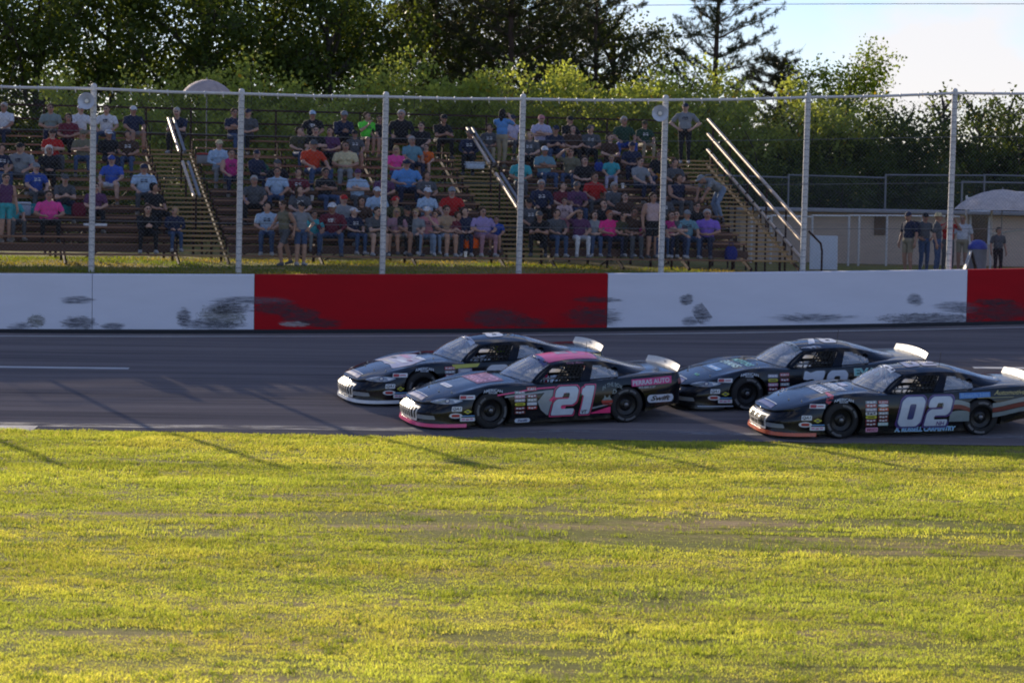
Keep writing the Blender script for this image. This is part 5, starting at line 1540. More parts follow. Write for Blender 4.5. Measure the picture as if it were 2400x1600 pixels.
# zones: 0 skin, 1 shirt, 2 trousers, 3 shoes, 4 forearm, 5 calf, 6 sleeve, 7 dark (eyes), 8 lips
def body_mesh(name, prims, k=.022, vox=VOX):
    """prims: ('c', a, b, ra, rb, zone) tapered limb or ('e', centre, radii, zone[, rot]) ellipsoid"""
    lo, hi = np.full(3, 9.), np.full(3, -9.)
    for p in prims:
        if p[0] == 'c': r = max(p[3], p[4]); pts = [p[1], p[2]]
        else: r = max(p[2]); pts = [p[1]]
        for q in pts: lo = np.minimum(lo, np.array(q) - r); hi = np.maximum(hi, np.array(q) + r)
    lo -= .05; hi += .05
    n = np.ceil((hi - lo) / vox).astype(int) + 1
    D = np.full(n, .2, np.float32)
    ax = [lo[i] + vox * np.arange(n[i]) for i in range(3)]
    def field(p, X, Y, Z):
        if p[0] == 'c':
            a, b = np.array(p[1], float), np.array(p[2], float); d = b - a; L2 = max(d @ d, 1e-9)
            t = np.clip(((X - a[0]) * d[0] + (Y - a[1]) * d[1] + (Z - a[2]) * d[2]) / L2, 0, 1)
            return np.sqrt((X - a[0] - t * d[0]) ** 2 + (Y - a[1] - t * d[1]) ** 2 + (Z - a[2] - t * d[2]) ** 2) - (p[3] + (p[4] - p[3]) * t)
        c, r = p[1], p[2]; x, y, z = X - c[0], Y - c[1], Z - c[2]
        if len(p) > 4 and p[4]:
            s, co = math.sin(p[4]), math.cos(p[4]); y, z = y * co + z * s, -y * s + z * co
        q = np.sqrt((x / r[0]) ** 2 + (y / r[1]) ** 2 + (z / r[2]) ** 2)
        return (q - 1) * min(r)
    for p in prims:
        if p[0] == 'c': r = max(p[3], p[4]) + .07; a = np.minimum(p[1], p[2]) - r; b = np.maximum(p[1], p[2]) + r
        else: r = np.array(p[2]) * 1.0 + .08; a = np.array(p[1]) - r; b = np.array(p[1]) + r; 
        if p[0] == 'e' and len(p) > 4 and p[4]: rr = max(p[2]) + .08; a = np.array(p[1]) - rr; b = np.array(p[1]) + rr
        i0 = np.clip(((a - lo) / vox).astype(int), 0, n - 1); i1 = np.clip(((b - lo) / vox).astype(int) + 2, 1, n)
        sl = tuple(slice(x, y) for x, y in zip(i0, i1))
        X, Y, Z = np.meshgrid(*[ax[i][sl[i]] for i in range(3)], indexing='ij', sparse=True)
        f = field(p, X, Y, Z).astype(np.float32)
        kk = .006 if (p[0] == 'c' and max(p[3], p[4]) < .013) else k
        g = D[sl]; h = np.clip(.5 + .5 * (g - f) / kk, 0, 1)
        D[sl] = g * (1 - h) + f * h - kk * h * (1 - h)
    V, Q = surface_nets(D, lo, vox)
    cen = V[Q].mean(1)
    best = np.full(len(cen), 9., np.float32); zone = np.zeros(len(cen), np.int32)
    for p in prims:
        f = field(p, cen[:, 0], cen[:, 1], cen[:, 2]); z = p[5] if p[0] == 'c' else p[3]
        if z in (1, 2): f = f - .004
        if z in (7, 8): f = f - .010
        m = f < best; best[m] = f[m]; zone[m] = z
    me = np_mesh(name, V, Q, True)
    me.polygons.foreach_set('material_index', zone)
    return me
def hand(side, w, d, palm_n, zone=0, curl=.5, s=1.0):
    """palm and five bent fingers; w wrist, d pointing direction, palm_n palm facing"""
    w, d, pn = Vector(w), Vector(d).normalized(), Vector(palm_n); pn = (pn - d * pn.dot(d)).normalized(); sd = d.cross(pn).normalized() * side
    P = [('c', tuple(w), tuple(w + d * .075 * s), .026 * s, .036 * s, zone)]
    for k, (o, L) in enumerate(((-.030, .072), (-.010, .082), (.010, .077), (.029, .060))):
        b = w + d * .085 * s + sd * o * s
        m = b + (d * math.cos(curl * .5) + pn * math.sin(curl * .5)) * L * .55 * s
        e = m + (d * math.cos(curl * 1.6) + pn * math.sin(curl * 1.6)) * L * .55 * s
        P += [('c', tuple(b), tuple(m), .0105 * s, .0098 * s, zone), ('c', tuple(m), tuple(e), .0098 * s, .0085 * s, zone)]
    t0 = w + d * .03 * s - sd * .03 * s; t1 = t0 + (d * .6 - sd * .7 + pn * .3).normalized() * .045 * s; t2 = t1 + (d * .9 - sd * .1 + pn * .4).normalized() * .035 * s
    P += [('c', tuple(t0), tuple(t1), .014 * s, .012 * s, zone), ('c', tuple(t1), tuple(t2), .012 * s, .0095 * s, zone)]
    return P
def head(c, turn=0.0, nod=0.0):
    """head centred on c, facing -Y"""
    c = Vector(c); M = Matrix.Rotation(turn, 3, 'Z') @ Matrix.Rotation(nod, 3, 'X')
    q = lambda x, y, z: tuple(c + M @ Vector((x, y, z)))
    P = [('e', q(0, .008, .022), (.079, .097, .096), 0), ('e', q(0, -.012, -.045), (.061, .072, .070), 0), ('e', q(0, -.050, -.092), (.026, .022, .020), 0),
         ('c', q(0, -.082, .016), q(0, -.104, -.026), .0095, .0145, 0), ('c', q(.074, .012, .015), q(.077, .018, -.02), .014, .011, 0), ('c', q(-.074, .012, .015), q(-.077, .018, -.02), .014, .011, 0),
         ('c', q(-.028, -.079, .018), q(.0 - .024, -.080, .018), .011, .011, 7), ('c', q(.028, -.079, .018), q(.024, -.080, .018), .011, .011, 7), ('c', q(-.018, -.082, -.060), q(.018, -.082, -.060), .009, .009, 8)]
    return P, M
def arm(side, sh, el, wr, hd, pn, curl=.5, thick=1.0, hs=1.0):
    sh, el, wr = Vector(sh), Vector(el), Vector(wr)
    m = sh.lerp(el, .62)
    return [('c', tuple(sh), tuple(m), .062 * thick, .062 * thick, 6), ('c', tuple(m), tuple(el), .041 * thick, .038 * thick, 4 if thick < 9 else 6), ('c', tuple(el), tuple(el.lerp(wr, .3)), .040 * thick, .040 * thick, 4), ('c', tuple(el.lerp(wr, .3)), tuple(wr), .039 * thick, .026 * thick, 4)] + hand(side, wr, hd, pn, 0, curl, hs)
def torso(hip, ch, g=1.0, fem=False):
    """hip and chest centres"""
    hip, ch = Vector(hip), Vector(ch); mid = hip.lerp(ch, .45); t = math.atan2((ch - hip).y, (ch - hip).z)
    up = (ch - hip).normalized()
    P = [('e', tuple(hip), (.168 * g, .118 * g, .115), 2), ('e', tuple(mid), (.162 * g, .125 * g, .18), 1, -t), ('e', tuple(ch), (.178 * (g * .5 + .5), .118 * (g * .5 + .5), .175), 1, -t),
         ('c', tuple(ch + up * .085 + Vector((-.115, 0, 0))), tuple(ch + up * .085 + Vector((.115, 0, 0))), .066, .066, 1),
         ('c', tuple(ch + up * .17 + Vector((-.03, .015, 0))), tuple(ch + up * .105 + Vector((-.15, .01, 0))), .048, .050, 1), ('c', tuple(ch + up * .17 + Vector((.03, .015, 0))), tuple(ch + up * .105 + Vector((.15, .01, 0))), .048, .050, 1)]
    if fem: P += [('e', tuple(ch + Vector((.065, -.085, -.01))), (.055, .05, .055), 1), ('e', tuple(ch + Vector((-.065, -.085, -.01))), (.055, .05, .055), 1)]
    return P, up
def leg(side, hip, kn, an, toe, g=1.0):
    hip, kn, an, toe = Vector(hip), Vector(kn), Vector(an), Vector(toe)
    m = hip.lerp(kn, .68)
    return [('c', tuple(hip), tuple(m), .088 * g, .070 * g, 2), ('c', tuple(m), tuple(kn), .066 * g, .056, 5), ('c', tuple(kn), tuple(kn.lerp(an, .35)), .054, .054, 5), ('c', tuple(kn.lerp(an, .35)), tuple(an), .053, .036, 5),
            ('c', tuple(an + Vector((0, .03, -.035))), tuple(toe), .042, .034, 3), ('c', tuple(an), tuple(an + Vector((0, .02, -.04))), .042, .046, 3)]
HEADS = {}
def person_pose(name, hip, chest, headc, arms, legs, g=1.0, turn=0.0, nod=0.0, fem=False):
    P, up = torso(hip, chest, g, fem)
    ch = Vector(chest); hc = Vector(headc)
    nb = ch + up * .15
    P += [('c', tuple(nb - up * .04), tuple(hc + Vector((0, .02, -.05))), .060, .056, 0)]
    hp, M = head(hc, turn, nod); P += hp
    for a in arms: P += arm(*a)
    for l in legs: P += leg(*l, g if g < 1.15 else 1.12)
    HEADS[name] = Matrix.Translation(hc) @ M.to_4x4()
    return body_mesh(name, P)
def sit_legs(spread=.0, fwd=0.0, g=1.0):
    L = []
    for s in (1, -1):
        kx = .11 + spread
        L.append((s, (s * .088, -.01, .085), (s * kx, -.43, .10), (s * (kx + .01), -.40 - fwd, -.345), (s * (kx + .03), -.52 - fwd, -.385)))
    return L
def stand_legs(step=0.0):
    return [(1, (.088, 0, .90), (.095, -.03 - step, .49), (.10, .0 - step * .9, .085), (.115, -.13 - step * .9, .036)), (-1, (-.088, 0, .90), (-.095, -.03 + step, .49), (-.10, .02 + step * 1.4, .085 + abs(step) * .25), (-.115, -.11 + step * 1.4, .036 + abs(step) * .1))]
def SA(s, el, wr, d, pn, curl=.5, sh=(.185, .01, .520)):          # seated arm
    return (s, (s * sh[0], sh[1], sh[2]), (s * el[0], el[1], el[2]), (s * wr[0], wr[1], wr[2]), (s * d[0], d[1], d[2]), (s * pn[0], pn[1], pn[2]), curl)
POSE = {}
H0, C0, D0 = (0, 0, .10), (0, .0, .42), (0, -.02, .745)
POSE['sit_knees'] = person_pose('sit_knees', H0, C0, D0, [SA(s, (.25, -.12, .30), (.15, -.33, .185), (-.1, -1, -.1), (0, 0, -1), .3) for s in (1, -1)], sit_legs(.03))
POSE['sit_wide'] = person_pose('sit_wide', H0, (0, -.03, .42), (0, -.07, .745), [SA(s, (.27, -.12, .30), (.20, -.34, .20), (-.3, -1, -.2), (0, 0, -1), .5) for s in (1, -1)], sit_legs(.10), 1.0, .25)
POSE['sit_crossed'] = person_pose('sit_crossed', H0, C0, D0, [SA(1, (.25, -.08, .32), (-.02, -.20, .36), (-1, .1, .15), (0, 1, 0), .5), SA(-1, (.25, -.08, .31), (-.04, -.17, .31), (-1, .05, .1), (0, 1, 0), .5)], sit_legs(.04), 1.05, -.15)
POSE['sit_lean'] = person_pose('sit_lean', H0, (0, -.15, .385), (0, -.30, .70), [SA(s, (.20, -.36, .22), (.05, -.50, .26), (-.5, -.8, .2), (-1, 0, 0), .9, (.18, -.14, .475)) for s in (1, -1)], sit_legs(.06), 1.0, .1, .05)
POSE['sit_lap'] = person_pose('sit_lap', H0, C0, D0, [SA(s, (.25, -.05, .29), (.08, -.24, .22), (-.8, -.5, .1), (0, 0, -1), .6) for s in (1, -1)], sit_legs(-.01), .95, .3, 0, True)
POSE['sit_raise'] = person_pose('sit_raise', H0, C0, D0, [SA(1, (.32, -.12, .62), (.12, -.17, .80), (-1, -.1, .15), (0, -.2, -1), .3), SA(-1, (.25, -.08, .30), (.12, -.30, .21), (-.4, -1, 0), (0, 0, -1), .5)], sit_legs(.02), .95, -.2, 0, True)
POSE['sit_drink'] = person_pose('sit_drink', H0, C0, D0, [SA(1, (.24, -.20, .34), (.07, -.30, .52), (-.3, -.2, 1), (-1, 0, 0), 1.0), SA(-1, (.25, -.08, .30), (.14, -.32, .20), (-.2, -1, 0), (0, 0, -1), .4)], sit_legs(.05), 1.0, -.5)
POSE['sit_point'] = person_pose('sit_point', H0, (0, -.06, .42), (0, -.10, .745), [SA(1, (.36, -.22, .50), (.56, -.40, .48), (.8, -.6, -.1), (0, 0, -1), .2), SA(-1, (.25, -.10, .30), (.14, -.32, .20), (-.2, -1, 0), (0, 0, -1), .5)], sit_legs(.03), .95, .6, 0, True)
POSE['sit_turned'] = person_pose('sit_turned', H0, C0, D0, [SA(s, (.24, -.08, .30), (.12, -.30, .22), (-.5, -1, .1), (0, 0, -1), .5) for s in (1, -1)], sit_legs(.0), .98, .95)
POSE['sit_large'] = person_pose('sit_large', (0, -.01, .11), (0, -.02, .42), D0, [SA(s, (.31, -.10, .30), (.17, -.34, .24), (-.6, -.8, .1), (0, 0, -1), .5, (.215, .01, .525)) for s in (1, -1)], sit_legs(.06), 1.38)
ST = lambda s, el, wr, d, pn, curl=.4: (s, (s * .185, .01, 1.37), (s * el[0], el[1], el[2]), (s * wr[0], wr[1], wr[2]), (s * d[0], d[1], d[2]), (s * pn[0], pn[1], pn[2]), curl)
SH, SCh, SHd = (0, 0, .93), (0, 0, 1.27), (0, -.03, 1.60)
POSE['stand'] = person_pose('stand', SH, SCh, SHd, [ST(s, (.25, .03, 1.10), (.27, -.05, .86), (0, -.1, -1), (-1, 0, 0)) for s in (1, -1)], stand_legs(), 1.0, .2)
POSE['stand_hips'] = person_pose('stand_hips', SH, SCh, SHd, [ST(s, (.37, .06, 1.14), (.20, -.07, 1.0), (-.6, -.4, -.4), (-1, 0, 0)) for s in (1, -1)], stand_legs(), 1.02, -.3)
POSE['stand_camera'] = person_pose('stand_camera', SH, SCh, SHd, [ST(s, (.27, -.20, 1.28), (.10, -.27, 1.50), (-.3, -.1, 1), (-1, 0, 0), .9) for s in (1, -1)], stand_legs(.04), .96, 0, 0, True)
POSE['walk'] = person_pose('walk', SH, (0, -.04, 1.27), (0, -.08, 1.61), [ST(1, (.24, .14, 1.12), (.24, .10, .88), (0, -.2, -1), (-1, 0, 0)), ST(-1, (.24, -.12, 1.13), (.20, -.30, .98), (-.2, -1, -.2), (-1, 0, 0))], stand_legs(.20), .95, .3, 0, True)
POSE['bend'] = person_pose('bend', (0, .10, .88), (0, -.22, 1.06), (0, -.50, 1.15), [(s, (s * .19, -.30, 1.13), (s * .22, -.42, .88), (s * .14, -.52, .66), (0, -.3, -1), (-s, 0, 0), .7) for s in (1, -1)],
                           [(s, (s * .088, .10, .86), (s * .10, -.06, .50), (s * .10, .10, .085), (s * .11, -.04, .036)) for s in (1, -1)], 1.0, 0, .4)
def driver_mesh():
    P, up = torso((0, 0, .10), (0, -.02, .40), 1.0)
    P += [('e', (0, -.01, .70), (.125, .145, .135), 7), ('c', (0, 0, .52), (0, 0, .64), .06, .06, 1)]
    for s in (1, -1): P += [('c', (s * .19, 0, .50), (s * .22, -.22, .42), .06, .052, 1), ('c', (s * .22, -.22, .42), (s * .12, -.42, .52), .05, .04, 1)] + hand(s, (s * .12, -.42, .52), (-s * .3, -.5, .6), (-s, 0, 0), 3, 1.0)
    return body_mesh('driver', P)
# ---- head wear and hair, shared; origin at the head's centre, facing -Y
def dome(r, z0, z1, n=16, m=7, off=(0, .008, .022)):
    V, Fc = [], []
    for i in range(m + 1):
        t = math.radians(lerp(z0, z1, i / m))
        for k in range(n):
            a = 2 * math.pi * k / n; V.append((off[0] + r[0] * math.cos(t) * math.cos(a), off[1] + r[1] * math.cos(t) * math.sin(a), off[2] + r[2] * math.sin(t)))
    for i in range(m):
        for k in range(n): Fc.append((i * n + k, i * n + (k + 1) % n, (i + 1) * n + (k + 1) % n, (i + 1) * n + k))
    return V, Fc
def cap_mesh():
    mb = MB().add(*dome((.090, .108, .103), 6, 89))
    V = []
    for (r0, z) in ((0, .033), (1, .018)):
        for k in range(9):
            a = math.pi * (1.12 + .76 * k / 8); V.append((.090 * math.cos(a) * (1 - .1 * r0), .008 + .108 * math.sin(a) - r0 * .075 * abs(math.sin(a)) ** .5, z - .018 * r0 * abs(math.cos(a))))
    n = 9
    V2 = V + [(x, y, z + .006) for x, y, z in V]
    Fc = [(k, k + 1, n + k + 1, n + k) for k in range(8)] + [(2 * n + k, 3 * n + k, 3 * n + k + 1, 2 * n + k + 1) for k in range(8)] + [(n + k, n + k + 1, 3 * n + k + 1, 3 * n + k) for k in range(8)]
    return mb.add(V2, Fc).mesh('cap', 50)
def hair_mesh(kind):
    rg = np.random.default_rng(5)
    prim = [('e', (0, .022, .042), (.088, .100, .093), 0), ('e', (0, .055, .0), (.082, .062, .088), 0)]
    if kind == 'long':
        prim += [('c', (.055, .05, .02), (.070, .05, -.20), .042, .030, 0), ('c', (-.055, .05, .02), (-.070, .05, -.20), .042, .030, 0), ('c', (0, .075, .0), (0, .085, -.24), .060, .045, 0)]
    elif kind == 'bob':
        prim += [('c', (.062, .03, .02), (.075, .02, -.085), .036, .030, 0), ('c', (-.062, .03, .02), (-.075, .02, -.085), .036, .030, 0), ('c', (0, .07, .0), (0, .07, -.10), .06, .05, 0)]
    elif kind == 'tail':
        prim += [('c', (0, .10, .03), (0, .15, -.02), .03, .034, 0), ('c', (0, .15, -.02), (0, .13, -.16), .034, .015, 0)]
    me = body_mesh('hair', prim, .02, .011)
    return me
def hat_mesh():
    return MB().lathe([(.155, .030), (.150, .024), (.095, .042), (.092, .085), (.075, .125), (.0, .13)], 22, Matrix.Translation((0, .008, 0))).mesh('sun_hat', 60)
HW = {'cap': cap_mesh(), 'short': hair_mesh('short'), 'long': hair_mesh('long'), 'bob': hair_mesh('bob'), 'tail': hair_mesh('tail'), 'hat': hat_mesh()}
for me in HW.values(): me.materials.append(None)
for me in POSE.values():
    for k in range(9): me.materials.append(None)
def cloth(c):
    k = 'cloth_%.3f_%.3f_%.3f' % c
    if k in _MC: return _MC[k]
    m = mat(k, c, .85, 0, .20, 5, 0, spec=.25)
    nt = m.node_tree; n = noise(nt, 11, 3, .55, (1, 1, .6), dist=1.6)
    bump(nt, nt.nodes['Principled BSDF'], n.outputs['Fac'], 1.0, .05)
    return m
SKIN = [(.40, .235, .165), (.34, .19, .13), (.46, .29, .22), (.27, .145, .095)]
CLR = {'white': (.56, .58, .62), 'grey': (.22, .24, .26), 'dgrey': (.08, .085, .095), 'black': (.016, .016, .019), 'navy': (.022, .028, .060), 'blue': (.03, .07, .30), 'royal': (.045, .10, .42), 'sky': (.10, .26, .55), 'lblue': (.34, .46, .60),
       'red': (.40, .02, .018), 'orange': (.60, .12, .02), 'redor': (.50, .05, .02), 'pink': (.70, .07, .30), 'hot': (.70, .03, .22), 'salmon': (.48, .20, .22), 'mauve': (.34, .19, .23), 'magenta': (.42, .03, .18), 'lime': (.12, .70, .06), 'green': (.02, .055, .035),
       'teal': (.05, .34, .38), 'cream': (.52, .46, .28), 'tan': (.34, .24, .15), 'olive': (.06, .06, .03), 'maroon': (.13, .022, .035), 'plum': (.10, .04, .10), 'purple': (.22, .13, .52), 'lav': (.44, .43, .58), 'brown': (.06, .035, .025), 'denim': (.05, .085, .17),
       'ldenim': (.18, .24, .34), 'khaki': (.30, .26, .18), 'camo': (.16, .15, .10), 'gteal': (.13, .26, .32), 'ggrey': (.20, .25, .24), 'floral': (.46, .34, .34), 'tie': (.30, .24, .45), 'hbrown': (.055, .032, .018), 'hblack': (.012, .010, .010), 'hblond': (.34, .24, .11), 'hgrey': (.36, .35, .34), 'hwhite': (.6, .58, .55), 'hred': (.30, .09, .03)}
def print_mat(c):
    k = 'print_' + c
    if k not in _MC:
        m, nt, b = new_mat(k); n = noise(nt, 26, 2, .5, (1, 1, 2.2)); r = ramp(nt, [(.48, (0, 0, 0)), (.54, (1, 1, 1))]); nt.links.new(n.outputs['Fac'], r.inputs['Fac'])
        b.inputs['Base Color'].default_value = (*CLR[c], 1); b.inputs['Roughness'].default_value = .8; nt.links.new(r.outputs['Color'], b.inputs['Alpha']); _MC[k] = m
    return _MC[k]
def person(label, mesh, loc, rz, sc, shirt, pants, hw, hcol, skin=0, sleeves='short', legs='long', wide=1.0, cat='person', mirror=False, pr=None):
    t = empty('person', loc); t.rotation_euler = (0, 0, rz); wide *= 1.10; t.scale = (sc * wide * (-1 if mirror else 1), sc * (wide * .5 + .5), sc)
    tag(t, label, 'person', 'spectators')
    b = bpy.data.objects.new('body', POSE[mesh]); COL.objects.link(b); b.parent = t
    sk = mat('skin_%d' % skin, SKIN[skin], .55, 0, .10, 9, spec=.4)
    sh, pn = cloth(CLR[shirt]), cloth(CLR[pants])
    ms = [sk, sh, pn, cloth((.10, .10, .11)) if skin % 2 else cloth((.35, .35, .36)), sh if sleeves == 'long' else sk, pn if legs == 'long' else sk, sk if sleeves == 'tank' else sh, mat('eye_dark', (.04, .03, .028), .5), mat('lip', (.34, .13, .11), .5)]
    for k, m in enumerate(ms):
        b.material_slots[k].link = 'OBJECT'; b.material_slots[k].material = m
    if pr and mesh in ('sit_knees', 'sit_wide', 'sit_drink', 'sit_turned', 'stand', 'stand_hips'):
        zz = .44 if mesh.startswith('sit') else 1.29; yy = -.03 if mesh == 'sit_wide' else 0
        V = [(-.075 + .03 * a, yy - .137 + .9 * (-.075 + .03 * a) ** 2 * 1.6, zz - .045 + .045 * q) for a in range(6) for q in range(3)]
        Fq = [(a * 3 + q, (a + 1) * 3 + q, (a + 1) * 3 + q + 1, a * 3 + q + 1) for a in range(5) for q in range(2)]
        MB().add(V, Fq).obj('shirt_print', print_mat(pr), t, 60)
    if hw:
        def wear(kind, col, nm):
            o = bpy.data.objects.new(nm, HW[kind]); COL.objects.link(o); o.parent = t; o.matrix_local = HEADS[mesh]
            o.material_slots[0].link = 'OBJECT'; o.material_slots[0].material = cloth(CLR[col])
        kinds = hw.split('+')
        for kd, c in zip(kinds, hcol.split('+')):
            wear(kd, c, 'cap' if kd == 'cap' else 'sun_hat' if kd == 'hat' else 'hair')
    return t
# ================================================================== the crowd: (head-top pixel x, y, pose, size, shirt, trousers, head wear, its colour, options, label)
def row_pos(px, i, dv=.34):
    """point on row i of the stand straight behind photograph column px"""
    v = RUN * i + dv
    r = ray(px, 420)                   # x = r.x * y
    o = ST_O + ST_V * v
    u = (r.x * o.y - o.x) / (ST_U.x - r.x * ST_U.y)
    return o + ST_U * u, u
SITH, STANDH = .875, 1.73
def seat(px, py, sc):
    best = None
    for i in range(ROWS):
        p, u = row_pos(px, i)
        z = ST_O.z + seat_z(i)
        e = abs(project((p.x, p.y, z + SITH * sc))[1] - py)
        if best is None or e < best[0]: best = (e, i, p, z)
    return best[1], Vector((best[2].x, best[2].y, best[3] + .004))
def stand_on(px, py, sc):
    best = None
    for i in range(-1, ROWS):
        p, u = row_pos(px, max(i, 0), -.02 if i >= 0 else -.75)
        z = ST_O.z + foot_z(i) if i >= 0 else upper_z(p.x, p.y)
        e = abs(project((p.x, p.y, z + STANDH * sc))[1] - py)
        if best is None or e < best[0]: best = (e, i, p, z)
    return Vector((best[2].x, best[2].y, best[3] + .003))
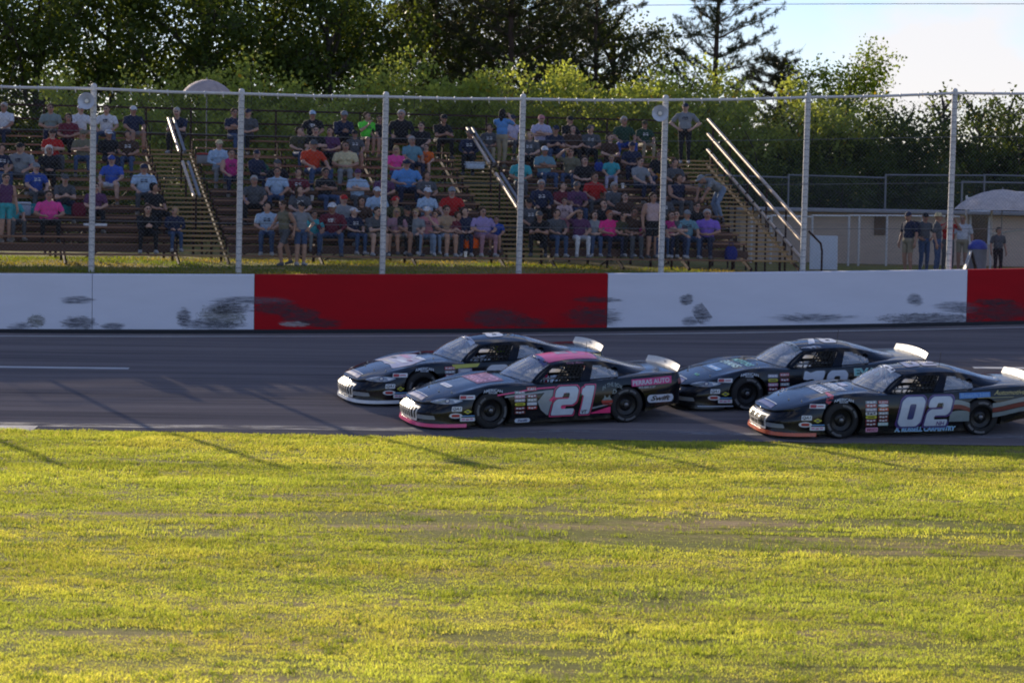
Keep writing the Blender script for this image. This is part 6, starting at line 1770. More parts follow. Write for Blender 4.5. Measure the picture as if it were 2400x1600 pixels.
CROWD = [
 (9, 207, 'sit_knees', 1.0, 'white', 'navy', 'short', 'hgrey', {}, 'person in white shirt seated at the left edge in the top row'),
 (118, 252, 'sit_lap', 1.0, 'ggrey', 'navy', 'short', 'hbrown', {}, 'person in grey green shirt seated above the red shirt at far left'),
 (122, 298, 'sit_crossed', .98, 'red', 'dgrey', 'cap', 'brown', {}, 'person in dark red shirt in the left seats, below the grey green shirt'),
 (49, 330, 'sit_wide', 1.06, 'grey', 'dgrey', 'cap', 'black', {'wide': 1.15}, 'broad person in grey shirt and dark cap near the left edge'),
 (115, 344, 'sit_lap', 1.0, 'black', 'black', 'bob', 'hwhite', {'sl': 'long'}, 'white haired person in black seated beside the broad grey shirt'),
 (84, 379, 'sit_knees', 1.0, 'blue', 'dgrey', 'cap', 'grey', {}, 'person in blue tee and grey cap left of the first visible post'),
 (13, 410, 'stand', .98, 'plum', 'teal', 'tail', 'hbrown', {'st': 1, 'sl': 'tank', 'lg': 'short', 'rz': .5}, 'person in tank top and teal shorts standing at the left edge'),
 (115, 452, 'sit_large', 1.0, 'pink', 'black', 'short', 'hbrown', {}, 'large person in bright pink tee beside the pale cooler'),
 (188, 224, 'sit_knees', 1.0, 'white', 'khaki', 'cap', 'white', {'lg': 'short'}, 'person in white tee left of the first visible post, top row'),
 (249, 220, 'sit_wide', 1.0, 'white', 'denim', 'short', 'hbrown', {}, 'person in white tee and jeans right of the first visible post, top row'),
 (311, 226, 'sit_knees', 1.0, 'navy', 'grey', 'cap', 'white', {'lg': 'short', 'rz': .2}, 'person in navy tee and white cap, top row left of the left aisle'),
 (421, 234, 'sit_lean', 1.02, 'navy', 'black', 'short', 'hgrey', {}, 'person in dark navy leaning forward just right of the left aisle rail'),
 (194, 312, 'sit_crossed', .98, 'camo', 'denim', 'cap', 'camo', {}, 'person in camouflage shirt beside the first visible post'),
 (254, 307, 'sit_lap', 1.0, 'black', 'navy', 'cap', 'white', {'sl': 'long'}, 'person in black hooded top and white cap right of the first visible post'),
 (263, 371, 'sit_wide', 1.0, 'royal', 'white', 'cap', 'blue', {'lg': 'short'}, 'person in royal blue polo and white shorts'),
 (337, 374, 'sit_knees', 1.03, 'lblue', 'dgrey', 'cap', 'navy', {'wide': 1.06}, 'person in pale tee right of the royal blue polo'),
 (361, 439, 'sit_turned', 1.0, 'black', 'black', 'short', 'hblack', {'rz': .4}, 'person all in black seated below the pale tee'),
 (343, 489, 'sit_lean', .98, 'black', 'black', 'long', 'hbrown', {'sl': 'long', 'rz': .5}, 'long haired person in black bending over at the foot of the left seats'),
 (410, 512, 'sit_turned', .86, 'navy', 'denim', 'bob', 'hblond', {'sl': 'long'}, 'fair haired child in dark clothes at the foot of the left aisle'),
 (547, 244, 'sit_crossed', 1.0, 'navy', 'denim', 'short', 'hbrown', {}, 'person in navy tee with folded arms beside the second visible post, top row'),
 (513, 324, 'sit_lap', 1.02, 'lblue', 'grey', 'cap', 'cream', {'sl': 'long', 'rz': .3}, 'person in pale hooded top and cream cap by the left aisle'),
 (541, 356, 'sit_knees', 1.0, 'magenta', 'navy', 'short', 'hbrown', {'sl': 'tank'}, 'person in magenta tank top in front of the pale hooded top'),
 (650, 393, 'sit_knees', 1.0, 'lblue', 'denim', 'short', 'brown', {'rz': .3}, 'person in white tee and jeans alone in the middle rows right of the second post'),
 (650, 367, 'sit_lap', .98, 'black', 'black', 'cap', 'dgrey', {}, 'person in black with dark cap behind the lone white tee'),
 (600, 345, 'sit_turned', 1.0, 'navy', 'navy', 'cap', 'navy', {'sl': 'long', 'rz': .7}, 'person in navy jacket turned away right of the second visible post'),
 (732, 243, 'sit_wide', 1.0, 'black', 'dgrey', 'cap', 'lblue', {}, 'person in black tee and pale cap, top row, left of the lime shirt group'),
 (801, 249, 'sit_lean', 1.06, 'navy', 'black', 'cap', 'grey', {'sl': 'long'}, 'person in dark hooded top and grey cap left of the lime shirt'),
 (858, 253, 'sit_drink', .98, 'lime', 'black', 'short', 'hbrown', {'lg': 'short'}, 'person in lime green tee, top row'),
 (888, 272, 'sit_knees', .88, 'black', 'grey', 'short', 'hbrown', {'lg': 'short'}, 'young person in black right of the lime green tee'),
 (738, 296, 'sit_crossed', 1.0, 'black', 'black', 'short', 'hblack', {}, 'person in black just above the orange red tee'),
 (731, 335, 'sit_wide', 1.08, 'redor', 'denim', 'cap', 'dgrey', {'wide': 1.12}, 'broad person in orange red tee and jeans'),
 (809, 333, 'sit_lap', 1.05, 'cream', 'grey', 'bob', 'hbrown', {'wide': 1.1}, 'dark haired person in cream top right of the orange red tee'),
 (838, 391, 'sit_crossed', 1.0, 'lblue', 'dgrey', 'cap', 'plum', {}, 'person in pale tee with folded arms below the cream top'),
 (627, 488, 'sit_turned', 1.05, 'lblue', 'denim', 'short', 'hblack', {'rz': .4}, 'person in pale tee and jeans in the front row right of the second post'),
 (668, 472, 'walk', .93, 'camo', 'dgrey', 'long', 'hbrown', {'st': 1, 'sl': 'tank', 'lg': 'short', 'rz': -.9}, 'long haired girl in shorts walking along the front row'),
 (703, 439, 'sit_turned', 1.0, 'dgrey', 'dgrey', 'long', 'hbrown', {'rz': -.3}, 'brown haired person in grey seated above the walking girl'),
 (706, 474, 'stand_hips', .92, 'grey', 'denim', 'cap', 'black', {'st': 1, 'lg': 'short', 'rz': .4}, 'girl in black cap and denim shorts standing beside the walking girl'),
 (738, 486, 'sit_knees', .80, 'teal', 'grey', 'short', 'hbrown', {}, 'child in turquoise tee right of the girl in black cap'),
 (806, 448, 'sit_knees', 1.02, 'grey', 'dgrey', 'cap', 'red', {'rz': -.2}, 'person in grey tee and red cap'),
 (780, 498, 'sit_wide', 1.06, 'maroon', 'denim', 'cap', 'white', {'sl': 'long', 'wide': 1.08}, 'person in maroon long sleeved shirt and white cap in the front row'),
 (884, 434, 'sit_lap', 1.0, 'lblue', 'teal', 'cap', 'white', {}, 'person in pale shirt and white cap behind the third visible post'),
 (872, 489, 'sit_lean', 1.0, 'dgrey', 'khaki', 'short', 'hbrown', {'lg': 'short'}, 'person in dark grey with bare legs leaning forward left of the third post, front row'),
 (938, 255, 'sit_wide', 1.08, 'black', 'black', 'short', 'hgrey', {'sl': 'long', 'wide': 1.08}, 'broad person in black, top row right of the third visible post'),
 (1030, 260, 'sit_lean', 1.02, 'black', 'black', 'cap', 'black', {}, 'person in black and black cap, top row left of the middle aisle rail'),
 (986, 290, 'sit_knees', .95, 'black', 'dgrey', 'short', 'hbrown', {}, 'smaller person in black between the two black shirts of the top row'),
 (927, 336, 'sit_lap', .94, 'pink', 'denim', 'long', 'hblond', {'rz': .3}, 'girl in pink top right of the third visible post'),
 (964, 312, 'sit_knees', 1.0, 'gteal', 'navy', 'short', 'hgrey', {}, 'person in grey blue tee between the pink top and the small orange tee'),
 (998, 345, 'sit_knees', .76, 'orange', 'brown', 'short', 'hbrown', {'lg': 'short'}, 'small child in orange tee left of the middle aisle'),
 (952, 376, 'sit_large', 1.06, 'sky', 'navy', 'cap', 'navy', {'wide': 1.08}, 'very large person in sky blue shirt'),
 (1002, 434, 'sit_lap', 1.0, 'lblue', 'dgrey', 'cap', 'white', {}, 'person in pale blue tee and white cap below the very large sky blue shirt'),
 (1060, 434, 'sit_wide', 1.04, 'red', 'dgrey', 'cap', 'grey', {}, 'person in dark red tee and grey cap by the middle aisle'),
 (927, 452, 'sit_turned', 1.0, 'olive', 'dgrey', 'cap', 'red', {}, 'person in olive shirt and red cap right of the third visible post'),
 (955, 481, 'sit_knees', 1.0, 'black', 'grey', 'cap', 'black', {'lg': 'short'}, 'person in black tee and black cap left of the salmon tee'),
 (1002, 474, 'sit_drink', .98, 'salmon', 'ldenim', 'cap', 'white', {}, 'person in salmon pink tee and pale jeans'),
 (1047, 480, 'sit_lap', 1.02, 'tan', 'lblue', 'short', 'hbrown', {'sl': 'tank', 'lg': 'short'}, 'person in tan top with bare arms and legs right of the salmon tee'),
 (932, 517, 'sit_lap', .92, 'mauve', 'khaki', 'long', 'hblond', {'lg': 'short'}, 'fair haired girl in mauve tee in the front row right of the third post'),
 (1091, 492, 'sit_turned', .98, 'navy', 'navy', 'short', 'hbrown', {}, 'person in dark navy left of the tie dyed top'),
 (1132, 497, 'sit_large', .98, 'tie', 'mauve', 'bob', 'hbrown', {}, 'large person in tie dyed lilac top above the orange bag'),
 (1165, 553, 'sit_knees', .72, 'blue', 'brown', 'short', 'hbrown', {'lg': 'short'}, 'small child in blue tee in the front row left of the fourth post'),
 (1175, 264, 'stand_camera', .96, 'sky', 'khaki', 'long', 'hblack', {'st': 1, 'rz': 2.6}, 'dark haired person in turquoise tee and khaki trousers standing in the upper rows'),
 (1198, 255, 'sit_knees', 1.02, 'lav', 'dgrey', 'cap', 'navy', {}, 'person in pale violet tee and navy cap behind the standing turquoise tee'),
 (1146, 286, 'sit_turned', .95, 'dgrey', 'khaki', 'short', 'hbrown', {}, 'boy in dark grey tee left of the standing turquoise tee'),
 (1266, 255, 'sit_crossed', 1.04, 'lav', 'dgrey', 'cap', 'salmon', {}, 'person in lilac tee with folded arms right of the fourth visible post, top row'),
 (1333, 260, 'sit_knees', 1.02, 'black', 'black', 'cap', 'black', {}, 'person in black tee and cap right of the lilac tee, top row'),
 (1220, 357, 'sit_lap', 1.0, 'teal', 'dgrey', 'short', 'hgrey', {}, 'person in turquoise tee seated at the fourth visible post'),
 (1275, 345, 'sit_crossed', 1.04, 'gteal', 'denim', 'cap', 'white', {}, 'person in steel blue tee and white cap with folded arms'),
 (1336, 345, 'sit_raise', 1.0, 'camo', 'denim', 'long', 'hbrown', {}, 'long haired person raising an arm right of the steel blue tee'),
 (1269, 413, 'sit_knees', 1.03, 'navy', 'black', 'short', 'hgrey', {'sl': 'long'}, 'person in navy long sleeves below the steel blue tee'),
 (1318, 431, 'sit_turned', .98, 'maroon', 'navy', 'short', 'hbrown', {}, 'person in maroon shirt right of the navy long sleeves'),
 (1324, 468, 'sit_knees', .76, 'floral', 'salmon', 'tail', 'hbrown', {}, 'small girl in pale pink print dress'),
 (1459, 267, 'sit_wide', 1.05, 'green', 'blue', 'short', 'hgrey', {}, 'tall person in dark green tee in the upper right rows'),
 (1427, 312, 'sit_lap', .98, 'brown', 'brown', 'long', 'hbrown', {}, 'long haired person in brown top left of the dark green tee'),
 (1432, 354, 'sit_knees', .80, 'teal', 'lav', 'short', 'hblond', {}, 'child in pale leggings and turquoise top below the brown top'),
 (1508, 289, 'sit_knees', .94, 'green', 'khaki', 'cap', 'olive', {}, 'boy in green shirt and khaki trousers left of the fifth post'),
 (1499, 370, 'sit_knees', 1.0, 'grey', 'navy', 'short', 'hbrown', {}, 'person in grey tee and navy jeans left of the fifth visible post'),
 (1382, 300, 'sit_turned', 1.0, 'dgrey', 'black', 'cap', 'dgrey', {}, 'person in dark grey below the black tee of the right section'),
 (1392, 406, 'sit_wide', 1.02, 'red', 'dgrey', 'short', 'hbrown', {}, 'person in bright red tee in the right section'),
 (1418, 466, 'sit_point', 1.0, 'black', 'dgrey', 'short', 'hbrown', {'sl': 'tank'}, 'person in black tank top stretching an arm out'),
 (1488, 489, 'sit_lap', 1.04, 'brown', 'dgrey', 'short', 'hbrown', {}, 'person in dark brown shirt left of the fifth visible post'),
 (1430, 523, 'sit_large', .94, 'hot', 'navy', 'short', 'hred', {}, 'red haired person in hot pink tee in the front row'),
 (1496, 550, 'sit_knees', .74, 'magenta', 'magenta', 'short', 'hblond', {}, 'small child in magenta in the front row left of the fifth post'),
 (1360, 498, 'sit_raise', .98, 'plum', 'white', 'bob', 'hbrown', {}, 'person in plum top and white trousers left of the hot pink tee'),
 (1531, 462, 'stand', 1.0, 'floral', 'black', 'long', 'hbrown', {'st': 1, 'sl': 'tank', 'lg': 'short', 'rz': .3}, 'person in floral top and black shorts standing at the fifth post'),
 (1603, 230, 'stand_hips', 1.02, 'grey', 'black', 'cap', 'navy', {'st': 1, 'rz': -.2}, 'person in grey tee and navy cap standing at the top of the right stair'),
 (1580, 370, 'sit_turned', .98, 'dgrey', 'black', 'short', 'hbrown', {}, 'person in dark clothes right of the fifth post, halfway up'),
 (1586, 416, 'sit_point', 1.02, 'navy', 'dgrey', 'tail', 'hbrown', {'sl': 'tank'}, 'person in navy tank top reaching towards the right stair'),
 (1576, 498, 'sit_lap', .95, 'magenta', 'black', 'long', 'hbrown', {}, 'person in magenta top just right of the fifth visible post'),
 (1612, 514, 'sit_knees', 1.0, 'gteal', 'denim', 'cap', 'grey', {}, 'person in grey blue tee and grey cap left of the violet tee'),
 (1660, 518, 'sit_lap', 1.02, 'purple', 'navy', 'short', 'hgrey', {'wide': 1.12}, 'person in violet tee at the right end of the front rows'),
 (1586, 535, 'sit_crossed', .98, 'dgrey', 'navy', 'short', 'hbrown', {}, 'person in dark tee with folded arms in the front row right of the fifth post'),
 (1540, 520, 'sit_knees', .95, 'navy', 'denim', 'cap', 'navy', {}, 'person in navy tee and cap hidden behind the fifth post'),
 (1100, 300, 'sit_turned', 1.0, 'navy', 'black', 'cap', 'dgrey', {'sl': 'long'}, 'person in navy jacket right of the upper middle aisle rail'),
 (1340, 300, 'sit_lap', .98, 'brown', 'black', 'bob', 'hblack', {}, 'dark haired person in brown below the black tee in the upper right section'),
 (2, 335, 'sit_turned', 1.0, 'navy', 'denim', 'short', 'hbrown', {}, 'person in navy cut by the left edge, halfway up'),
 (160, 268, 'sit_lap', .96, 'maroon', 'black', 'bob', 'hbrown', {}, 'person in maroon between the grey green shirt and the first post'),
 (150, 410, 'sit_lean', 1.0, 'dgrey', 'navy', 'cap', 'dgrey', {}, 'person in dark grey leaning forward above the large pink tee'),
 (30, 458, 'sit_knees', .9, 'teal', 'dgrey', 'tail', 'hbrown', {}, 'young person in teal beside the standing figure at the left edge'),
 (300, 300, 'sit_turned', .98, 'brown', 'denim', 'short', 'hbrown', {}, 'person in brown left of the upper left aisle rail'),
 (224, 436, 'sit_lap', .98, 'plum', 'black', 'long', 'hblack', {}, 'long haired person in plum at the foot of the first visible post'),
 (580, 262, 'sit_lap', 1.0, 'dgrey', 'black', 'cap', 'navy', {}, 'person in dark grey and navy cap right of the second post, upper rows'),
 (596, 420, 'sit_wide', 1.0, 'dgrey', 'black', 'short', 'hgrey', {}, 'grey haired person in dark grey left of the lone white tee'),
 (700, 300, 'sit_turned', .96, 'olive', 'denim', 'short', 'hbrown', {}, 'person in olive left of the black shirt above the orange red tee'),
 (772, 290, 'sit_lap', .98, 'plum', 'black', 'long', 'hbrown', {}, 'long haired person in plum below the dark hooded top'),
 (830, 300, 'sit_knees', .9, 'dgrey', 'grey', 'cap', 'black', {'lg': 'short'}, 'boy in dark grey and black cap below the lime green tee'),
 (762, 398, 'sit_crossed', 1.0, 'black', 'denim', 'short', 'hblack', {}, 'person in black between the orange red tee and the pale folded arms'),
 (700, 396, 'sit_turned', .98, 'maroon', 'navy', 'tail', 'hbrown', {}, 'person in maroon right of the lone white tee'),
 (848, 452, 'sit_lap', .96, 'brown', 'khaki', 'bob', 'hbrown', {}, 'person in brown right of the grey tee and red cap'),
 (830, 510, 'sit_turned', .92, 'navy', 'denim', 'cap', 'white', {}, 'young person in navy and white cap right of the maroon sleeves, front row'),
 (900, 395, 'sit_lap', .95, 'plum', 'black', 'short', 'hbrown', {}, 'person in plum left of the very large sky blue shirt'),
 (1000, 392, 'sit_turned', .95, 'dgrey', 'black', 'short', 'hbrown', {}, 'person in dark grey right of the very large sky blue shirt'),
 (975, 520, 'sit_knees', .9, 'grey', 'black', 'short', 'hblond', {}, 'fair haired young person in grey in the front row below the black tee'),
 (1020, 530, 'sit_lap', .86, 'dgrey', 'ldenim', 'tail', 'hbrown', {}, 'girl in dark grey in the front row below the salmon tee'),
 (1075, 540, 'sit_turned', .84, 'maroon', 'dgrey', 'short', 'hbrown', {}, 'child in maroon in the front row left of the orange bag'),
 (1240, 300, 'sit_turned', .98, 'dgrey', 'black', 'bob', 'hblond', {}, 'fair haired person in dark grey below the lilac tee'),
 (1295, 296, 'sit_lean', 1.0, 'navy', 'denim', 'cap', 'navy', {}, 'person in navy leaning forward between the lilac tee and the black tee'),
 (1240, 460, 'sit_knees', 1.0, 'dgrey', 'black', 'cap', 'black', {}, 'person in dark grey right of the fourth post, below the navy sleeves'),
 (1370, 360, 'sit_lap', 1.0, 'black', 'black', 'short', 'hbrown', {}, 'person in black right of the raised arm'),
 (1352, 430, 'sit_turned', 1.0, 'plum', 'denim', 'cap', 'dgrey', {}, 'person in plum left of the bright red tee'),
 (1440, 418, 'sit_knees', 1.0, 'dgrey', 'black', 'short', 'hgrey', {}, 'grey haired person in dark grey right of the bright red tee'),
 (1466, 445, 'sit_lap', .96, 'brown', 'black', 'long', 'hbrown', {}, 'long haired person in brown left of the fifth post, middle rows'),
 (1305, 520, 'sit_turned', .96, 'dgrey', 'denim', 'short', 'hbrown', {}, 'person in dark grey in the front row below the small girl in pale pink'),
 (1270, 530, 'sit_lean', .95, 'black', 'black', 'cap', 'dgrey', {}, 'person in black leaning forward in the front row right of the fourth post'),
 (1395, 500, 'sit_lap', .92, 'grey', 'denim', 'bob', 'hbrown', {}, 'young person in grey between the plum top and the hot pink tee'),
 (1462, 520, 'sit_turned', .9, 'olive', 'black', 'short', 'hbrown', {}, 'young person in olive right of the hot pink tee'),
 (1545, 345, 'sit_knees', .96, 'black', 'denim', 'short', 'hbrown', {}, 'person in black behind the fifth post, upper rows'),
 (1556, 440, 'sit_turned', 1.0, 'dgrey', 'black', 'cap', 'black', {}, 'person in dark grey and black cap right of the fifth post, middle rows'),
 (1634, 470, 'sit_lap', .96, 'black', 'navy', 'short', 'hbrown', {}, 'person in black left of the bending figure'),
 (1480, 330, 'sit_lap', .98, 'navy', 'navy', 'cap', 'navy', {}, 'person in navy between the dark green tee and the boy in green'),
]
crowd_rows = []
for k, (px, py, pose, sc, sh_, pn_, hw, hc, op, lb) in enumerate(CROWD):
    if op.get('st'):
        loc = stand_on(px, py, sc); rz = ST_A * .5 + op.get('rz', 0)
    else:
        i, loc = seat(px, py, sc); rz = ST_A * .8 + op.get('rz', 0) * .6 + ((k * 37 % 11) - 5) * .075
    person(lb, pose, loc, rz, sc, sh_, pn_, hw, hc, (k * 7) % 3 if k % 13 else 3, op.get('sl', 'short'), op.get('lg', 'long'), op.get('wide', 1.0), mirror=bool((k * 5) % 3 == 0), pr=('white' if sh_ in ('navy', 'black', 'dgrey', 'blue', 'red', 'green', 'brown', 'maroon', 'royal', 'redor') else 'navy') if k % 2 else None)
# the man bending on the end stair
p, u = row_pos(1682, 4, -.02)
person('person in grey tee and jeans bending down on the right stair', 'bend', (p.x, p.y, ST_O.z + foot_z(4) + .003), ST_A - 1.35, 1.02, 'grey', 'ldenim', 'cap', 'grey', 1)
# group on the ground to the right
for (px, Y, pose, sc, s_, p_, hw, hc, rz, lb) in [
        (2129, 70.5, 'stand', 1.03, 'navy', 'khaki', 'cap', 'navy', -.9, 'person in navy tee and khaki shorts with a backpack, left of the standing group'),
        (2166, 71.5, 'stand_hips', 1.02, 'dgrey', 'denim', 'cap', 'black', .5, 'person in grey print tee and black cap in the standing group'),
        (2196, 70.2, 'stand', 1.02, 'dgrey', 'denim', 'hat', 'cream', 1.2, 'person in straw hat and grey shirt in the standing group'),
        (2222, 72.0, 'stand_camera', 1.0, 'red', 'dgrey', 'short', 'hbrown', .2, 'person in dark red shirt behind the seventh visible post'),
        (2256, 73.0, 'stand', .98, 'white', 'khaki', 'short', 'hblond', -.4, 'person in pale clothes right of the seventh visible post'),
        (2340, 69.5, 'stand', .80, 'dgrey', 'black', 'short', 'hblack', .3, 'shorter person in dark clothes by the right edge')]:
    x = ray(px, 560).x * Y
    person(lb, pose, (x, Y, upper_z(x, Y) + .003), rz, sc, s_, p_, hw, hc, 1, 'short', 'short' if p_ == 'khaki' else 'long')
    if 'backpack' in lb:
        bp = empty('backpack', (x + .16, Y + .12, upper_z(x, Y) + 1.28)); bp.rotation_euler = (0, 0, rz)
        tag(bp, 'dark navy backpack worn by the person left of the standing group', 'backpack')
        MB().box((0, .07, 0), (.30, .17, .44), bevel=.06).obj('pack', cloth((.02, .025, .05)), bp, 60)
        MB().box((0, .17, -.07), (.22, .07, .22), bevel=.03).obj('pocket', cloth((.025, .03, .06)), bp, 60)
        for s in (-.1, .1): MB().tube([(s, .0, .2), (s, -.12, .23), (s * 1.2, -.2, .1), (s, -.05, -.18)], .018, 6).obj('strap', cloth((.02, .022, .04)), bp, 60)
# drivers
DRV = driver_mesh()
for nm, car in CARS.items():
    t = empty('person'); tag(t, {'21': 'helmeted driver inside the pink roofed car', '02': 'helmeted driver inside the nearest car on the right, with orange red lip', '78': 'helmeted driver inside the car with teal lettering', '8': 'helmeted driver inside the leading car on the left, yellow green helmet'}[nm], 'person', 'drivers')
    t.matrix_world = car.matrix_world @ Matrix.Translation((-.48, .28, .30)) @ Matrix.Rotation(-math.pi / 2, 4, 'Z')
    hm = {'21': (.03, .03, .035), '02': (.05, .06, .2), '78': (.3, .3, .3), '8': (.35, .5, .05)}[nm]
    o = bpy.data.objects.new('body', DRV); COL.objects.link(o); o.parent = t
    if not DRV.materials:
        for k in range(9): DRV.materials.append(None)
    for k in range(9):
        o.material_slots[k].link = 'OBJECT'; o.material_slots[k].material = mat('helmet_' + nm, hm, .2, coat=.8) if k == 7 else cloth((.02, .02, .025))
    mb = MB().add(*dome((.128, .148, .05), -60, 60, 20, 6, (0, -.012, .705)))
    mb.f = [f for f in mb.f if all(mb.v[i][1] < -.06 for i in f)]; mb.m = [0] * len(mb.f)
    mb.obj('visor', mat('visor_dark', (.02, .02, .025), .1, coat=1.0), t, 60)
# ================================================================== what stands to the right of the stand
def gpos(px, Y):
    x = ray(px, 600).x * Y
    return Vector((x, Y, upper_z(x, Y)))
# low building with horizontal siding
m_siding, nt, b = new_mat('tan_lap_siding')
tc = nt.nodes.new('ShaderNodeTexCoord'); sx = nt.nodes.new('ShaderNodeSeparateXYZ'); nt.links.new(tc.outputs['Object'], sx.inputs[0])
fr = math_node(nt, 'FRACT', math_node(nt, 'MULTIPLY', sx.outputs['Z'], 9.0))
n1 = noise(nt, 3, 5, .6, (.4, .4, 2))
r1 = ramp(nt, [(.25, (.54, .42, .33)), (.75, (.66, .52, .41))]); nt.links.new(n1.outputs['Fac'], r1.inputs['Fac'])
nt.links.new(r1.outputs['Color'], b.inputs['Base Color']); b.inputs['Roughness'].default_value = .65
bump(nt, b, fr, .9, .02)
B0 = gpos(2120, 79.0); B0.z = 2.05
bd = empty('siding_building', B0); tag(bd, 'low tan building with lap siding behind the fence at right', 'building')
xl = at(1735, 560, 79).x - B0.x; xr = at(2520, 560, 79).x - B0.x
ztop = at(1900, 497, 79).z - B0.z
MB().box(((xl + xr) / 2, 2.0, ztop / 2), (xr - xl, 4.0, ztop)).obj('wall', m_siding, bd)
MB().box(((xl + xr) / 2, 1.8, ztop + .06), (xr - xl + .3, 4.7, .10), bevel=.02).obj('roof', mat('grey_roof_edge', (.26, .25, .25), .6), bd)
wx = at(2062, 540, 79).x - B0.x; wz = at(2062, 528, 79).z - B0.z
w = MB().box((wx, -.03, wz), (.36, .05, .62), bevel=.01).obj('shutter_panel', mat('brown_panel', (.16, .10, .06), .7), bd)
wx = at(2295, 540, 79).x - B0.x; wz = at(2295, 535, 79).z - B0.z
w = MB().box((wx, -.02, wz), (.52, .04, .95)).obj('window', mat('dark_window', (.012, .014, .018), .15), bd)
for dx in (-.30, .30): MB().box((wx + dx, -.035, wz), (.07, .06, 1.05), bevel=.01).obj('window_frame', mat('white_trim', (.6, .6, .6), .5), w)
MB().box((wx, -.035, wz + .55), (.67, .06, .07), bevel=.01).obj('window_frame', mat('white_trim', (.6, .6, .6), .5), w)
# chain link fences
def link_fence(name, label, pts, h, rail_m, post_m, mesh=True, rail_r=.028, post_r=.035):
    f = empty(name, pts[0]); o = Vector(pts[0]); tag(f, label, 'fence')
    for k, p in enumerate(pts):
        p = Vector(p); MB().tube([p - o, p - o + Vector((0, 0, h[k]))], post_r, 8).obj('post', post_m, f, 60)
    for a, b_, ha, hb in zip(pts[:-1], pts[1:], h[:-1], h[1:]):
        hh = min(ha, hb) - .03
        A, B2 = Vector(a) - o + Vector((0, 0, hh)), Vector(b_) - o + Vector((0, 0, hh))
        MB().tube([A, B2], rail_r, 8).obj('top_rail', rail_m, f, 60)
        if mesh:
            mb = MB(); L = (B2 - A).length; u_ = Vector((B2.x - A.x, B2.y - A.y, 0)).normalized(); k = -int(hh / .12)
            base = Vector(a) - o
            while k * .12 < L:
                u0, u1, z0, z1 = k * .12, k * .12 + hh, 0, hh
                if u0 < 0: z0 = -u0; u0 = 0
                if u1 > L: z1 -= u1 - L; u1 = L
                if u1 > u0 + .05:
                    for s in (1, -1):
                        a0, a1 = (z0, z1) if s > 0 else (hh - z0, hh - z1)
                        mb.tube([base + u_ * u0 + Vector((0, -.04 - .003 * s, a0)), base + u_ * u1 + Vector((0, -.04 - .003 * s, a1))], .0017, 3, cap=False)
                k += 1
            if mb.v:
                q = mb.obj('chain_link_mesh', m_galv_d, f); q['kind'] = 'stuff'
    return f
m_wrail = mat('white_rail', (.72, .70, .66), .4, .1, .06)
YF = 76.5
px_posts = [1760, 1806, 1902, 1988, 2012, 2077, 2160, 2262]
pp = [gpos(p, YF) for p in px_posts]
hh = [at(p, 503, YF).z - q.z for p, q in zip(px_posts, pp)]; hh[-1] = at(2262, 458, YF).z - pp[-1].z
link_fence('chain_link_fence', 'low chain link fence with white top rail before the tan building', pp, hh, m_wrail, m_galv)
px2 = [2262, 2321, 2440]; pp = [gpos(p, YF - 1.5 - .8 * k) for k, p in enumerate(px2)]
hh = [at(2262, 462, YF - 1.5).z - pp[0].z, at(2321, 448, YF - 2.3).z - pp[1].z, at(2440, 446, YF - 3.1).z - pp[2].z]
gate = link_fence('chain_link_gate_fence', 'taller chain link fence section with grey posts at the right edge', pp, hh, m_wrail, m_galv)
for z in (.45,):
    a, b_ = pp[1] - pp[0], pp[2] - pp[0]
    MB().tube([a + Vector((0, 0, hh[1] * z + .02)), b_ + Vector((0, 0, hh[2] * z + .25))], .026, 8).obj('middle_rail', m_wrail, gate, 60)
YB = 82.0
px3 = [1650, 1844, 2071, 2302, 2540]; pp = [gpos(p, YB) for p in px3]; hh = [at(p, 408, YB).z - q.z for p, q in zip(px3, pp)]
link_fence('tall_back_fence', 'tall thin chain link fence before the dark hedge', pp, hh, m_galv_d, m_galv_d)
YR = 80.5
px4 = [2250, 2420, 2600]; pp = [gpos(p, YR) for p in px4]; hh = [at(p, 424, YR).z - q.z for p, q in zip(px4, pp)]
link_fence('back_rail_fence', 'second thin rail fence above the grey canopy at the right edge', pp, hh, m_galv_d, m_galv_d, mesh=False)
# patio umbrellas
def parasol(name, label, top, r, drop, pole, col, n=10, ribs=True, group=None):
    """top: world position of the crown"""
    t = empty(name, Vector(top) - Vector((0, 0, pole))); tag(t, label, 'umbrella', group)
    prof = [(0, 0), (r * .2, -drop * .05), (r * .45, -drop * .20), (r * .7, -drop * .45), (r * .88, -drop * .74), (r, -drop)]
    V, Fc = [], []
    m = 3 * n
    for (rr, z) in prof:
        for k in range(m):
            a = 2 * math.pi * k / m; s = 1 - .05 * (rr / r) * (1 - abs(math.cos(a * n / 2)))
            V.append((rr * s * math.cos(a), rr * s * math.sin(a), pole + z + (.02 * (1 - abs(math.cos(a * n / 2))) * rr / r)))
    for i in range(len(prof) - 1):
        for k in range(m): Fc.append((i * m + k, i * m + (k + 1) % m, (i + 1) * m + (k + 1) % m, (i + 1) * m + k))
    me = MB().add(V, Fc).mesh('canopy', 60)
    bm = bmesh.new(); bm.from_mesh(me); bmesh.ops.remove_doubles(bm, verts=bm.verts, dist=1e-4); bmesh.ops.recalc_face_normals(bm, faces=bm.faces); bmesh.ops.solidify(bm, geom=list(bm.faces), thickness=.006); bm.to_mesh(me); bm.free(); shade(me, 50)
    obj('canopy', me, cloth(col), t)
    MB().tube([(0, 0, 0), (0, 0, pole + .06)], .016, 8).obj('pole', m_galv_d, t, 60)
    for k in range(n):
        a = 2 * math.pi * k / n
        MB().tube([(0, 0, pole - .02)] + [(rr * math.cos(a), rr * math.sin(a), pole + z - .015) for rr, z in prof[2:]], .005, 4).obj('rib', m_galv_d, t)
    return t
sct, _u = row_pos(482, 11)
U0 = at(485, 186, sct.y + .75)
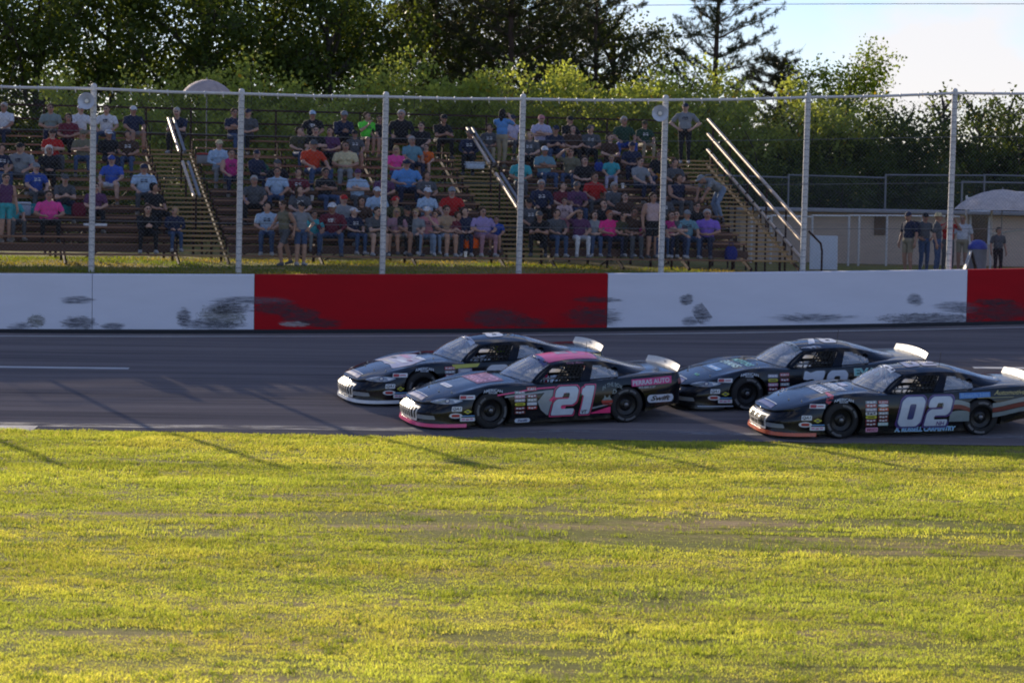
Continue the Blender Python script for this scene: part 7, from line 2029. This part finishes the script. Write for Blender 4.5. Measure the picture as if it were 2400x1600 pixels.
parasol('umbrella', 'pale beige umbrella opened above the top row on the left', U0, .70, .38, U0.z - (ST_O.z + foot_z(11)), (.46, .38, .36))
U1 = at(2350, 444, 73.6); g_ = gpos(2350, 73.6)
parasol('patio_umbrella', 'grey domed canopy by the fence at the right edge', U1, 1.45, .62, U1.z - g_.z, (.56, .50, .47), 10)
# white board leaning by the stair, bin with blue dome, folding sign
p = gpos(1930, 70.5)
wb = empty('white_board', p); tag(wb, 'pale blue white board standing beside the right stair', 'board')
MB().box((0, 0, .52), (.80, .04, .98), Matrix.Rotation(-.08, 3, 'X'), bevel=.01).obj('panel', mat('pale_board', (.50, .56, .62), .5, 0, .06), wb)
for s in (-.3, .3): MB().tube([(s, .25, 0), (s, .03, .8)], .018, 6).obj('leg', m_galv_d, wb)
p = gpos(2291, 70.0)
bn = empty('litter_bin', p); tag(bn, 'grey litter bin with blue domed lid right of the seventh post', 'bin')
MB().lathe([(0, 0), (.24, 0), (.255, .3), (.265, .72), (.27, .75), (.245, .75), (.24, .05)], 24).obj('barrel', mat('grey_barrel', (.20, .21, .23), .6), bn, 40)
MB().lathe([(.285, .74), (.285, .78), (.26, .86), (.19, .95), (.09, 1.0), (0, 1.01)], 24).obj('lid', mat('blue_lid', (.03, .05, .30), .45), bn, 50)
p = gpos(2275, 68.6)
sg = empty('folding_sign', p); tag(sg, 'small black folding sign with white board before the litter bin', 'sign')
for s in (1, -1):
    MB().box((.11 * s, 0, .36), (.025, .42, .74), Matrix.Rotation(-.28 * s, 3, 'Y'), bevel=.006).obj('leaf', mat('sign_black' if s > 0 else 'sign_white', (.02, .02, .02) if s > 0 else (.6, .58, .55), .5), sg)
# ================================================================== things left on and before the stand
def on_row(px, i, dv=.34, seatlevel=True):
    p, u = row_pos(px, i, dv); return Vector((p.x, p.y, ST_O.z + (seat_z(i) if seatlevel else foot_z(i)) + .003))
def cooler(label, loc, s, body, lid, rz=.2):
    t = empty('cooler', loc); t.rotation_euler = (0, 0, rz); tag(t, label, 'cooler')
    MB().box((0, 0, s[2] * .40), (s[0], s[1], s[2] * .80), bevel=.03).obj('box', mat('cooler_%s' % label[:8], body, .45), t, 50)
    MB().box((0, 0, s[2] * .90), (s[0] * 1.04, s[1] * 1.04, s[2] * .18), bevel=.03).obj('lid', mat('lid_%s' % label[:8], lid, .45), t, 50)
    for sd in (-1, 1): MB().tube([(sd * s[0] * .52, -.08, s[2] * .62), (sd * s[0] * .58, -.08, s[2] * .62), (sd * s[0] * .58, .08, s[2] * .62), (sd * s[0] * .52, .08, s[2] * .62)], .012, 6).obj('handle', mat('lid_%s' % label[:8], lid, .45), t)
    return t
cooler('pale blue cooler beside the large pink tee at far left', on_row(45, 2, .30), (.58, .36, .34), (.30, .36, .46), (.44, .48, .55))
cooler('grey cooler with red lid on the upper rows right of the left aisle', on_row(479, 8), (.42, .30, .30), (.17, .18, .20), (.32, .03, .03))
cooler('white picnic chest on the upper rows beside the middle aisle', on_row(1112, 8, .30), (.50, .30, .20), (.40, .48, .58), (.55, .60, .66))
def bag(name, label, loc, s, col, rz=.3, cat='bag'):
    t = empty(name, loc); t.rotation_euler = (0, 0, rz); tag(t, label, cat)
    V, Fc = [], []; n = 16; prof = [(.9, 0), (1.0, .15), (1.02, .45), (.9, .8), (.6, 1.0)]
    for (r, z) in prof:
        for k in range(n):
            a = 2 * math.pi * k / n; e = .6
            c, s_ = math.cos(a), math.sin(a); wob = 1 + .05 * math.sin(3 * a + z * 5)
            V.append((s[0] / 2 * r * wob * math.copysign(abs(c) ** e, c), s[1] / 2 * r * wob * math.copysign(abs(s_) ** e, s_), s[2] * z))
    for i in range(len(prof) - 1):
        for k in range(n): Fc.append((i * n + k, i * n + (k + 1) % n, (i + 1) * n + (k + 1) % n, (i + 1) * n + k))
    Fc += [tuple(range(n))[::-1], tuple((len(prof) - 1) * n + k for k in range(n))]
    MB().add(V, Fc).obj('sack', cloth(col), t, 60)
    MB().tube([(-s[0] * .25, 0, s[2] * .95), (-s[0] * .15, 0, s[2] * 1.25), (s[0] * .15, 0, s[2] * 1.25), (s[0] * .25, 0, s[2] * .95)], .012, 6).obj('strap', cloth(tuple(x * .7 for x in col)), t, 60)
    return t
bag('bag', 'bright orange bag below the tie dyed top', on_row(1106, 0, .05, False) + Vector((0, 0, .22)), (.42, .24, .26), (.75, .10, .01))
bag('bag', 'amber seat bag left of the fifth post in the upper rows', on_row(1543, 7, .3), (.20, .2, .22), (.50, .22, .02))
bag('bag', 'dark blue bag on the ground right of the violet tee', on_row(1717, 0, -.1, False), (.32, .26, .34), (.025, .03, .17))
bag('bag', 'royal blue bag in the upper rows beside the dark green tee', on_row(1403, 8, .2), (.26, .2, .26), (.03, .06, .28))
bag('bag', 'dark green bag beside the second post in the upper rows', on_row(612, 7, .3), (.42, .22, .26), (.02, .10, .06))
bag('bag', 'dark red bag right of the large pink tee', on_row(185, 2, .3), (.36, .24, .34), (.13, .015, .03))
def blanket(label, px, i, w, col):
    p = on_row(px, i); t = empty('blanket', p); t.rotation_euler = (0, 0, ST_A); tag(t, label, 'blanket')
    V, Fc = [], []; n, m = 14, 9
    for a in range(n + 1):
        for q in range(m + 1):
            x = w * (a / n - .5); y = -.22 + .46 * q / m
            z = .03 + .012 * math.sin(a * 1.7 + q) if y > -.13 else .03 - (-.13 - y) * 2.4 + .01 * math.sin(a * 1.3)
            V.append((x + .01 * math.sin(q * 2), max(y, -.145) if z < .02 else y, z))
    for a in range(n):
        for q in range(m): Fc.append((a * (m + 1) + q, (a + 1) * (m + 1) + q, (a + 1) * (m + 1) + q + 1, a * (m + 1) + q + 1))
    me = MB().add(V, Fc).mesh('cloth', 60); bm = bmesh.new(); bm.from_mesh(me); bmesh.ops.solidify(bm, geom=list(bm.faces), thickness=.02); bm.to_mesh(me); bm.free(); shade(me, 60)
    obj('cloth', me, cloth(col), t)
blanket('teal blanket spread on the plank behind the large pink tee', 100, 3, 1.5, (.03, .26, .29))
blanket('purple seat cover at the left edge, upper rows', 52, 8, .5, (.08, .02, .17))
blanket('lilac blanket below the lone white tee', 590, 4, .45, (.28, .25, .40))
# white serving tray on the plank by the first post, loose cups
t = empty('tray', on_row(224, 1, .36)); tag(t, 'long white tray on a plank at the first visible post', 'tray'); t.rotation_euler = (0, 0, ST_A)
MB().box((0, 0, .018), (.56, .26, .03), bevel=.01).obj('base', mat('white_plastic', (.62, .64, .68), .4), t)
for s in (-1, 1): MB().box((0, .13 * s, .04), (.56, .015, .05), bevel=.005).obj('rim', mat('white_plastic', (.62, .64, .68), .4), t)
def cup(label, loc):
    t = empty('paper_cup', loc); tag(t, label, 'cup', 'paper cups in the stand')
    MB().lathe([(0, 0), (.036, 0), (.046, .13), (.044, .13), (.034, .008)], 16).obj('cup_wall', mat('cup_white', (.75, .72, .66), .5), t, 40)
    MB().lathe([(.048, .13), (.050, .138), (.04, .145), (0, .145)], 16).obj('lid', mat('cup_lid', (.7, .7, .7), .4), t, 40)
cup('white paper cup on the ground below the orange bag', on_row(1094, 0, -.16, False))
cup('white paper cup on the plank beside the turquoise child', on_row(1460, 6, .30))
cup('white paper cup on the plank in the right section below the red tee', on_row(1428, 5, .30))
cup('white paper cup on the plank right of the white cap behind the third post', on_row(732, 4, .30))
